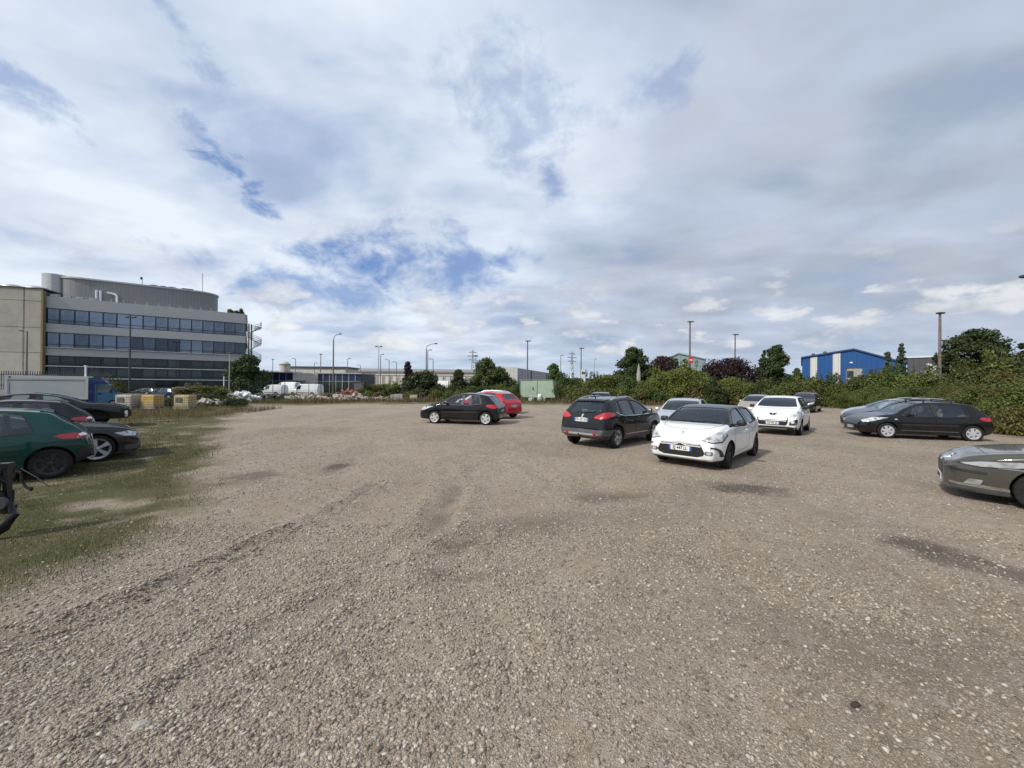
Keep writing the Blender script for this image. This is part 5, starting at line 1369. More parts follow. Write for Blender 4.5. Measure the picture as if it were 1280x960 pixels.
m_ = MB(); m_.box((w / 2, 1.2, a.z / 2), (w, 2.4, a.z)); m_.build('wall', M_CONC, q); m_ = MB(); m_.box((w * .2, -.03, a.z - 1.1), (.9, .1, 1.2)); m_.build('window', M_WINLOW, q); m_ = MB(); m_.box((w / 2, 1.2, a.z + .06), (w + .2, 2.6, .12)); m_.build('roof', M_DKSTEEL, q)
# --- teal shed
M_TEAL = cladding('pale_teal_sheet', (.24, .31, .325), 1.2, 'XY')
AN = R(-24); Y = 112; a = at(834, 449.5, Y); px_, pz_ = zpx(834, Y, AN, 848, 442.5); w, bz_ = zpx(834, Y, AN, 882, 450)
ts = empty('teal_shed', 'pale teal metal shed with gabled roof between the purple trees', 'industrial shed', (a.x, Y, 0), AN)
m_ = MB(); m_.prism([(0, 0), (w, 0), (w, bz_), (px_, pz_), (0, a.z)], 'y', 0, 25); m_.build('wall', M_TEAL, ts)
m_ = MB(); m_.prism([(-.2, a.z), (px_, pz_), (w + .2, bz_), (w + .2, bz_ + .35), (px_, pz_ + .35), (-.2, a.z + .35)], 'y', -.3, 25.3); m_.build('roof', plain('teal_roof', (.15, .25, .27), .5), ts)
# --- white sloping shed and grey works
AN = R(-34); Y = 74; a = at(952, 462, Y); w = along(952, Y, AN, 978); h_ = a.z
q = empty('white_shed', 'white and grey shed with sloping left roof edge behind the hedge', 'shed', (a.x, Y, 0), AN)
m_ = MB(); m_.prism([(0, 0), (w, 0), (w, h_), (.6, h_), (0, h_ - 1.4)], 'y', 0, 6); m_.build('wall', cladding('shed_pale_grey', (.42, .42, .42), 1.2, 'XY'), q)
m_ = MB(); m_.box((w * .72, -.05, 2.4), (w * .5, .12, 1.4)); m_.build('white_door', M_WHITEM, q)
m_ = MB(); m_.box((w / 2 + .3, 3, h_ + .06), (w, 6.4, .12)); m_.build('roof', M_DKSTEEL, q)
AN = R(-46); Y = 82; a = at(1134, 447.5, Y); w = along(1134, Y, AN, 1180)
q = empty('dark_works', 'dark grey flat roofed works with a white roof edge beyond the right hand pole', 'building', (a.x, Y, 0), AN)
m_ = MB(); m_.box((w / 2, 8, a.z / 2), (w, 16, a.z)); m_.build('wall', cladding('dark_grey_sheet', (.075, .075, .082), .9, 'XY'), q)
m_ = MB(); m_.box((w / 2, 8, a.z + .12), (w + .4, 16.4, .24)); m_.build('roof_edge', M_WHITEM, q)
# ------------------------------------------------------------------ vegetation
L_OLIVE = leaf_mat('leaf_olive', [(0.057, 0.075, 0.018), (0.093, 0.119, 0.028), (0.131, 0.157, 0.040), (0.177, 0.180, 0.052)])
L_YELLOW = leaf_mat('leaf_yellow_green', [(0.088, 0.109, 0.022), (0.139, 0.163, 0.032), (0.204, 0.219, 0.047), (0.109, 0.124, 0.030)])
L_DARK = leaf_mat('leaf_dark', [(0.030, 0.046, 0.016), (0.050, 0.071, 0.024), (0.073, 0.098, 0.034), (0.043, 0.057, 0.021)])
L_GREEN = leaf_mat('leaf_green', [(0.043, 0.070, 0.021), (0.073, 0.108, 0.030), (0.109, 0.142, 0.041), (0.066, 0.088, 0.026)])
L_RED = leaf_mat('leaf_red_brown', [(.085, .085, .028), (.125, .108, .036), (.155, .118, .042), (.095, .105, .030)])
L_PURPLE = leaf_mat('leaf_purple', [(0.026, 0.015, 0.017), (0.050, 0.025, 0.027), (0.076, 0.038, 0.038), (0.041, 0.030, 0.023)], .15)
L_PINE = leaf_mat('leaf_pine', [(0.039, 0.059, 0.036), (0.064, 0.089, 0.050), (0.091, 0.119, 0.064)], .12)
L_PALEG = leaf_mat('leaf_silver_green', [(0.109, 0.124, 0.073), (0.161, 0.176, 0.109), (0.219, 0.226, 0.146)])
L_BROWN = leaf_mat('leaf_dry_brown', [(0.124, 0.095, 0.043), (0.189, 0.146, 0.073), (0.109, 0.103, 0.036), (0.249, 0.189, 0.095)])
M_BARK = plain('bark', (.075, .058, .042), .95, var=.4, scale=9, spec=.1)

def leaves(blobs, n, size, seed, flat=.35, shell=.62):
    """blobs: (cx,cy,cz, rx,ry,rz); returns quads"""
    r = np.random.default_rng(seed); B = np.array(blobs, float)
    ar = (B[:, 3] * B[:, 4] + B[:, 3] * B[:, 5] + B[:, 4] * B[:, 5]); pr = ar / ar.sum()
    i = r.choice(len(B), n, p=pr)
    d = r.normal(size=(n, 3)); d /= np.linalg.norm(d, axis=1)[:, None]
    rad = (shell + (1 - shell) * r.random(n) ** .6) * (1 + .17 * r.normal(size=n))
    p = B[i, :3] + d * B[i, 3:] * rad[:, None]
    keep = p[:, 2] > .02; p, d = p[keep], d[keep]; n = len(p)
    nr = d * .7 + r.normal(size=(n, 3)) * .55 + np.array([0, 0, flat]); nr /= np.linalg.norm(nr, axis=1)[:, None]
    u = np.cross(nr, r.normal(size=(n, 3))); u /= np.linalg.norm(u, axis=1)[:, None]; v = np.cross(nr, u)
    s = size * (.55 + .9 * r.random(n)); a, b = (s * .62)[:, None], (s * .40)[:, None]
    bend = (nr * (s * .12)[:, None])
    q = np.stack([p - u * a, p - v * b + bend, p + u * a, p + v * b + bend], 1)
    return q.reshape(-1, 3), np.arange(n * 4).reshape(-1, 4)
def quads_obj(name, vf, mat, parent):
    o = link(name, np_mesh(name, vf[0], vf[1], None), parent)
    o.data.materials.append(mat); return o

def blob_cloud(r, n, rx, ry, z0, z1, shape, rad):
    # evenly spread clumps: low discrepancy in height and angle, jittered
    """sub-clumps spread through an envelope; shape(t) relative half width at height t"""
    out = []
    for i_ in range(n):
        t = (((i_ + r.random()) / n) ** .9); z = z0 + (z1 - z0) * t; k = shape(t); a = i_ * 2.39996 + r.normal() * .35; q = math.sqrt(r.random()) * .35 + .62
        if i_ % 3 == 0: q *= .45
        s = rad * (.55 + .8 * r.random()) * (.55 + .5 * k)
        out.append((math.cos(a) * q * k * rx, math.sin(a) * q * k * ry, max(z - s * .3, s * .5), s * 1.1, s * 1.1, s * .85))
    return out
SH = dict(round=lambda t: max(.15, math.sqrt(max(0, 1 - (t * 2 - .9) ** 2 / 1.25))), cone=lambda t: 1.02 - t * .98, egg=lambda t: max(.1, math.sin(math.pi * (.12 + .86 * t)) ** .7), column=lambda t: max(.12, (math.sin(math.pi * min(1, .18 + .8 * t))) ** .5), dome=lambda t: math.sqrt(max(0.02, 1 - t * t * .95)), bush=lambda t: (1 - .55 * t * t))
def limb_mesh(r, H, z0, n, spread, r0):
    mb = MB(); top = z0 + (H - z0) * .75
    wig = [(r.normal() * .04 * H * t, r.normal() * .04 * H * t, top * t) for t in (0, .25, .5, .75, 1)]
    mb.tube(wig, [r0, r0 * .85, r0 * .65, r0 * .4, r0 * .15], 8)
    for k in range(n):
        t = .25 + .6 * r.random(); j = t * 4; i = min(3, int(j)); f = j - i
        p = Vector(wig[i]) * (1 - f) + Vector(wig[i + 1]) * f
        a = r.random() * 6.283; L_ = spread * (.5 + .5 * r.random())
        e = p + Vector((math.cos(a) * L_, math.sin(a) * L_, L_ * .6)); m_ = (p + e) / 2 + Vector((0, 0, -.06 * L_))
        mb.tube([p, m_, e], [r0 * .4, r0 * .25, r0 * .08], 5)
    return mb
def tree(label, x, y, H, w, shape, mat, n=9000, leaf=.2, z0=.25, clumps=26, clump=.30, trunk_r=.16, group=None, name='broadleaf_tree', seed=0, bias=None, depth=None, zg=None, lean=0):
    r = np.random.default_rng(seed + 1000)
    rt = empty(name, label, 'tree', (x, y, gz(x, y) if zg is None else zg), r.random() * 0.2, group)
    rad = w * .5 * clump
    B = blob_cloud(r, clumps, w * .5 - rad * .6, (depth or w) * .5 - rad * .6, H * z0, H - rad * .8, SH[shape], rad)
    if bias: B = [(bx + bias * (bz / H) ** 1.5, by, bz, a, b, c) for bx, by, bz, a, b, c in B]
    q = leaves(B, n, leaf, seed)
    quads_obj('crown', q, mat, rt)
    limb_mesh(r, H, H * z0, 7, w * .32, trunk_r).build('trunk', M_BARK, rt, 40)
    return rt
# bush meshes shared by the hedges
def bush_data(seed, w, H, d, n, leaf, spiky=False):
    r = np.random.default_rng(seed)
    B = blob_cloud(r, 22, w * .42, d * .42, .1, H * .92, SH['bush'], w * .17)
    if spiky:
        for k in range(16):
            a = r.random() * 6.283; q = r.random() * w * .38; z = H * (.75 + .35 * r.random()); B.append((math.cos(a) * q, math.sin(a) * q * d / w, z, .13, .13, .45))
    lv = leaves(B, n, leaf, seed)
    me = np_mesh('foliage', lv[0], lv[1], None); me.materials.append(L_OLIVE)
    mb = MB()
    for k in range(9):
        a = r.random() * 6.283; q = r.random() * w * .3
        mb.tube([(math.cos(a) * q * .3, math.sin(a) * q * .3, 0), (math.cos(a) * q * .7, math.sin(a) * q * .7, H * .45), (math.cos(a) * q * 1.3, math.sin(a) * q * 1.3, H * .85)], [.035, .025, .01], 5)
    return me, mb.mesh('stems', M_BARK, 40)
BUSH = [bush_data(50 + k, 3.6, 3.4, 3.0, 8200, .135, k in (1, 3)) for k in range(5)]
LOWB = [bush_data(70 + k, 2.6, 1.3, 1.8, 3600, .10) for k in range(3)]
NEARB = [bush_data(80 + k, 3.4, 3.2, 2.8, 17000, .075, k == 1) for k in range(4)]
def bush(kind, k, x, y, sc, sz, mat, label, group, rz=0.0, z=None, name='hedge_bush'):
    fm, sm = kind[k % len(kind)]
    rt = empty(name, label, 'bush', (x, y, (gz(x, y) if z is None else z)), rz, group); rt.scale = (sc, sc, sz)
    o = link('foliage', fm, rt); o.material_slots[0].link = 'OBJECT'; o.material_slots[0].material = mat
    link('stems', sm, rt)
    return rt
r = np.random.default_rng(5)
# hedge along the far edge, right of the container up to the corner
GR = 'bushes of the hedge behind the gravel yard'
lab = {'L_OLIVE': 'olive green bush in the tall hedge along the far edge of the yard', 'L_YELLOW': 'bright yellow green bush in the tall hedge along the far edge of the yard', 'L_GREEN': 'mid green bush in the tall hedge along the far edge of the yard', 'L_DARK': 'dark green bush in the tall hedge along the far edge of the yard', 'L_RED': 'reddish brown bush in the hedge on the right', 'L_BROWN': 'dry brown low scrub at the foot of the hedge'}
mats = dict(L_OLIVE=L_OLIVE, L_YELLOW=L_YELLOW, L_GREEN=L_GREEN, L_DARK=L_DARK, L_RED=L_RED, L_BROWN=L_BROWN)
def gl(k): return {'L_OLIVE': 'olive bushes of the far hedge', 'L_YELLOW': 'yellow green bushes of the far hedge', 'L_GREEN': 'mid green bushes of the far hedge', 'L_DARK': 'dark bushes of the far hedge', 'L_RED': 'reddish bushes of the right hedge', 'L_BROWN': 'brown scrub at the foot of the hedge'}[k]
def put(px, top, Y, mat, kind=BUSH, H0=3.4, wide=1.0, nm='hedge_bush'):
    p = at(px, top, Y); h_ = p.z; global kk; kk += 1
    sz = h_ / (H0 * 1.06); sc = wide * (.8 + .25 * r.random()) * (.55 + .45 * min(1.3, sz))
    bush(kind, kk, p.x, Y + r.normal() * .5, sc, sz, mats[mat], lab[mat], gl(mat), r.random() * 6.28, name=nm)
kk = 0
FAR = [(708, 470, 47, 'L_GREEN'), (722, 468, 48, 'L_OLIVE'), (742, 467, 47, 'L_OLIVE'), (757, 463, 48, 'L_YELLOW'), (772, 464, 48, 'L_OLIVE'), (786, 470, 46, 'L_GREEN'), (803, 472, 45, 'L_OLIVE'), (820, 461, 47, 'L_YELLOW'), (832, 458, 48, 'L_YELLOW'), (846, 456, 46, 'L_YELLOW'), (860, 455, 47, 'L_YELLOW'), (873, 460, 46, 'L_OLIVE'),
       (888, 474, 44, 'L_DARK'), (902, 470, 45, 'L_YELLOW'), (914, 468, 45, 'L_YELLOW'), (930, 474, 44, 'L_OLIVE'), (947, 472, 45, 'L_GREEN'), (962, 475, 45, 'L_OLIVE'), (978, 474, 44, 'L_OLIVE'), (994, 474, 44, 'L_GREEN'), (1008, 471, 43, 'L_OLIVE'), (1023, 466, 43, 'L_OLIVE'), (1036, 468, 43, 'L_GREEN'), (1050, 474, 41, 'L_OLIVE'),
       (1066, 468, 40, 'L_GREEN'), (1082, 463, 39, 'L_OLIVE'), (1099, 460, 37, 'L_OLIVE'), (1117, 458, 36, 'L_GREEN'), (1134, 461, 35, 'L_OLIVE'), (1150, 463, 33, 'L_OLIVE'), (1168, 461, 32, 'L_OLIVE'), (1186, 459, 30, 'L_GREEN'), (1204, 455, 29, 'L_OLIVE'), (1222, 452, 28, 'L_OLIVE'),
       (1243, 447, 27, 'L_OLIVE'), (1262, 440, 26, 'L_OLIVE'), (1284, 434, 25, 'L_GREEN')]
for px, tp, Y, m_ in FAR: put(px, tp, Y, m_)
# a second, looser row in front and scrub at its foot
for i, px in enumerate(range(712, 1060, 17)):
    Y = 45.2 - max(0, px - 900) * .018
    put(px + r.normal() * 3, 480 + r.random() * 5, Y, ['L_OLIVE', 'L_BROWN', 'L_GREEN', 'L_OLIVE'][i % 4], LOWB, 1.3, 1.3)
for i, (px, tp, Y, m_) in enumerate([(1060, 484, 38, 'L_OLIVE'), (1078, 482, 36, 'L_GREEN'), (1096, 480, 34, 'L_OLIVE'), (1116, 480, 32, 'L_OLIVE'), (1136, 478, 30, 'L_OLIVE'), (1156, 476, 28, 'L_GREEN'), (1176, 476, 26, 'L_OLIVE'), (1198, 476, 24.2, 'L_OLIVE'), (1218, 470, 22.5, 'L_RED'), (1238, 474, 20.8, 'L_OLIVE'), (1262, 466, 20.0, 'L_RED'), (1290, 470, 18.6, 'L_OLIVE'), (1322, 462, 17.4, 'L_RED'), (1375, 460, 16.0, 'L_OLIVE'), (1440, 452, 14.6, 'L_GREEN'), (1530, 445, 13.0, 'L_OLIVE'), (1650, 430, 11.4, 'L_OLIVE'), (1320, 428, 23, 'L_GREEN'), (1375, 420, 21, 'L_OLIVE'), (1450, 408, 19, 'L_OLIVE')]):
    put(px, tp, Y, m_, NEARB, 3.2, 1.0)
for i, (px, tp, Y, m_) in enumerate([(1226, 505, 19.6, 'L_OLIVE'), (1246, 512, 18.4, 'L_RED'), (1270, 508, 17.3, 'L_OLIVE'), (1296, 505, 16.4, 'L_RED')]):
    put(px, tp, Y, m_, LOWB, 1.3, .8)
# left half of the far edge: lower scrub
lab.update(L_OLIVE='olive green bush in the low scrub left of the green container', L_GREEN='mid green bush in the low scrub left of the green container', L_DARK='dark green bush in the low scrub left of the green container', L_BROWN='dry brown low scrub beside the rubble at the far edge', L_YELLOW='yellow green bush in the low scrub left of the green container')
_gl = gl
def gl(k): return {'L_OLIVE': 'olive bushes left of the container', 'L_GREEN': 'mid green bushes left of the container', 'L_DARK': 'dark bushes left of the container', 'L_BROWN': 'brown scrub beside the rubble', 'L_YELLOW': 'yellow green bushes left of the container'}[k]
for i, (px, tp, Y, m_, kd) in enumerate([(455, 478, 52, 'L_OLIVE', BUSH), (468, 476, 53, 'L_YELLOW', BUSH), (482, 477, 52, 'L_OLIVE', BUSH), (496, 478, 52, 'L_OLIVE', BUSH), (550, 478, 50, 'L_DARK', BUSH), (562, 482, 49, 'L_OLIVE', BUSH), (590, 480, 49, 'L_OLIVE', BUSH), (604, 481, 49, 'L_GREEN', BUSH), (626, 479, 49, 'L_OLIVE', BUSH), (641, 480, 51, 'L_OLIVE', BUSH), (650, 479, 53, 'L_DARK', BUSH), (664, 477, 54, 'L_OLIVE', BUSH), (680, 474, 55, 'L_GREEN', BUSH), (697, 473, 52, 'L_GREEN', BUSH),
     (545, 487, 47, 'L_OLIVE', LOWB), (560, 488, 47, 'L_GREEN', LOWB), (575, 487, 47, 'L_OLIVE', LOWB), (592, 487, 47, 'L_DARK', LOWB), (608, 486, 47, 'L_OLIVE', LOWB), (625, 486, 47, 'L_OLIVE', LOWB), (642, 486, 48, 'L_GREEN', LOWB), (512, 489, 48, 'L_OLIVE', LOWB), (475, 488, 49, 'L_BROWN', LOWB), (438, 490, 49, 'L_BROWN', LOWB), (405, 491, 49, 'L_BROWN', LOWB), (375, 491, 49, 'L_BROWN', LOWB), (345, 490, 48, 'L_BROWN', LOWB), (318, 491, 46, 'L_BROWN', LOWB), (461, 486, 50, 'L_OLIVE', LOWB), (417, 488, 50, 'L_OLIVE', LOWB), (362, 488, 50, 'L_BROWN', LOWB)]):
    put(px, tp, Y, m_, kd, 3.4 if kd is BUSH else 1.3, 1.0, 'scrub_bush')
# bramble mound behind the caged tanks
def one(px, tp, Y, mat, kind, H0, label, wide, nm, rz=0.3, zb=-.2):
    p = at(px, tp, Y); h_ = p.z - zb
    q = bush(kind, int(px), p.x, Y, wide, h_ / (H0 * 1.05), mat, label, None, rz, zb, nm); return q
one(236, 481, 40, L_BROWN, BUSH, 3.4, 'brownish bramble mound just right of the rightmost caged tank', .95, 'bramble')
one(254, 479.5, 41, L_OLIVE, BUSH, 3.4, 'olive bramble mound in the middle of the bramble thicket by the tanks', 1.0, 'bramble', 1.9)
one(272, 480, 42, L_OLIVE, BUSH, 3.4, 'olive bramble mound at the right end of the thicket by the tanks', .85, 'bramble', 3.0)
one(264, 491, 37, L_DARK, LOWB, 1.3, 'low dark weeds in front of the bramble thicket', 1.3, 'weed_clump')
one(148, 474, 47, L_OLIVE, BUSH, 3.4, 'small green bush behind the nose of the box truck', .6, 'shrub')
for k, px in enumerate((212, 290, 300)): one(px, 497, 34 + k, L_DARK, LOWB, 1.3, ['dark weeds between two caged tanks', 'green weeds at the edge of the grass by the white bags', 'taller green weeds just left of the white bag heap'][k], .8, 'weed_clump', k)

# ---- trees
def T(label, px, top, base_Y, wpx, shape, mat, **kw):
    p = at(px, top, base_Y); w = wpx / F_PX * base_Y
    return tree(label, p.x, base_Y, p.z, w, shape, mat, zg=0, **kw)
T('dense dark evergreen tree at the foot of the spiral stair', 309, 438, 56, 46, 'egg', L_DARK, n=9000, leaf=.24, z0=.06, clumps=34, clump=.34, seed=1, name='evergreen_tree')
T('slim dark reddish tree rising behind the dark spruce by the warehouse', 510, 451, 64, 15, 'egg', L_PURPLE, n=3500, leaf=.22, clumps=16, clump=.42, seed=2)
T('broad dark bushy tree in front of the beige warehouse', 527, 459, 51, 58, 'dome', L_DARK, n=11000, leaf=.2, z0=.05, clumps=38, clump=.26, seed=3)
T('ragged dark tree with spiky top just left of the tall green tree', 573, 458, 51, 44, 'cone', L_DARK, n=8000, leaf=.2, z0=.05, clumps=30, clump=.30, seed=4)
T('tall green tree in the middle left of the green container', 609, 444, 53, 46, 'egg', L_GREEN, n=13000, leaf=.18, z0=.05, clumps=52, clump=.26, seed=5)
T('smaller green tree leaning out right of the tall green tree', 628, 456, 54, 32, 'egg', L_GREEN, n=7000, leaf=.2, z0=.05, clumps=26, clump=.34, seed=6)
T('green tree with two tops behind the green container', 693, 452, 62, 24, 'egg', L_GREEN, n=6000, leaf=.24, z0=.1, clumps=20, clump=.36, seed=7)
T('large dark green chestnut tree standing above the hedge', 792, 430, 60, 46, 'egg', L_DARK, n=15000, leaf=.25, z0=.08, clumps=60, clump=.26, seed=8, name='chestnut_tree')
T('dark purple leaved tree next to the chestnut tree', 827, 441, 62, 52, 'round', L_PURPLE, n=12000, leaf=.24, z0=.1, clumps=32, clump=.30, seed=9, name='purple_tree')
T('wide dark purple leaved tree right of the pole with the red sign', 913, 441, 60, 104, 'dome', L_PURPLE, n=21000, leaf=.21, z0=.05, clumps=76, clump=.19, seed=10, name='purple_tree', depth=6)
T('small sapling with thin top in front of the teal shed', 846, 447, 58, 9, 'column', L_DARK, n=1500, leaf=.2, clumps=12, clump=.5, seed=11, name='sapling')
T('second thin sapling close to the pole with the red sign', 856, 446, 57, 9, 'column', L_DARK, n=1500, leaf=.2, clumps=12, clump=.5, seed=12, name='sapling')
T('tall poplar leaning right above the white shed', 966, 427, 72, 30, 'column', L_DARK, n=10000, leaf=.27, z0=.08, clumps=40, clump=.34, seed=13, name='poplar_tree', bias=1.2)
T('shorter dark poplar left of the tall leaning poplar', 951, 435, 73, 18, 'cone', L_DARK, n=6000, leaf=.27, z0=.08, clumps=26, clump=.40, seed=14, name='poplar_tree', bias=.8)
T('small olive tree between the white shed and the blue shed', 996, 458, 68, 20, 'egg', L_GREEN, n=5000, leaf=.24, z0=.05, clumps=20, clump=.36, seed=15)
T('fuzzy conifer in front of the right end of the blue shed', 1110, 437, 50, 26, 'cone', L_PINE, n=6000, leaf=.16, z0=.1, clumps=34, clump=.24, seed=16, name='conifer')
T('pointed conifer standing right of the fuzzy conifer', 1127, 428, 52, 26, 'cone', L_PINE, n=7000, leaf=.16, z0=.15, clumps=38, clump=.22, seed=17, name='conifer')
T('big round dark oak above the right part of the hedge', 1221, 407, 41, 80, 'dome', L_DARK, n=20000, leaf=.19, z0=.28, clumps=70, clump=.20, seed=18, name='oak_tree', trunk_r=.3)
T('dark tree cut by the right edge of the photo', 1292, 418, 36, 34, 'round', L_DARK, n=8000, leaf=.17, z0=.1, clumps=26, clump=.3, seed=19)
p = at(1163, 449, 40); tree('small shrub with white blossom beside the right hand pole', p.x, 40, p.z, 1.5, 'egg', leaf_mat('white_blossom', [(.55, .56, .52), (.68, .68, .64), (.10, .12, .05), (.62, .62, .58)]), n=900, leaf=.18, clumps=10, clump=.5, seed=20, name='blossom_shrub', trunk_r=.05)
p = at(1046, 463, 60); tree('pale blossoming shrub in front of the white shed panel', p.x, 60, p.z, 1.5, 'egg', L_PALEG, n=900, leaf=.2, clumps=10, clump=.5, seed=21, name='blossom_shrub', trunk_r=.05)
# shrubs on the office roof
for k, (lx, h_) in enumerate(((22.6, 1.0), (23.6, .8), (24.3, 1.3))):
    v = Matrix.Translation(off.location) @ Matrix.Rotation(off.rotation_euler.z, 4, 'Z') @ Vector((lx, 1.6, 15.15))
    q = bush(LOWB, k, v.x, v.y, .5, h_ * .75, L_DARK, ['leftmost shrub on the office roof terrace', 'middle shrub on the office roof terrace', 'rightmost and largest shrub on the office roof terrace'][k], 'shrubs on the office roof', k, v.z, 'roof_shrub')
# far wooded ridge on the horizon
xs_ = np.arange(-900, 900, 6.0); prof = 9 + 9 * vn1.f(xs_ * .006, xs_ * 0, 4) + 3.0 * vn2.f(xs_ * .07, xs_ * 0, 3)
V = []; Fh = []
for i, (x, h_) in enumerate(zip(xs_, prof)):
    V += [(x, 520 + 20 * math.sin(x * .01), -1), (x, 525 + 20 * math.sin(x * .01), h_ * .7), (x, 545, h_), (x, 640, h_ * .9), (x, 700, -1)]
    if i:
        a = (i - 1) * 5; b = i * 5
        for j in range(4): Fh.append((a + j, b + j, b + j + 1, a + j + 1))
me = bpy.data.meshes.new('hills'); me.from_pydata(V, [], Fh); me.materials.append(plain('far_wood', (.045, .055, .05), 1.0, var=.35, scale=.06, spec=0)); me.shade_smooth()
tag(link('hills', me), 'low dark wooded ridge on the horizon', None, None, 'structure')
# ------------------------------------------------------------------ street furniture
def lamp(label, px, top, Y, style, r0=.09, mat=None, group='street lamps beyond the yard', armpx=8, base=None):
    mat = mat or M_GREYSTEEL
    p = at(px, top, Y); H = p.z
    rt = empty('street_lamp', label, 'street lamp', (p.x, Y, base if base is not None else 0), 0, group)
    k = 1.0 / F_PX * Y
    mb = MB()
    if style == 'arm':
        a = armpx * k
        mb.tube([(0, 0, -.1), (0, 0, H * .55), (0, 0, H * .9)], [r0 * 1.25, r0, r0 * .8], 10)
        mb.build('pole', mat, rt, 40)
        m2 = MB(); m2.tube([(0, 0, H * .9 - .02), (a * .08, 0, H * .955), (a * .35, 0, H * .985), (a * .8, 0, H)], r0 * .5, 8); m2.build('arm', mat, rt, 40)
        m3 = MB(); m3.blob((a * .92, 0, H + .02), (a * .34, .3, .2), 12, .7); m3.build('lamp_head', M_DKSTEEL, rt, 40)
    else:
        mb.tube([(0, 0, -.1), (0, 0, H * .5), (0, 0, H)], [r0 * 1.2, r0, r0 * .8], 10); mb.build('pole', mat, rt, 40)
        m3 = MB()
        if style == 'top': m3.blob((.05, 0, H + .05), (.75, .38, .18), 12, .5)
        elif style == 'flat': m3.blob((.1, 0, H + .04), (.95, .4, .14), 12, .4)
        elif style == 'double':
            m3.box((0, 0, H), (.9, .08, .08)); m3.blob((-.48, 0, H + .06), (.55, .3, .22), 10, .5); m3.blob((.48, 0, H + .06), (.55, .3, .22), 10, .5)
        elif style == 'left': m3.tube([(0, 0, H), (-.5, 0, H + .05)], r0 * .6, 6); m3.blob((-.7, 0, H + .05), (.6, .25, .14), 10, .5)
        elif style == 'right': m3.tube([(0, 0, H), (.35, 0, H + .08)], r0 * .6, 6); m3.blob((.55, 0, H + .1), (.6, .28, .16), 10, .5)
        m3.build('lamp_head', M_DKSTEEL, rt, 40)
    return rt
M_RUSTP = plain('weathered_pole', (.16, .125, .115), .7, var=.3)
lamp('tall dark lamp post in front of the office block windows', 163, 394, 50, 'double', .10, M_DKSTEEL, base=-.3)
lamp('thin lamp post in front of the beige concrete hall', 34, 411, 48, 'left', .085, M_GREYSTEEL, base=-.3)
lamp('pale thin lamp post in front of the right end of the office', 287, 439, 52, 'top', .06, M_GALV, base=-.3)
lamp('tall curved arm street lamp in front of the right navy wing', 417, 417.5, 62, 'arm', .11, M_GREYSTEEL, armpx=9)
lamp('street lamp with small dark head above the navy wings', 401, 443, 92, 'top', .10, M_GREYSTEEL)
lamp('thin street lamp just right of the water tank', 369.5, 448.5, 105, 'left', .09)
lamp('tiny lamp post left of the water tank', 341, 449.5, 110, 'top', .09)
lamp('faint lamp post over the flat works roof', 393, 454, 120, 'right', .09)
lamp('lamp post at the left gable of the long warehouse', 434.5, 448.5, 100, 'right', .09)
lamp('short lamp post before the warehouse roof, left of the twin lamps', 450.5, 456.5, 110, 'left', .09)
lamp('pale tall lamp post, left one of the close pair before the warehouse', 473.5, 433.5, 78, 'double', .085, M_GALV)
lamp('shorter lamp post, right one of the close pair before the warehouse', 475.8, 443.5, 88, 'right', .09)
lamp('grey lamp post with a spike before the warehouse', 486.5, 450, 92, 'left', .09)
lamp('slim lamp post left of the slim reddish tree', 495.5, 452.5, 95, 'left', .09)
lamp('tall long armed street lamp above the broad dark tree', 533, 429.5, 66, 'arm', .10, M_GREYSTEEL, armpx=13)
lamp('lamp with short head hugging the long armed street lamp', 534.8, 438, 74, 'right', .09)
lamp('small lamp post right of the long armed street lamp', 541.5, 449, 92, 'left', .10)
lamp('tall straight lamp post behind the green container', 659.5, 426.5, 60, 'flat', .11, M_RUSTP)
lamp('faint thin lamp post above the two topped tree', 701, 444.5, 105, 'right', .10)
lamp('lamp post beside the white totem sign', 726.5, 435.5, 66, 'flat', .10, M_RUSTP)
lamp('distant faint lamp post right of the totem sign', 743, 449, 120, 'right', .10, M_GALV)
lamp('tall lamp post carrying a red sign between the purple trees', 862.5, 402.5, 56, 'flat', .13, M_RUSTP)
lamp('lamp post rising out of the wide purple tree', 919, 418.5, 62, 'flat', .11, M_RUSTP)
lamp('nearest tall lamp post standing in the hedge beside the oak', 1175, 392, 38, 'top', .12, M_RUSTP)
lamp('dark wooden post rising beside the tall green tree', 594.5, 445, 70, 'top', .12, M_GALV)
lamp('lamp head reaching into the picture at the far right edge above the hedge', 1302, 347, 18, 'left', .09, M_GALV)
p = at(863, 450, 55.8); sg = MB(); sg.box((0, -.16, 0), (.66, .06, .95)); o = sg.build('road_sign', plain('red_sign', (.55, .05, .04), .5)); o.location = p; tag(o, 'small red and white sign on the tall lamp post', 'sign')
sg = MB(); sg.box((0, -.2, -.02), (.42, .02, .2)); sg.build('sign_plate', M_WHITEM, o)
# totem and stone post
p = at(729, 462, 58); q = empty('totem_sign', 'white upright totem sign above the hedge left of the chestnut tree', 'sign', (p.x, 58, 0))
m_ = MB(); m_.box((0, 0, p.z / 2 + .9), (.62, .25, p.z - 1.8)); m_.build('sign_panel', M_WHITEM, q); m_ = MB(); m_.box((.36, 0, p.z / 2), (.1, .2, p.z)); m_.build('post', M_DKSTEEL, q)
m_ = MB(); m_.box((0, -.14, p.z - .5), (.5, .02, .35)); m_.build('sign_stripe', M_GREYPL, q)
p = at(798.5, 454.5, 56); m_ = MB(); m_.lathe([(.34, 0), (.30, p.z * .5), (.30, p.z * .72), (.16, p.z * .88), (.02, p.z)], 10); o = m_.build('stone_post', M_CONC, None, 40); o.location = (p.x, 56, 0); tag(o, 'pointed grey stone post in front of the chestnut tree', 'post')
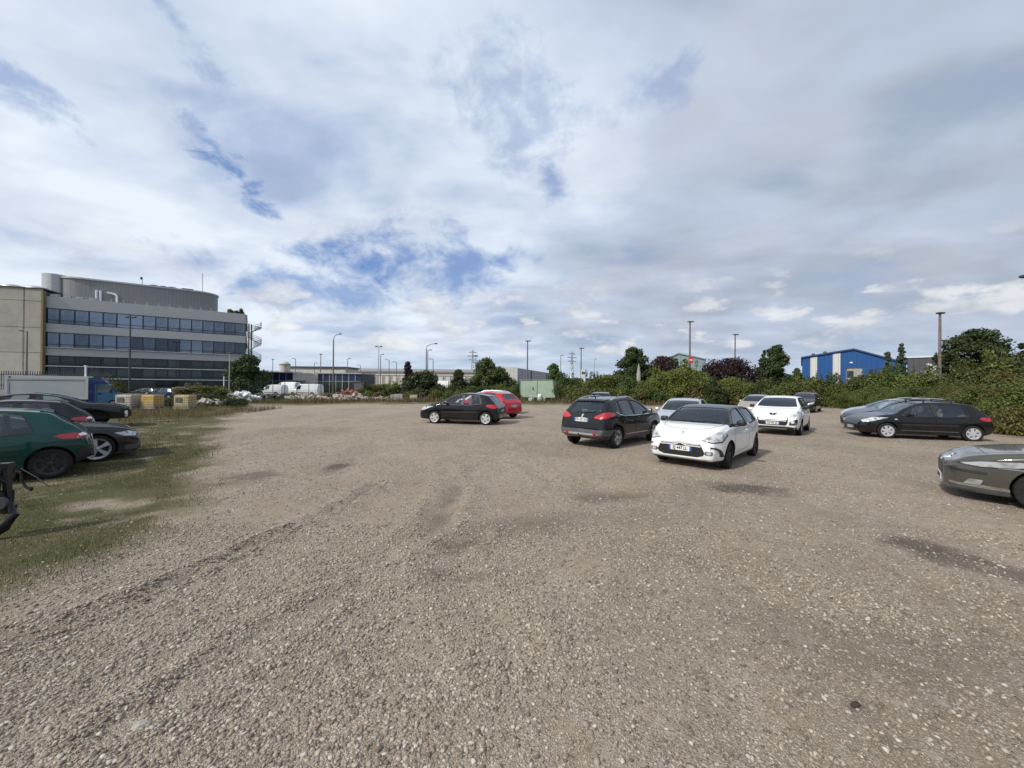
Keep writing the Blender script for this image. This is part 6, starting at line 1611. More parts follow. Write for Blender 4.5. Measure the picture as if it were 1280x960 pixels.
# pylons
def pylon(label, px, top, Y):
    p = at(px, top, Y); H = p.z
    rt = empty('electricity_pylon', label, 'pylon', (p.x, Y, 0), .4, 'lattice pylons on the horizon')
    mb = MB(); w0, w1 = H * .085, H * .012; r_ = .22
    n = 9
    def c(t, i): s = w0 + (w1 - w0) * min(1, t * 1.15); a = i * math.pi / 2 + math.pi / 4; return Vector((math.cos(a) * s, math.sin(a) * s, t * H))
    for i in range(4):
        mb.tube([c(t, i) for t in np.linspace(0, 1, n)], r_, 4)
        for k in range(n - 1):
            t0, t1 = k / (n - 1), (k + 1) / (n - 1); mb.tube([c(t0, i), c(t1, i + 1)], r_ * .6, 4); mb.tube([c(t0, i + 1), c(t1, i)], r_ * .6, 4)
    mb.build('lattice_mast', M_GALV, rt)
    m2 = MB()
    for z, l in ((.72, .13), (.82, .16), (.92, .11)): m2.tube([(-l * H, 0, z * H), (0, 0, z * H + .03 * H), (l * H, 0, z * H)], r_ * 1.3, 4); m2.tube([(-l * H, 0, z * H), (l * H, 0, z * H)], r_, 4)
    m2.build('cross_arms', M_GALV, rt)
pylon('lattice pylon above the hedge left of the totem sign', 715, 439, 420)
pylon('lattice pylon behind the tall green tree', 591, 437, 430)

# ------------------------------------------------------------------ things round the edge of the yard
# caged liquid tanks
def ibc(label, px, py, Y, col, rz, plate_=False, zb=-.2):
    p = at(px, py, Y)
    rt = empty('caged_tank', label, 'liquid tank', (p.x, Y, zb), rz, 'caged liquid tanks by the grass')
    m_ = MB()
    for y in (-.42, 0, .42): m_.box((0, y, .07), (1.2, .1, .14))
    m_.box((0, 0, .15), (1.2, 1.0, .03)); m_.build('pallet', M_CONC, rt)
    bm = bmesh.new(); bmesh.ops.create_cube(bm, size=1); bmesh.ops.scale(bm, vec=(1.12, .92, .92), verts=bm.verts); bmesh.ops.translate(bm, vec=(0, 0, .64), verts=bm.verts)
    bmesh.ops.bevel(bm, geom=bm.edges[:], offset=.05, segments=2, affect='EDGES'); me = bpy.data.meshes.new('tank'); bm.to_mesh(me); bm.free(); me.materials.append(col)
    tk = link('tank', me, rt); m_ = MB(); m_.lathe([(.11, 1.09), (.12, 1.14), (0, 1.15)], 14); m_.build('lid', M_BLACKPL, tk, 40)
    c = MB()
    for x in np.linspace(-.59, .59, 8):
        for y in (-.49, .49): c.tube([(x, y, .16), (x, y, 1.12)], .011, 5)
    for y in np.linspace(-.49, .49, 8):
        for x in (-.59, .59): c.tube([(x, y, .16), (x, y, 1.12)], .011, 5)
    for z in (.18, .36, .55, .74, .93, 1.12): c.tube([(-.59, -.49, z), (.59, -.49, z), (.59, .49, z), (-.59, .49, z), (-.59, -.49, z)], .013, 5, False)
    for y in (-.25, .25): c.tube([(-.59, y, 1.12), (.59, y, 1.12)], .010, 5)
    c.build('cage', M_GREYSTEEL, rt)
    if plate_: m_ = MB(); m_.box((-.15, -.51, .72), (.46, .01, .34)); m_.build('tank_plate', M_GREYPL, rt)
def tankmat(n, c):
    t = NT(n); nz = t.noise(t.obj(), 2.5, 5, .6); z = t.node('ShaderNodeSeparateXYZ', {0: t.obj()}).outputs[2]
    f = t.ramp(t.math('ADD', nz, t.math('MULTIPLY', z, -.12)), .1, .75)
    t.bsdf(Base_Color=t.mix(f, c, tuple(x * .62 for x in c)), Roughness=.4, Subsurface_Weight=.0); return t.m
ibc('whitish caged liquid tank nearest the box truck', 160, 500, 30.5, tankmat('tank_white', (.80, .78, .64)), .12, True)
ibc('amber caged liquid tank, middle one of the three', 191, 500, 31, tankmat('tank_amber', (.86, .60, .20)), -.05)
ibc('yellowish caged liquid tank with grey plate, rightmost of the three', 232, 500, 31, tankmat('tank_yellow', (.84, .66, .32)), .08, True)
ibc('whitish caged liquid tank half hidden behind the one by the truck', 166, 498, 32.4, tankmat('tank_white2', (.60, .57, .46)), .3)

# green container with a sloping end
Y = 49; a = at(650, 478, Y); w = 4.3
gc = empty('green_container', 'pale green steel container with a sloping right end at the far edge of the yard', 'container', (a.x, Y, 0), R(-17))
M_PGREEN = plain('pale_green_paint', (.29, .375, .285), .6, var=.10, scale=1.2)
m_ = MB(); m_.prism([(0, .42), (w + .25, .42), (w - .1, 2.62), (0, 2.5)], 'y', 0, 2.4); bo = m_.build('container_body', M_PGREEN, gc)
m_ = MB()
for x in (.03, w * .52): m_.box((x, -.03, 1.5), (.06, .06, 2.1))
m_.box((w * .5, -.03, .48), (w + .4, .07, .12)); m_.build('rib', plain('green_rib', (.20, .33, .20), .6), gc)
m_ = MB(); m_.box((w / 2 - .05, 1.2, 2.66), (w + .1, 2.5, .07)); m_.build('lid', plain('green_lid', (.17, .27, .17), .6), gc)
m_ = MB(); m_.box((w / 2, .35, .30), (w, .18, .2)); m_.box((w / 2, 2.05, .30), (w, .18, .2)); m_.build('skid', M_DKSTEEL, gc)
m_ = MB()
for x in (.6, w - .6):
    for y in (.3, 2.1): m_.lathe([(0, -.12), (.22, -.12), (.22, .12), (0, .12)], 16, Matrix.Translation((x, y, .24)) @ Matrix.Rotation(R(90), 4, 'X'))
m_.build('roller_wheels', M_RUBBER, gc, 40)
m_ = MB(); m_.box((w * .4, -.05, 1.55), (.12, .06, .3)); m_.build('lock_bar', M_DKSTEEL, gc)
def thing_mesh(name, label, cat, mb, mat, loc, rz=0, group=None, smooth=None):
    o = mb.build(name, mat, None, smooth); o.location = loc; o.rotation_euler = (0, 0, rz); return tag(o, label, cat, group)
# white cans and tyres by the container
for k, (px, lb) in enumerate(((674.5, 'tall white plastic drum standing before the green container'), (664, 'low white plastic tub lying left of the tall white drum'), (680, 'grey white canister right of the tall white drum'))):
    p = gnd(px, 501.5); m_ = MB()
    if k == 0: m_.lathe([(0, 0), (.26, 0), (.28, .04), (.28, .35), (.26, .38), (.28, .42), (.28, .78), (.24, .86), (.10, .88), (.10, .93), (0, .93)], 20)
    elif k == 1: m_.blob((0, 0, .22), (.85, .5, .44), 12, .5); m_.lathe([(.05, .43), (.06, .50), (0, .5)], 10)
    else: m_.blob((0, 0, .27), (.4, .3, .54), 12, .4); m_.tube([(-.08, 0, .52), (-.08, 0, .60), (.08, 0, .60), (.08, 0, .52)], .025, 6)
    thing_mesh(['plastic_drum', 'plastic_tub', 'canister'][k], lb, ['drum', 'tub', 'canister'][k], m_, plain('white_plastic_%d' % k, [(.72, .73, .72), (.62, .62, .60), (.48, .49, .50)][k], .5), (p.x, p.y - .4, 0), k, None, 40)
def loose_tyre(label, loc, tilt, rz, Rt=.32):
    m_ = MB(); m_.lathe([(.19, -.09), (.21, -.10), (Rt - .02, -.09), (Rt, -.06), (Rt, .06), (Rt - .02, .09), (.21, .10), (.19, .09)], 30, close=True)
    o = m_.build('loose_tyre', M_RUBBER, None, 40); o.location = loc; o.rotation_euler = (R(tilt), 0, rz); tag(o, label, 'tyre', 'old tyres near the container'); return o
p = gnd(709, 500); loose_tyre('old tyre standing upright right of the green container', (p.x, p.y, .33), 80, .3, .36)
p = gnd(713, 501); loose_tyre('old tyre lying flat at the foot of the black bin', (p.x + .1, p.y - .5, .11), 0, 0, .34)
p = gnd(646, 500); loose_tyre('old tyre leaning behind the red car at the container', (p.x, p.y, .36), 72, -.4, .38)
p = gnd(718, 500); m_ = MB(); m_.lathe([(0, 0), (.40, 0), (.44, .2), (.50, 1.25), (.53, 1.28), (.53, 1.38), (.2, 1.46), (0, 1.47)], 20); m_.box((.1, .1, 1.44), (.7, .75, .05))
thing_mesh('black_bin', 'black plastic bin standing before the hedge right of the container', 'bin', m_, M_BLACKPL, (p.x, p.y, 0), 0, None, 40)
# rubble and refuse along the far left edge
def lump(mb, r_, c, d, n=10, rough=.35):
    b = len(mb.v); mb.blob(c, d, n, .9)
    for i in range(b, len(mb.v)):
        v = Vector(mb.v[i]); k = 1 + (r_.random() - .5) * rough; cc = Vector(c); mb.v[i] = tuple(cc + (v - cc) * k)
rr = np.random.default_rng(77)
M_BAG = plain('white_plastic_sack', (.74, .75, .76), .45, var=.1)
for k in range(9):
    px = 289 + k * 4.1; p = at(px, 495, 44 + rr.normal() * .5); m_ = MB(); lump(m_, rr, (0, 0, 0), (.85, .7, .5 + .25 * rr.random()), 16, .75)
    hz_ = .24 + (.42 if k in (2, 4, 5) else 0)
    thing_mesh('plastic_sack', 'white plastic sack in the heap below the silver people carrier', 'sack', m_, M_BAG, (p.x, p.y, hz_ - .05), k, 'white sacks in the refuse heap', 50)
M_BLKBAG = plain('black_plastic_sack', (.02, .02, .022), .35)
for k, px in enumerate((328, 336, 344, 352)):
    p = at(px, 497, 46); m_ = MB(); lump(m_, rr, (0, 0, 0), (1.1, .9, .6), 16, .6); thing_mesh('refuse_sack', 'black refuse sack right of the white sacks', 'sack', m_, M_BLKBAG, (p.x, 46 + rr.normal() * .3, .3), k, 'black sacks in the refuse heap', 50)
def rubble(label, px, Y, w, h_, n, mat, seed, name='rubble_heap'):
    r_ = np.random.default_rng(seed); m_ = MB()
    for k in range(n):
        t = r_.normal() * .35; z = max(.05, h_ * (1 - min(1, abs(t) * 1.4)) * r_.random())
        M_ = Matrix.Rotation(r_.random() * 6, 3, 'X') @ Matrix.Rotation(r_.random() * 6, 3, 'Z'); s = .15 + .35 * r_.random()
        m_.box((t * w, r_.normal() * .5, z), (s, s * (.5 + r_.random()), s * (.3 + .5 * r_.random())), M=M_)
    p = at(px, 495, Y); return thing_mesh(name, label, 'rubble', m_, mat, (p.x, Y, 0), 0)
M_BRICK = plain('red_brick_rubble', (.24, .105, .075), .9, var=.35, scale=3)
M_PLASTER = plain('pale_plaster_rubble', (.36, .33, .28), .9, var=.2, scale=3)
rubble('heap of red brown brick rubble left of the grey metal skip', 437, 50, 3.2, 1.35, 130, M_BRICK, 3)
rubble('pale plaster rubble in front of the brick heap', 444, 48, 2.6, .6, 40, M_PLASTER, 4)
rubble('pale plank and plaster scraps left of the brick heap', 422, 48.5, 2.6, .55, 40, M_PLASTER, 5)
rubble('low pale rubble strip below the white vans', 388, 48, 4.6, .4, 60, M_PLASTER, 6)
rubble('reddish rubble strip below the rightmost white van', 402, 49, 3.4, .5, 60, M_BRICK, 7)
rubble('small pale rubble by the black sacks', 365, 47, 2.2, .4, 26, M_PLASTER, 8)
rubble('grey white scraps at the foot of the bramble', 262, 36, 2.2, .3, 22, M_PLASTER, 9)
rubble('pale flat slabs left of the grey concrete block', 471, 48, 3.0, .35, 30, M_PLASTER, 10)
a = gnd(496, 500); m_ = MB(); m_.prism([(-.75, 0), (.75, 0), (.72, .72), (.2, .76), (-.70, .70)], 'y', -.4, .4); thing_mesh('concrete_block', 'grey concrete block at the far edge left of the spruce', 'concrete block', m_, M_CONC, (a.x, 47.5, -.02), .1)
a = gnd(525, 499); m_ = MB(); m_.box((0, 0, .3), (.85, .6, .55)); m_.box((0, 0, .60), (.92, .66, .07)); m_.box((0, -.315, .3), (.6, .03, .3)); thing_mesh('crate', 'cream crate at the foot of the broad dark tree', 'crate', m_, plain('cream', (.55, .52, .40), .7), (a.x, 47.5, 0), .1)
a = gnd(535, 499); m_ = MB(); m_.box((0, 0, .45), (.12, .12, .9)); m_.box((0, -.02, .85), (.5, .08, .3)); thing_mesh('dark_stake', 'short dark stake with a board beside the cream crate', 'stake', m_, M_DKSTEEL, (a.x, 47.3, 0), .1)
Y = 52; a = at(450, 477.5, Y); sk_ = empty('metal_skip', 'grey metal skip behind the brick rubble', 'skip', (a.x, Y, 0), .1)
m_ = MB(); m_.prism([(-.55, 0), (.55, 0), (.68, a.z), (-.68, a.z)], 'y', -.5, .5); m_.build('skip_body', plain('skip_grey', (.11, .115, .12), .6, .2), sk_)
m_ = MB(); m_.box((0, 0, a.z), (1.5, 1.15, .1)); m_.build('rim', M_DKSTEEL, sk_)
# green mesh fence posts beyond the rubble
pm = MB(); pm.tube([(0, 0, 0), (0, 0, 2.3)], .04, 6); pm.box((0, 0, 2.32), (.1, .1, .05)); pme = pm.mesh('fence_post', plain('dark_green_post', (.03, .06, .045), .6))
for k, px in enumerate(range(296, 450, 15)):
    p = at(px, 490, 53); o = link('fence_post', pme); o.location = (p.x, 53, 0); tag(o, 'dark green fence post behind the refuse in front of the vans', 'fence post', 'green fence posts behind the refuse')
wm = MB()
x0, x1 = at(296, 490, 53).x, at(446, 490, 53).x
for z in np.linspace(.2, 2.2, 9): wm.tube([(x0, 53, z), (x1, 53, z)], .006, 4)
for x in np.arange(x0, x1, .3): wm.tube([(x, 53, .1), (x, 53, 2.2)], .004, 3)
tag(wm.build('wire_mesh_fence', plain('fence_wire', (.05, .075, .06), .6)), 'thin green wire mesh fence behind the refuse heap', 'fence')
# palisade fence on the beige hall annex
fm = MB()
for k in range(60): fm.box((k * .28, 0, 1.1), (.05, .05, 2.2))
fm.box((8.4, 0, .5), (17, .05, .06)); fm.box((8.4, 0, 1.8), (17, .05, .06)); p = at(-40, 470, 45); o = fm.build('palisade_fence', M_DKSTEEL); o.location = (p.x, 45, .9); tag(o, 'dark palisade fence along the beige hall', 'fence')

# stripped engine part at the left edge
e = gnd(2, 672); en = empty('engine_part', 'stripped black car engine part with hoses lying in the grass at the left edge', 'engine', (e.x - .05, e.y + .05, gz(e.x, e.y)), .35)
M_OIL = plain('oily_black', (.012, .012, .013), .35, .3, var=.4, scale=12)
m_ = MB(); m_.box((-.12, 0, .52), (.09, .12, .62)); m_.box((.03, .02, .50), (.05, .10, .50)); m_.box((-.05, .01, .78), (.26, .14, .05)); m_.box((-.05, .01, .30), (.30, .16, .07)); m_.tube([(-.05, -.06, .36), (-.05, -.06, .62)], .05, 10); m_.tube([(-.2, .02, .70), (.06, -.03, .60), (.09, -.03, .34)], .022, 8); m_.blob((-.04, -.02, .44), (.2, .2, .16), 12, .6)
for k in range(5): m_.box((-.12, -.07, .36 + k * .09), (.13, .02, .03))
m_.build('engine_frame', M_OIL, en, 40)
m_ = MB(); m_.tube([(-.3, -.12, .02), (-.05, -.15, .06), (.10, -.12, .14), (.17, -.08, .25), (.10, -.05, .34), (-.02, -.02, .42)], [.05, .06, .065, .06, .055, .05], 10); m_.build('curved_arm', M_OIL, en, 40)
m_ = MB(); m_.tube([(.1, 0, .62), (.16, -.03, .72), (.22, -.05, .70), (.24, -.06, .60), (.30, -.08, .54), (.36, -.1, .52)], .016, 8); m_.tube([(.1, .02, .5), (.12, -.02, .40), (.13, -.04, .30)], .012, 6); m_.blob((.37, -.1, .52), (.05, .05, .05), 8, 1); m_.build('hose', M_RUBBER, en, 40)
m_ = MB(); m_.tube([(.2, -.02, .74), (.42, -.08, .64), (.58, -.12, .54)], .006, 6); m_.build('cable', M_BLACKPL, en)
m_ = MB(); m_.box((-.12, -.13, .76), (.13, .02, .02)); m_.box((-.12, -.13, .60), (.14, .02, .02)); m_.build('bright_bolt_strip', M_CHROME, en)
m_ = MB(); m_.lathe([(.0, .02), (.06, .02), (.07, 0), (.07, -.03), (0, -.03)], 20, Matrix.Translation((.04, -.10, .38)) @ Matrix.Rotation(R(90), 4, 'X')); m_.build('pulley', M_DKSTEEL, en, 40)
en.scale = (.8, .8, 1.12)
# leaf / dark scrap on the gravel and a flat stone
p = gnd(1069, 879); m_ = MB(); m_.blob((0, 0, .008), (.075, .035, .016), 10, .8); thing_mesh('dead_leaf', 'curled dark dead leaf on the gravel at the lower right', 'leaf', m_, plain('dead_leaf', (.05, .03, .022), .9), (p.x, p.y, gz(p.x, p.y) + .003), .4, None, 50)
p = gnd(176, 906); m_ = MB(); lump(m_, rr, (0, 0, .015), (.085, .06, .035), 8, .3); thing_mesh('flat_stone', 'large pale flat stone on the gravel at the lower left', 'stone', m_, plain('flat_stone', (.36, .34, .31), .9), (p.x, p.y, gz(p.x, p.y)), .4)
# ------------------------------------------------------------------ placing the cars
P_BLACK = paint('black_paint', (.0065, .0065, .0075), dust=.10)
P_BLACK2 = paint('black_paint_dusty', (.009, .009, .010), dust=.22)
P_WHITE = paint('white_paint', (.76, .77, .77), dust=.10)
P_WHITE2 = paint('van_white_paint', (.66, .67, .67), dust=.15)
P_GREEN = paint('dark_green_paint', (.004, .058, .050), .25, dust=.12)
P_DARK = paint('dark_plum_paint', (.016, .014, .019), .3, dust=.15)
P_GREY = paint('warm_grey_paint', (.085, .079, .068), .30, dust=.06)
P_SILVER = paint('silver_paint', (.54, .56, .59), .45, dust=.08)
P_RED = paint('red_paint', (.46, .012, .022), .1, dust=.08)
P_BEIGE = paint('beige_paint', (.42, .36, .28), .4, dust=.12)
P_ROOF = paint('black_roof', (.010, .010, .011), dust=.08)
def car(S, pt, label, mid, heading, cat='car', name='parked_car', roof=None, z=None, group=None, glass_mat=None):
    th = R(heading); f = Vector((math.cos(th), math.sin(th)))
    dm = (S['wf'] + S['wr']) / 2; off_ = dm - S['L'] / 2
    c = Vector((mid[0], mid[1])) + f * off_
    zz = gz(mid[0], mid[1]) if z is None else z
    return make_car(S, pt, label, cat, c.x, c.y, th, zz, group, name, roof, glass_mat)
car(S207, P_BLACK, 'black five door hatchback side on in the middle of the yard, silver wheel covers', (-2.25, 18.8), 166, name='hatchback_car')
car(far_hatch(1.50, 4.0, 1.75), P_RED, 'red hatchback seen from behind the black hatchback in the middle', (-1.35, 22.6), 142, name='hatchback_car')
SE = far_hatch(1.52, 4.5, 1.76); SE['extras'] = roof_rails(SE, 1.0, 2.1, 3.9, M_ALU)
car(SE, P_SILVER, 'silver estate car with roof rails hidden behind the red and black hatchbacks', (-1.75, 26.6), 168, name='estate_car')
car(S2008, P_BLACK, 'black high riding hatchback seen from behind with roof rails and red lamps', (3.54, 13.26), 45.6, name='crossover_car')
car(SDS3, P_WHITE, 'white three door hatchback with black roof facing the camera', (5.43, 10.54), 225.4, name='hatchback_car', roof=P_ROOF)
car(S3008, P_WHITE, 'tall white family car with black front lamps behind the white hatchback', (12.45, 17.75), 227, name='crossover_car')
SS = far_hatch(1.47, 4.6, 1.80, parts=[('headlight', 40, [(.10, .50, .66), (.12, .76, .62), (.5, .86, .68), (.95, .86, .80), (.4, .66, .79)], M_HEAD), ('grille', 'front', [(-.42, .42), (.42, .42), (.46, .60), (-.46, .60)], M_GRILLE), ('chrome_bar', 'front', [(-.44, .585), (.44, .585), (.44, .61), (-.44, .61)], M_CHROME, .01)], plates=[('CE 517 YH', .45, 1, 0)])
SS['extras'] = roof_rails(SS, 1.0, 2.2, 4.0, M_BLACKPL, .05)
car(SS, P_SILVER, 'silver car facing the camera between the black crossover and the white hatchback', (7.35, 16.3), 239, name='estate_car')
car(far_hatch(1.52, 3.9, 1.68), P_BEIGE, 'small beige hatchback half hidden behind the tall white family car', (17.6, 27.6), 224, name='hatchback_car')
SC4 = far_hatch(1.64, 4.4, 1.82, plates=[('DH 308 WB', .46, 1, 0)]); 
SC4['parts'] = [('headlight', 40, [(.10, .50, .74), (.12, .76, .68), (.36, .85, .74), (.72, .86, .92), (.36, .66, .88)], M_HEAD), ('grille', 'front', [(-.48, .30), (.48, .30), (.52, .42), (-.52, .42)], M_GRILLE), ('chrome_bar', 'front', [(-.40, .66), (0, .70), (.40, .66), (.40, .69), (0, .74), (-.40, .69)], M_CHROME, .01)]
car(SC4, P_DARK, 'dark plum people carrier parked against the hedge facing the camera', (25.2, 33.0), 224, name='people_carrier')
car(S307, P_BLACK, 'black five door hatchback side on with silver wheel covers at the right hedge', (16.75, 15.95), 161, name='hatchback_car')
_r = MB(); 
rbS = Shape(S307)
for d in (2.15, 3.0):
    pts = [(S307['L'] / 2 - d, y, float(rbS.top(d)) + .085) for y in (-.60, 0, .60)]; _r.tube(pts, .022, 8)
    for y in (-.56, .56): _r.tube([(S307['L'] / 2 - d, y, float(rbS.top(d)) - .06), (S307['L'] / 2 - d, y, float(rbS.top(d)) + .085)], .03, 8)
q = [o for o in SC.objects if o.get('label', '').startswith('black five door hatchback side on with')][0]
_r.build('roof_bars', M_BLACKPL, q, 40)
SM = far_hatch(1.54, 4.35, 1.76); SM['extras'] = roof_rails(SM, 1.0, 2.1, 3.7, M_ALU, .08)
car(SM, P_BLACK2, 'dark estate car with silver roof rails behind the black hatchback at the right', (18.6, 18.2), 161, name='estate_car')
car(far_hatch(1.50, 4.2, 1.75), P_SILVER, 'silver white car farthest of the three cars side on at the right hedge', (20.45, 20.5), 160, name='hatchback_car')
car(S407, P_GREY, 'warm grey saloon with long headlamps cut by the right edge', (10.10, 5.78), 135.5, name='saloon_car')
car(S206, P_GREEN, 'dark green three door hatchback nearest at the left edge with red tail lamp', (-10.75, 7.42), 228, name='hatchback_car')
car(SBMW, P_BLACK2, 'low black saloon with large silver five spoke wheel at the left edge', (-11.75, 9.0), 48, name='saloon_car')
S206b = dict(S206); S206b['steer'] = 0; S206b['plates'] = [('', .42, 1, 0)]
car(S206b, P_DARK, 'dark plum hatchback wedged behind the low black saloon at the left', (-14.6, 11.05), 228, name='hatchback_car')
car(SLONG, P_BLACK2, 'long black saloon with its front bumper missing in front of the box truck', (-19.2, 16.0), 44, name='saloon_car', z=.0)
car(far_hatch(1.52, 4.3, 1.76), P_DARK, 'dark car with only its roof showing beyond the black crossover', (6.8, 29.0), 72, name='hatchback_car')
# vans and cars beyond the yard fence
def van(H=1.95, L=4.9, W=1.9, hood=.95, **kw):
    a = dict(windows=[(hood + .28, hood + .62, hood + 1.15, hood + 1.15)], seal=None, tumble=.20, cav_end=hood + 1.7, rear_seat=None, handles=[(hood + 1.05, 1.0)], tail_w=.94, nose_w=.74,
             parts=[('headlight', 40, [(.10, .55, .80), (.14, .78, .74), (.36, .86, .80), (.66, .88, .98), (.36, .70, .94)], M_HEAD), ('grille', 'front', [(-.5, .40), (.5, .40), (.54, .62), (-.54, .62)], M_GRILLE), ('tail_light', 'side', [(L - .16, .75), (L - .05, .75), (L - .05, 1.2), (L - .16, 1.2)], M_TAIL),
                    ('side_moulding', 'side', [(1.3, .52), (L - 1.5, .52), (L - 1.5, .62), (1.3, .62)], M_GREYPL, .012)])
    a.update(kw)
    S = std(L, W, H, .60, .92, (hood, 1.12), (hood + .85, H - .12), (hood + 1.4, H), (L - .10, H - .04), (L - .05, H - .35), .50, 1.12, 1.14, .85, L - .95, .32, tail_mid=.0, z_tail_top=H - .5, **a)
    S['seat'] = hood + .95
    return S
car(van(1.98, 4.9), P_WHITE2, 'white panel van, rightmost of the three white vans beyond the fence', (at(382, 490, 62).x, 62), 178, 'van', 'white_van', z=-.1)
car(van(1.85, 4.2, 1.8), P_WHITE2, 'small white van, leftmost of the three white vans beyond the fence', (at(338, 490, 62).x, 62.5), 176, 'van', 'white_van', z=-.1)
car(van(2.3, 4.9), P_WHITE, 'taller white van, middle one of the three beyond the fence', (at(357, 490, 68).x, 68), 172, 'van', 'white_van', z=-.1)
SMPV = far_hatch(1.72, 4.7, 1.85)
car(SMPV, P_SILVER, 'silver people carrier behind the heap of white sacks', (at(303, 490, 58).x, 58), 176, 'car', 'people_carrier', z=-.1)
for k, (px, Yc, p_, lb) in enumerate(((222, 54, P_WHITE2, 'white car parked below the office, right of the dark blue one'), (206, 52, paint('far_blue_paint', (.03, .06, .10), .4), 'dark blue car parked below the office behind the amber tank'), (184, 54, P_BLACK2, 'black car parked below the office behind the amber tank'), (238, 52, P_BLACK2, 'black car parked below the office behind the bramble mound'))):
    car(far_hatch([1.6, 1.5, 1.48, 1.5][k], 4.2, 1.76), p_, lb, (at(px, 490, Yc).x, Yc), 178, z=-.3)
car(far_hatch(1.6, 4.4, 1.8), paint('far_navy_paint', (.012, .03, .09), .3), 'navy blue van roof showing below the white warehouse gable', (at(641, 483, 82).x, 82), 10, z=.9)
car(van(2.6, 5.4), P_WHITE, 'tall white van partly hidden behind the broad dark tree', (at(546, 480, 88).x, 88), 180, 'van', 'white_van', z=.3)

# box truck
TY = 28.6; AN = R(40)
a = at(6, 469, TY); LB = along(6, TY, AN, 110)
trk = empty('box_truck', 'white box truck with a blue cab parked behind the black cars at the left', 'truck', (a.x, TY, -.25), AN)
M_BOXW = plain('box_white', (.62, .63, .61), .55, var=.05, scale=1)
top_ = a.z + .25
m_ = MB(); m_.box((LB / 2, 1.05, (top_ + .75) / 2), (LB - .08, 2.1, top_ - .75)); bx_ = m_.build('cargo_box', M_BOXW, trk)
m_ = MB()
for x in (.05, LB - .05): m_.box((x, -.01, (top_ + .75) / 2), (.14, .08, top_ - .72)); m_.box((x, 2.11, (top_ + .75) / 2), (.14, .08, top_ - .72))
m_.box((LB / 2, -.012, top_ - .13), (LB - .16, .075, .24)); m_.box((LB / 2, -.012, .82), (LB - .16, .075, .16)); m_.build('box_frame', plain('box_frame_white', (.68, .69, .67), .5, var=.04), bx_)
m_ = MB(); m_.box((LB / 2, -.03, top_ - .36), (LB - .2, .012, .03)); m_.box((.22, -.03, (top_ + .75) / 2 - .15), (.03, .012, top_ - 1.4)); m_.build('box_groove', M_GREYPL, bx_)
m_ = MB(); m_.lathe([(0, 0), (.06, 0), (.06, .02), (0, .03)], 12, Matrix.Translation((.24, -.055, top_ - .12)) @ Matrix.Rotation(R(90), 4, 'X')); m_.build('marker_lamp', M_BLACKPL, bx_)
M_CABB = paint('cab_blue_paint', (.055, .16, .30), .1, dust=.15); M_CABD = paint('cab_dark_blue_paint', (.008, .030, .14), dust=.1)
cx = LB + .04
prof = [(cx, .45), (cx + 2.0, .45), (cx + 2.04, .62), (cx + 2.02, .95), (cx + 1.86, 1.18), (cx + 1.52, 1.32), (cx + .98, 2.02), (cx + .80, 2.10), (cx, 2.12)]
bm = bmesh.new(); 
vs_ = [bm.verts.new((x, y, z)) for y in (.08, 2.0) for x, z in prof]; n_ = len(prof)
bm.faces.new(vs_[:n_]); bm.faces.new(vs_[n_:][::-1]); [bm.faces.new((vs_[i], vs_[i + n_], vs_[(i + 1) % n_ + n_], vs_[(i + 1) % n_])) for i in range(n_)]
bmesh.ops.recalc_face_normals(bm, faces=bm.faces); bmesh.ops.bevel(bm, geom=[e for e in bm.edges], offset=.07, segments=3, affect='EDGES')
me = bpy.data.meshes.new('cab'); bm.to_mesh(me); bm.free(); me.materials.append(M_CABB); me.shade_smooth(); me.set_sharp_from_angle(angle=R(40))
cab = link('cab', me, trk)
m_ = MB(); m_.prism([(cx, 1.0), (cx + .30, 1.0), (cx + .30, 1.95), (cx + 1.02, 2.06), (cx + .62, 2.55), (cx, top_ - .12)], 'y', .03, 2.05); m_.build('wind_deflector', M_CABD, trk, 40)
m_ = MB(); m_.box((cx + .16, 1.04, 1.1), (.34, 2.06, 1.3)); m_.build('cab_rear_panel', M_CABD, trk)
m_ = MB(); m_.prism([(cx + .50, 1.36), (cx + 1.40, 1.36), (cx + .95, 1.92), (cx + .50, 1.94)], 'y', .055, .10); m_.prism([(cx + .50, 1.36), (cx + 1.40, 1.36), (cx + .95, 1.92), (cx + .50, 1.94)], 'y', 1.98, 2.03); m_.build('side_window', M_WINUP, cab)
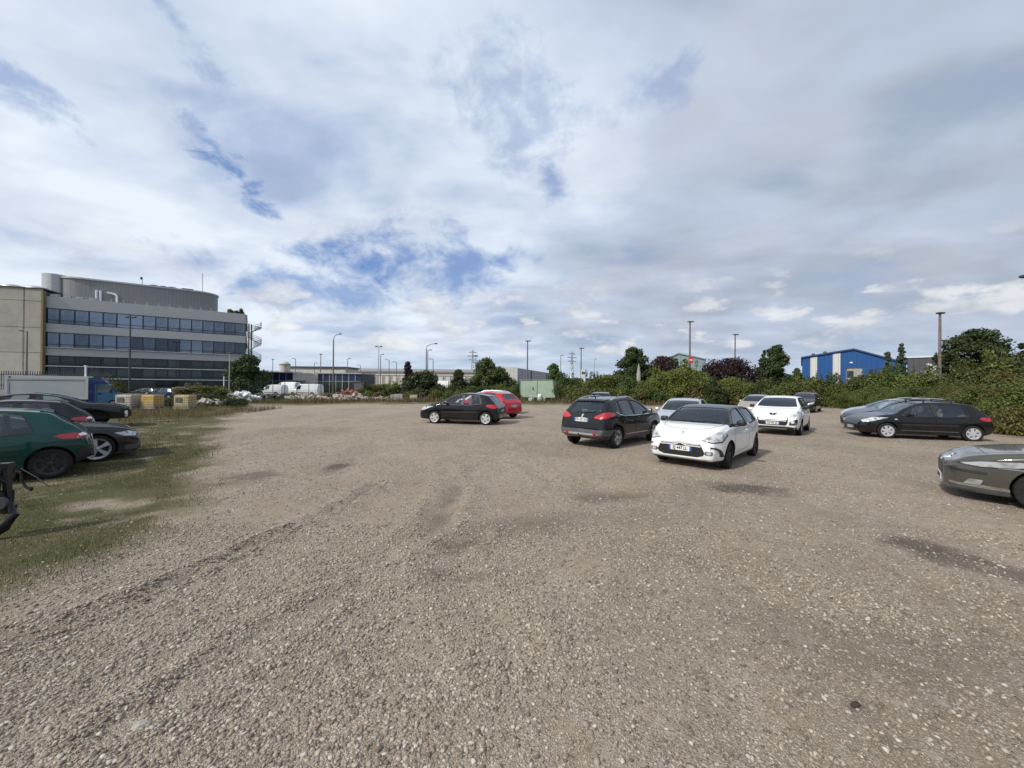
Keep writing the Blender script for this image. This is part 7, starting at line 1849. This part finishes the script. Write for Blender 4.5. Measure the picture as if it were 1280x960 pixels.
m_ = MB(); m_.add([(cx + 1.57, .2, 1.34), (cx + 1.57, 1.88, 1.34), (cx + 1.06, 1.84, 2.0), (cx + 1.06, .24, 2.0)], [(0, 1, 2, 3)]); m_.build('windscreen', M_WINUP, cab, None, False)
m_ = MB(); m_.blob((cx + 1.28, -.08, 1.45), (.16, .2, .36), 10, .5); m_.build('door_mirror', M_BLACKPL, cab, 40)
m_ = MB(); m_.box((cx + .62, .06, 1.2), (.2, .04, .13)); m_.build('door_handle', M_BLACKPL, cab)
m_ = MB(); m_.prism(ribbon([(cx + .46, .6), (cx + .46, 1.98)], .02), 'y', .06, .09); m_.prism(ribbon([(cx + 1.55, .75), (cx + 1.55, 1.33)], .02), 'y', .06, .09); m_.build('door_gap', M_GAP, cab)
m_ = MB(); m_.blob((cx + 1.92, .32, .98), (.34, .36, .22), 10, .5); m_.build('headlight', M_HEAD, cab, 40); m_ = MB(); m_.blob((cx + 1.92, 1.76, .98), (.34, .36, .22), 10, .5); m_.build('headlight', M_HEAD, cab, 40)
m_ = MB(); m_.box((cx + 1.98, 1.04, .55), (.22, 1.98, .24)); m_.build('front_bumper', M_GREYPL, cab)
m_ = MB(); m_.box((LB / 2 + .3, 1.05, .55), (LB + .6, 1.0, .22)); m_.build('chassis', M_DKSTEEL, trk)
tm, rm_, bm_ = wheel_meshes(.34, .20, .2, (6, .07, 'dish'), M_GALV)
for x in (1.3, cx + 1.42):
    for y, rx in ((.16, 90), (1.94, -90)):
        o = empty('wheel', None, None); o.parent = trk; o.location = (x, y, .34); o.rotation_euler = (R(rx), 0, 0); link('tyre', tm, o); link('rim', rm_, o); link('brake_disc', bm_, o)
m_ = MB(); m_.tube([(0, 0, 0), (0, 0, 3.4)], .06, 8); m_.box((0, 0, 3.42), (.14, .14, .06)); p = at(107, 470, 31.5); thing_mesh('white_post', 'slim white post rising behind the front of the box truck', 'post', m_, M_WHITEM, (p.x, 31.5, -.2))
m_ = MB(); m_.tube([(0, 0, 0), (0, 0, 2.9)], .06, 8); m_.box((0, 0, 2.92), (.14, .14, .06)); p = at(280, 470, 50); thing_mesh('white_post', 'slim white post at the end of the bramble thicket', 'post', m_, M_WHITEM, (p.x, 50, -.2))
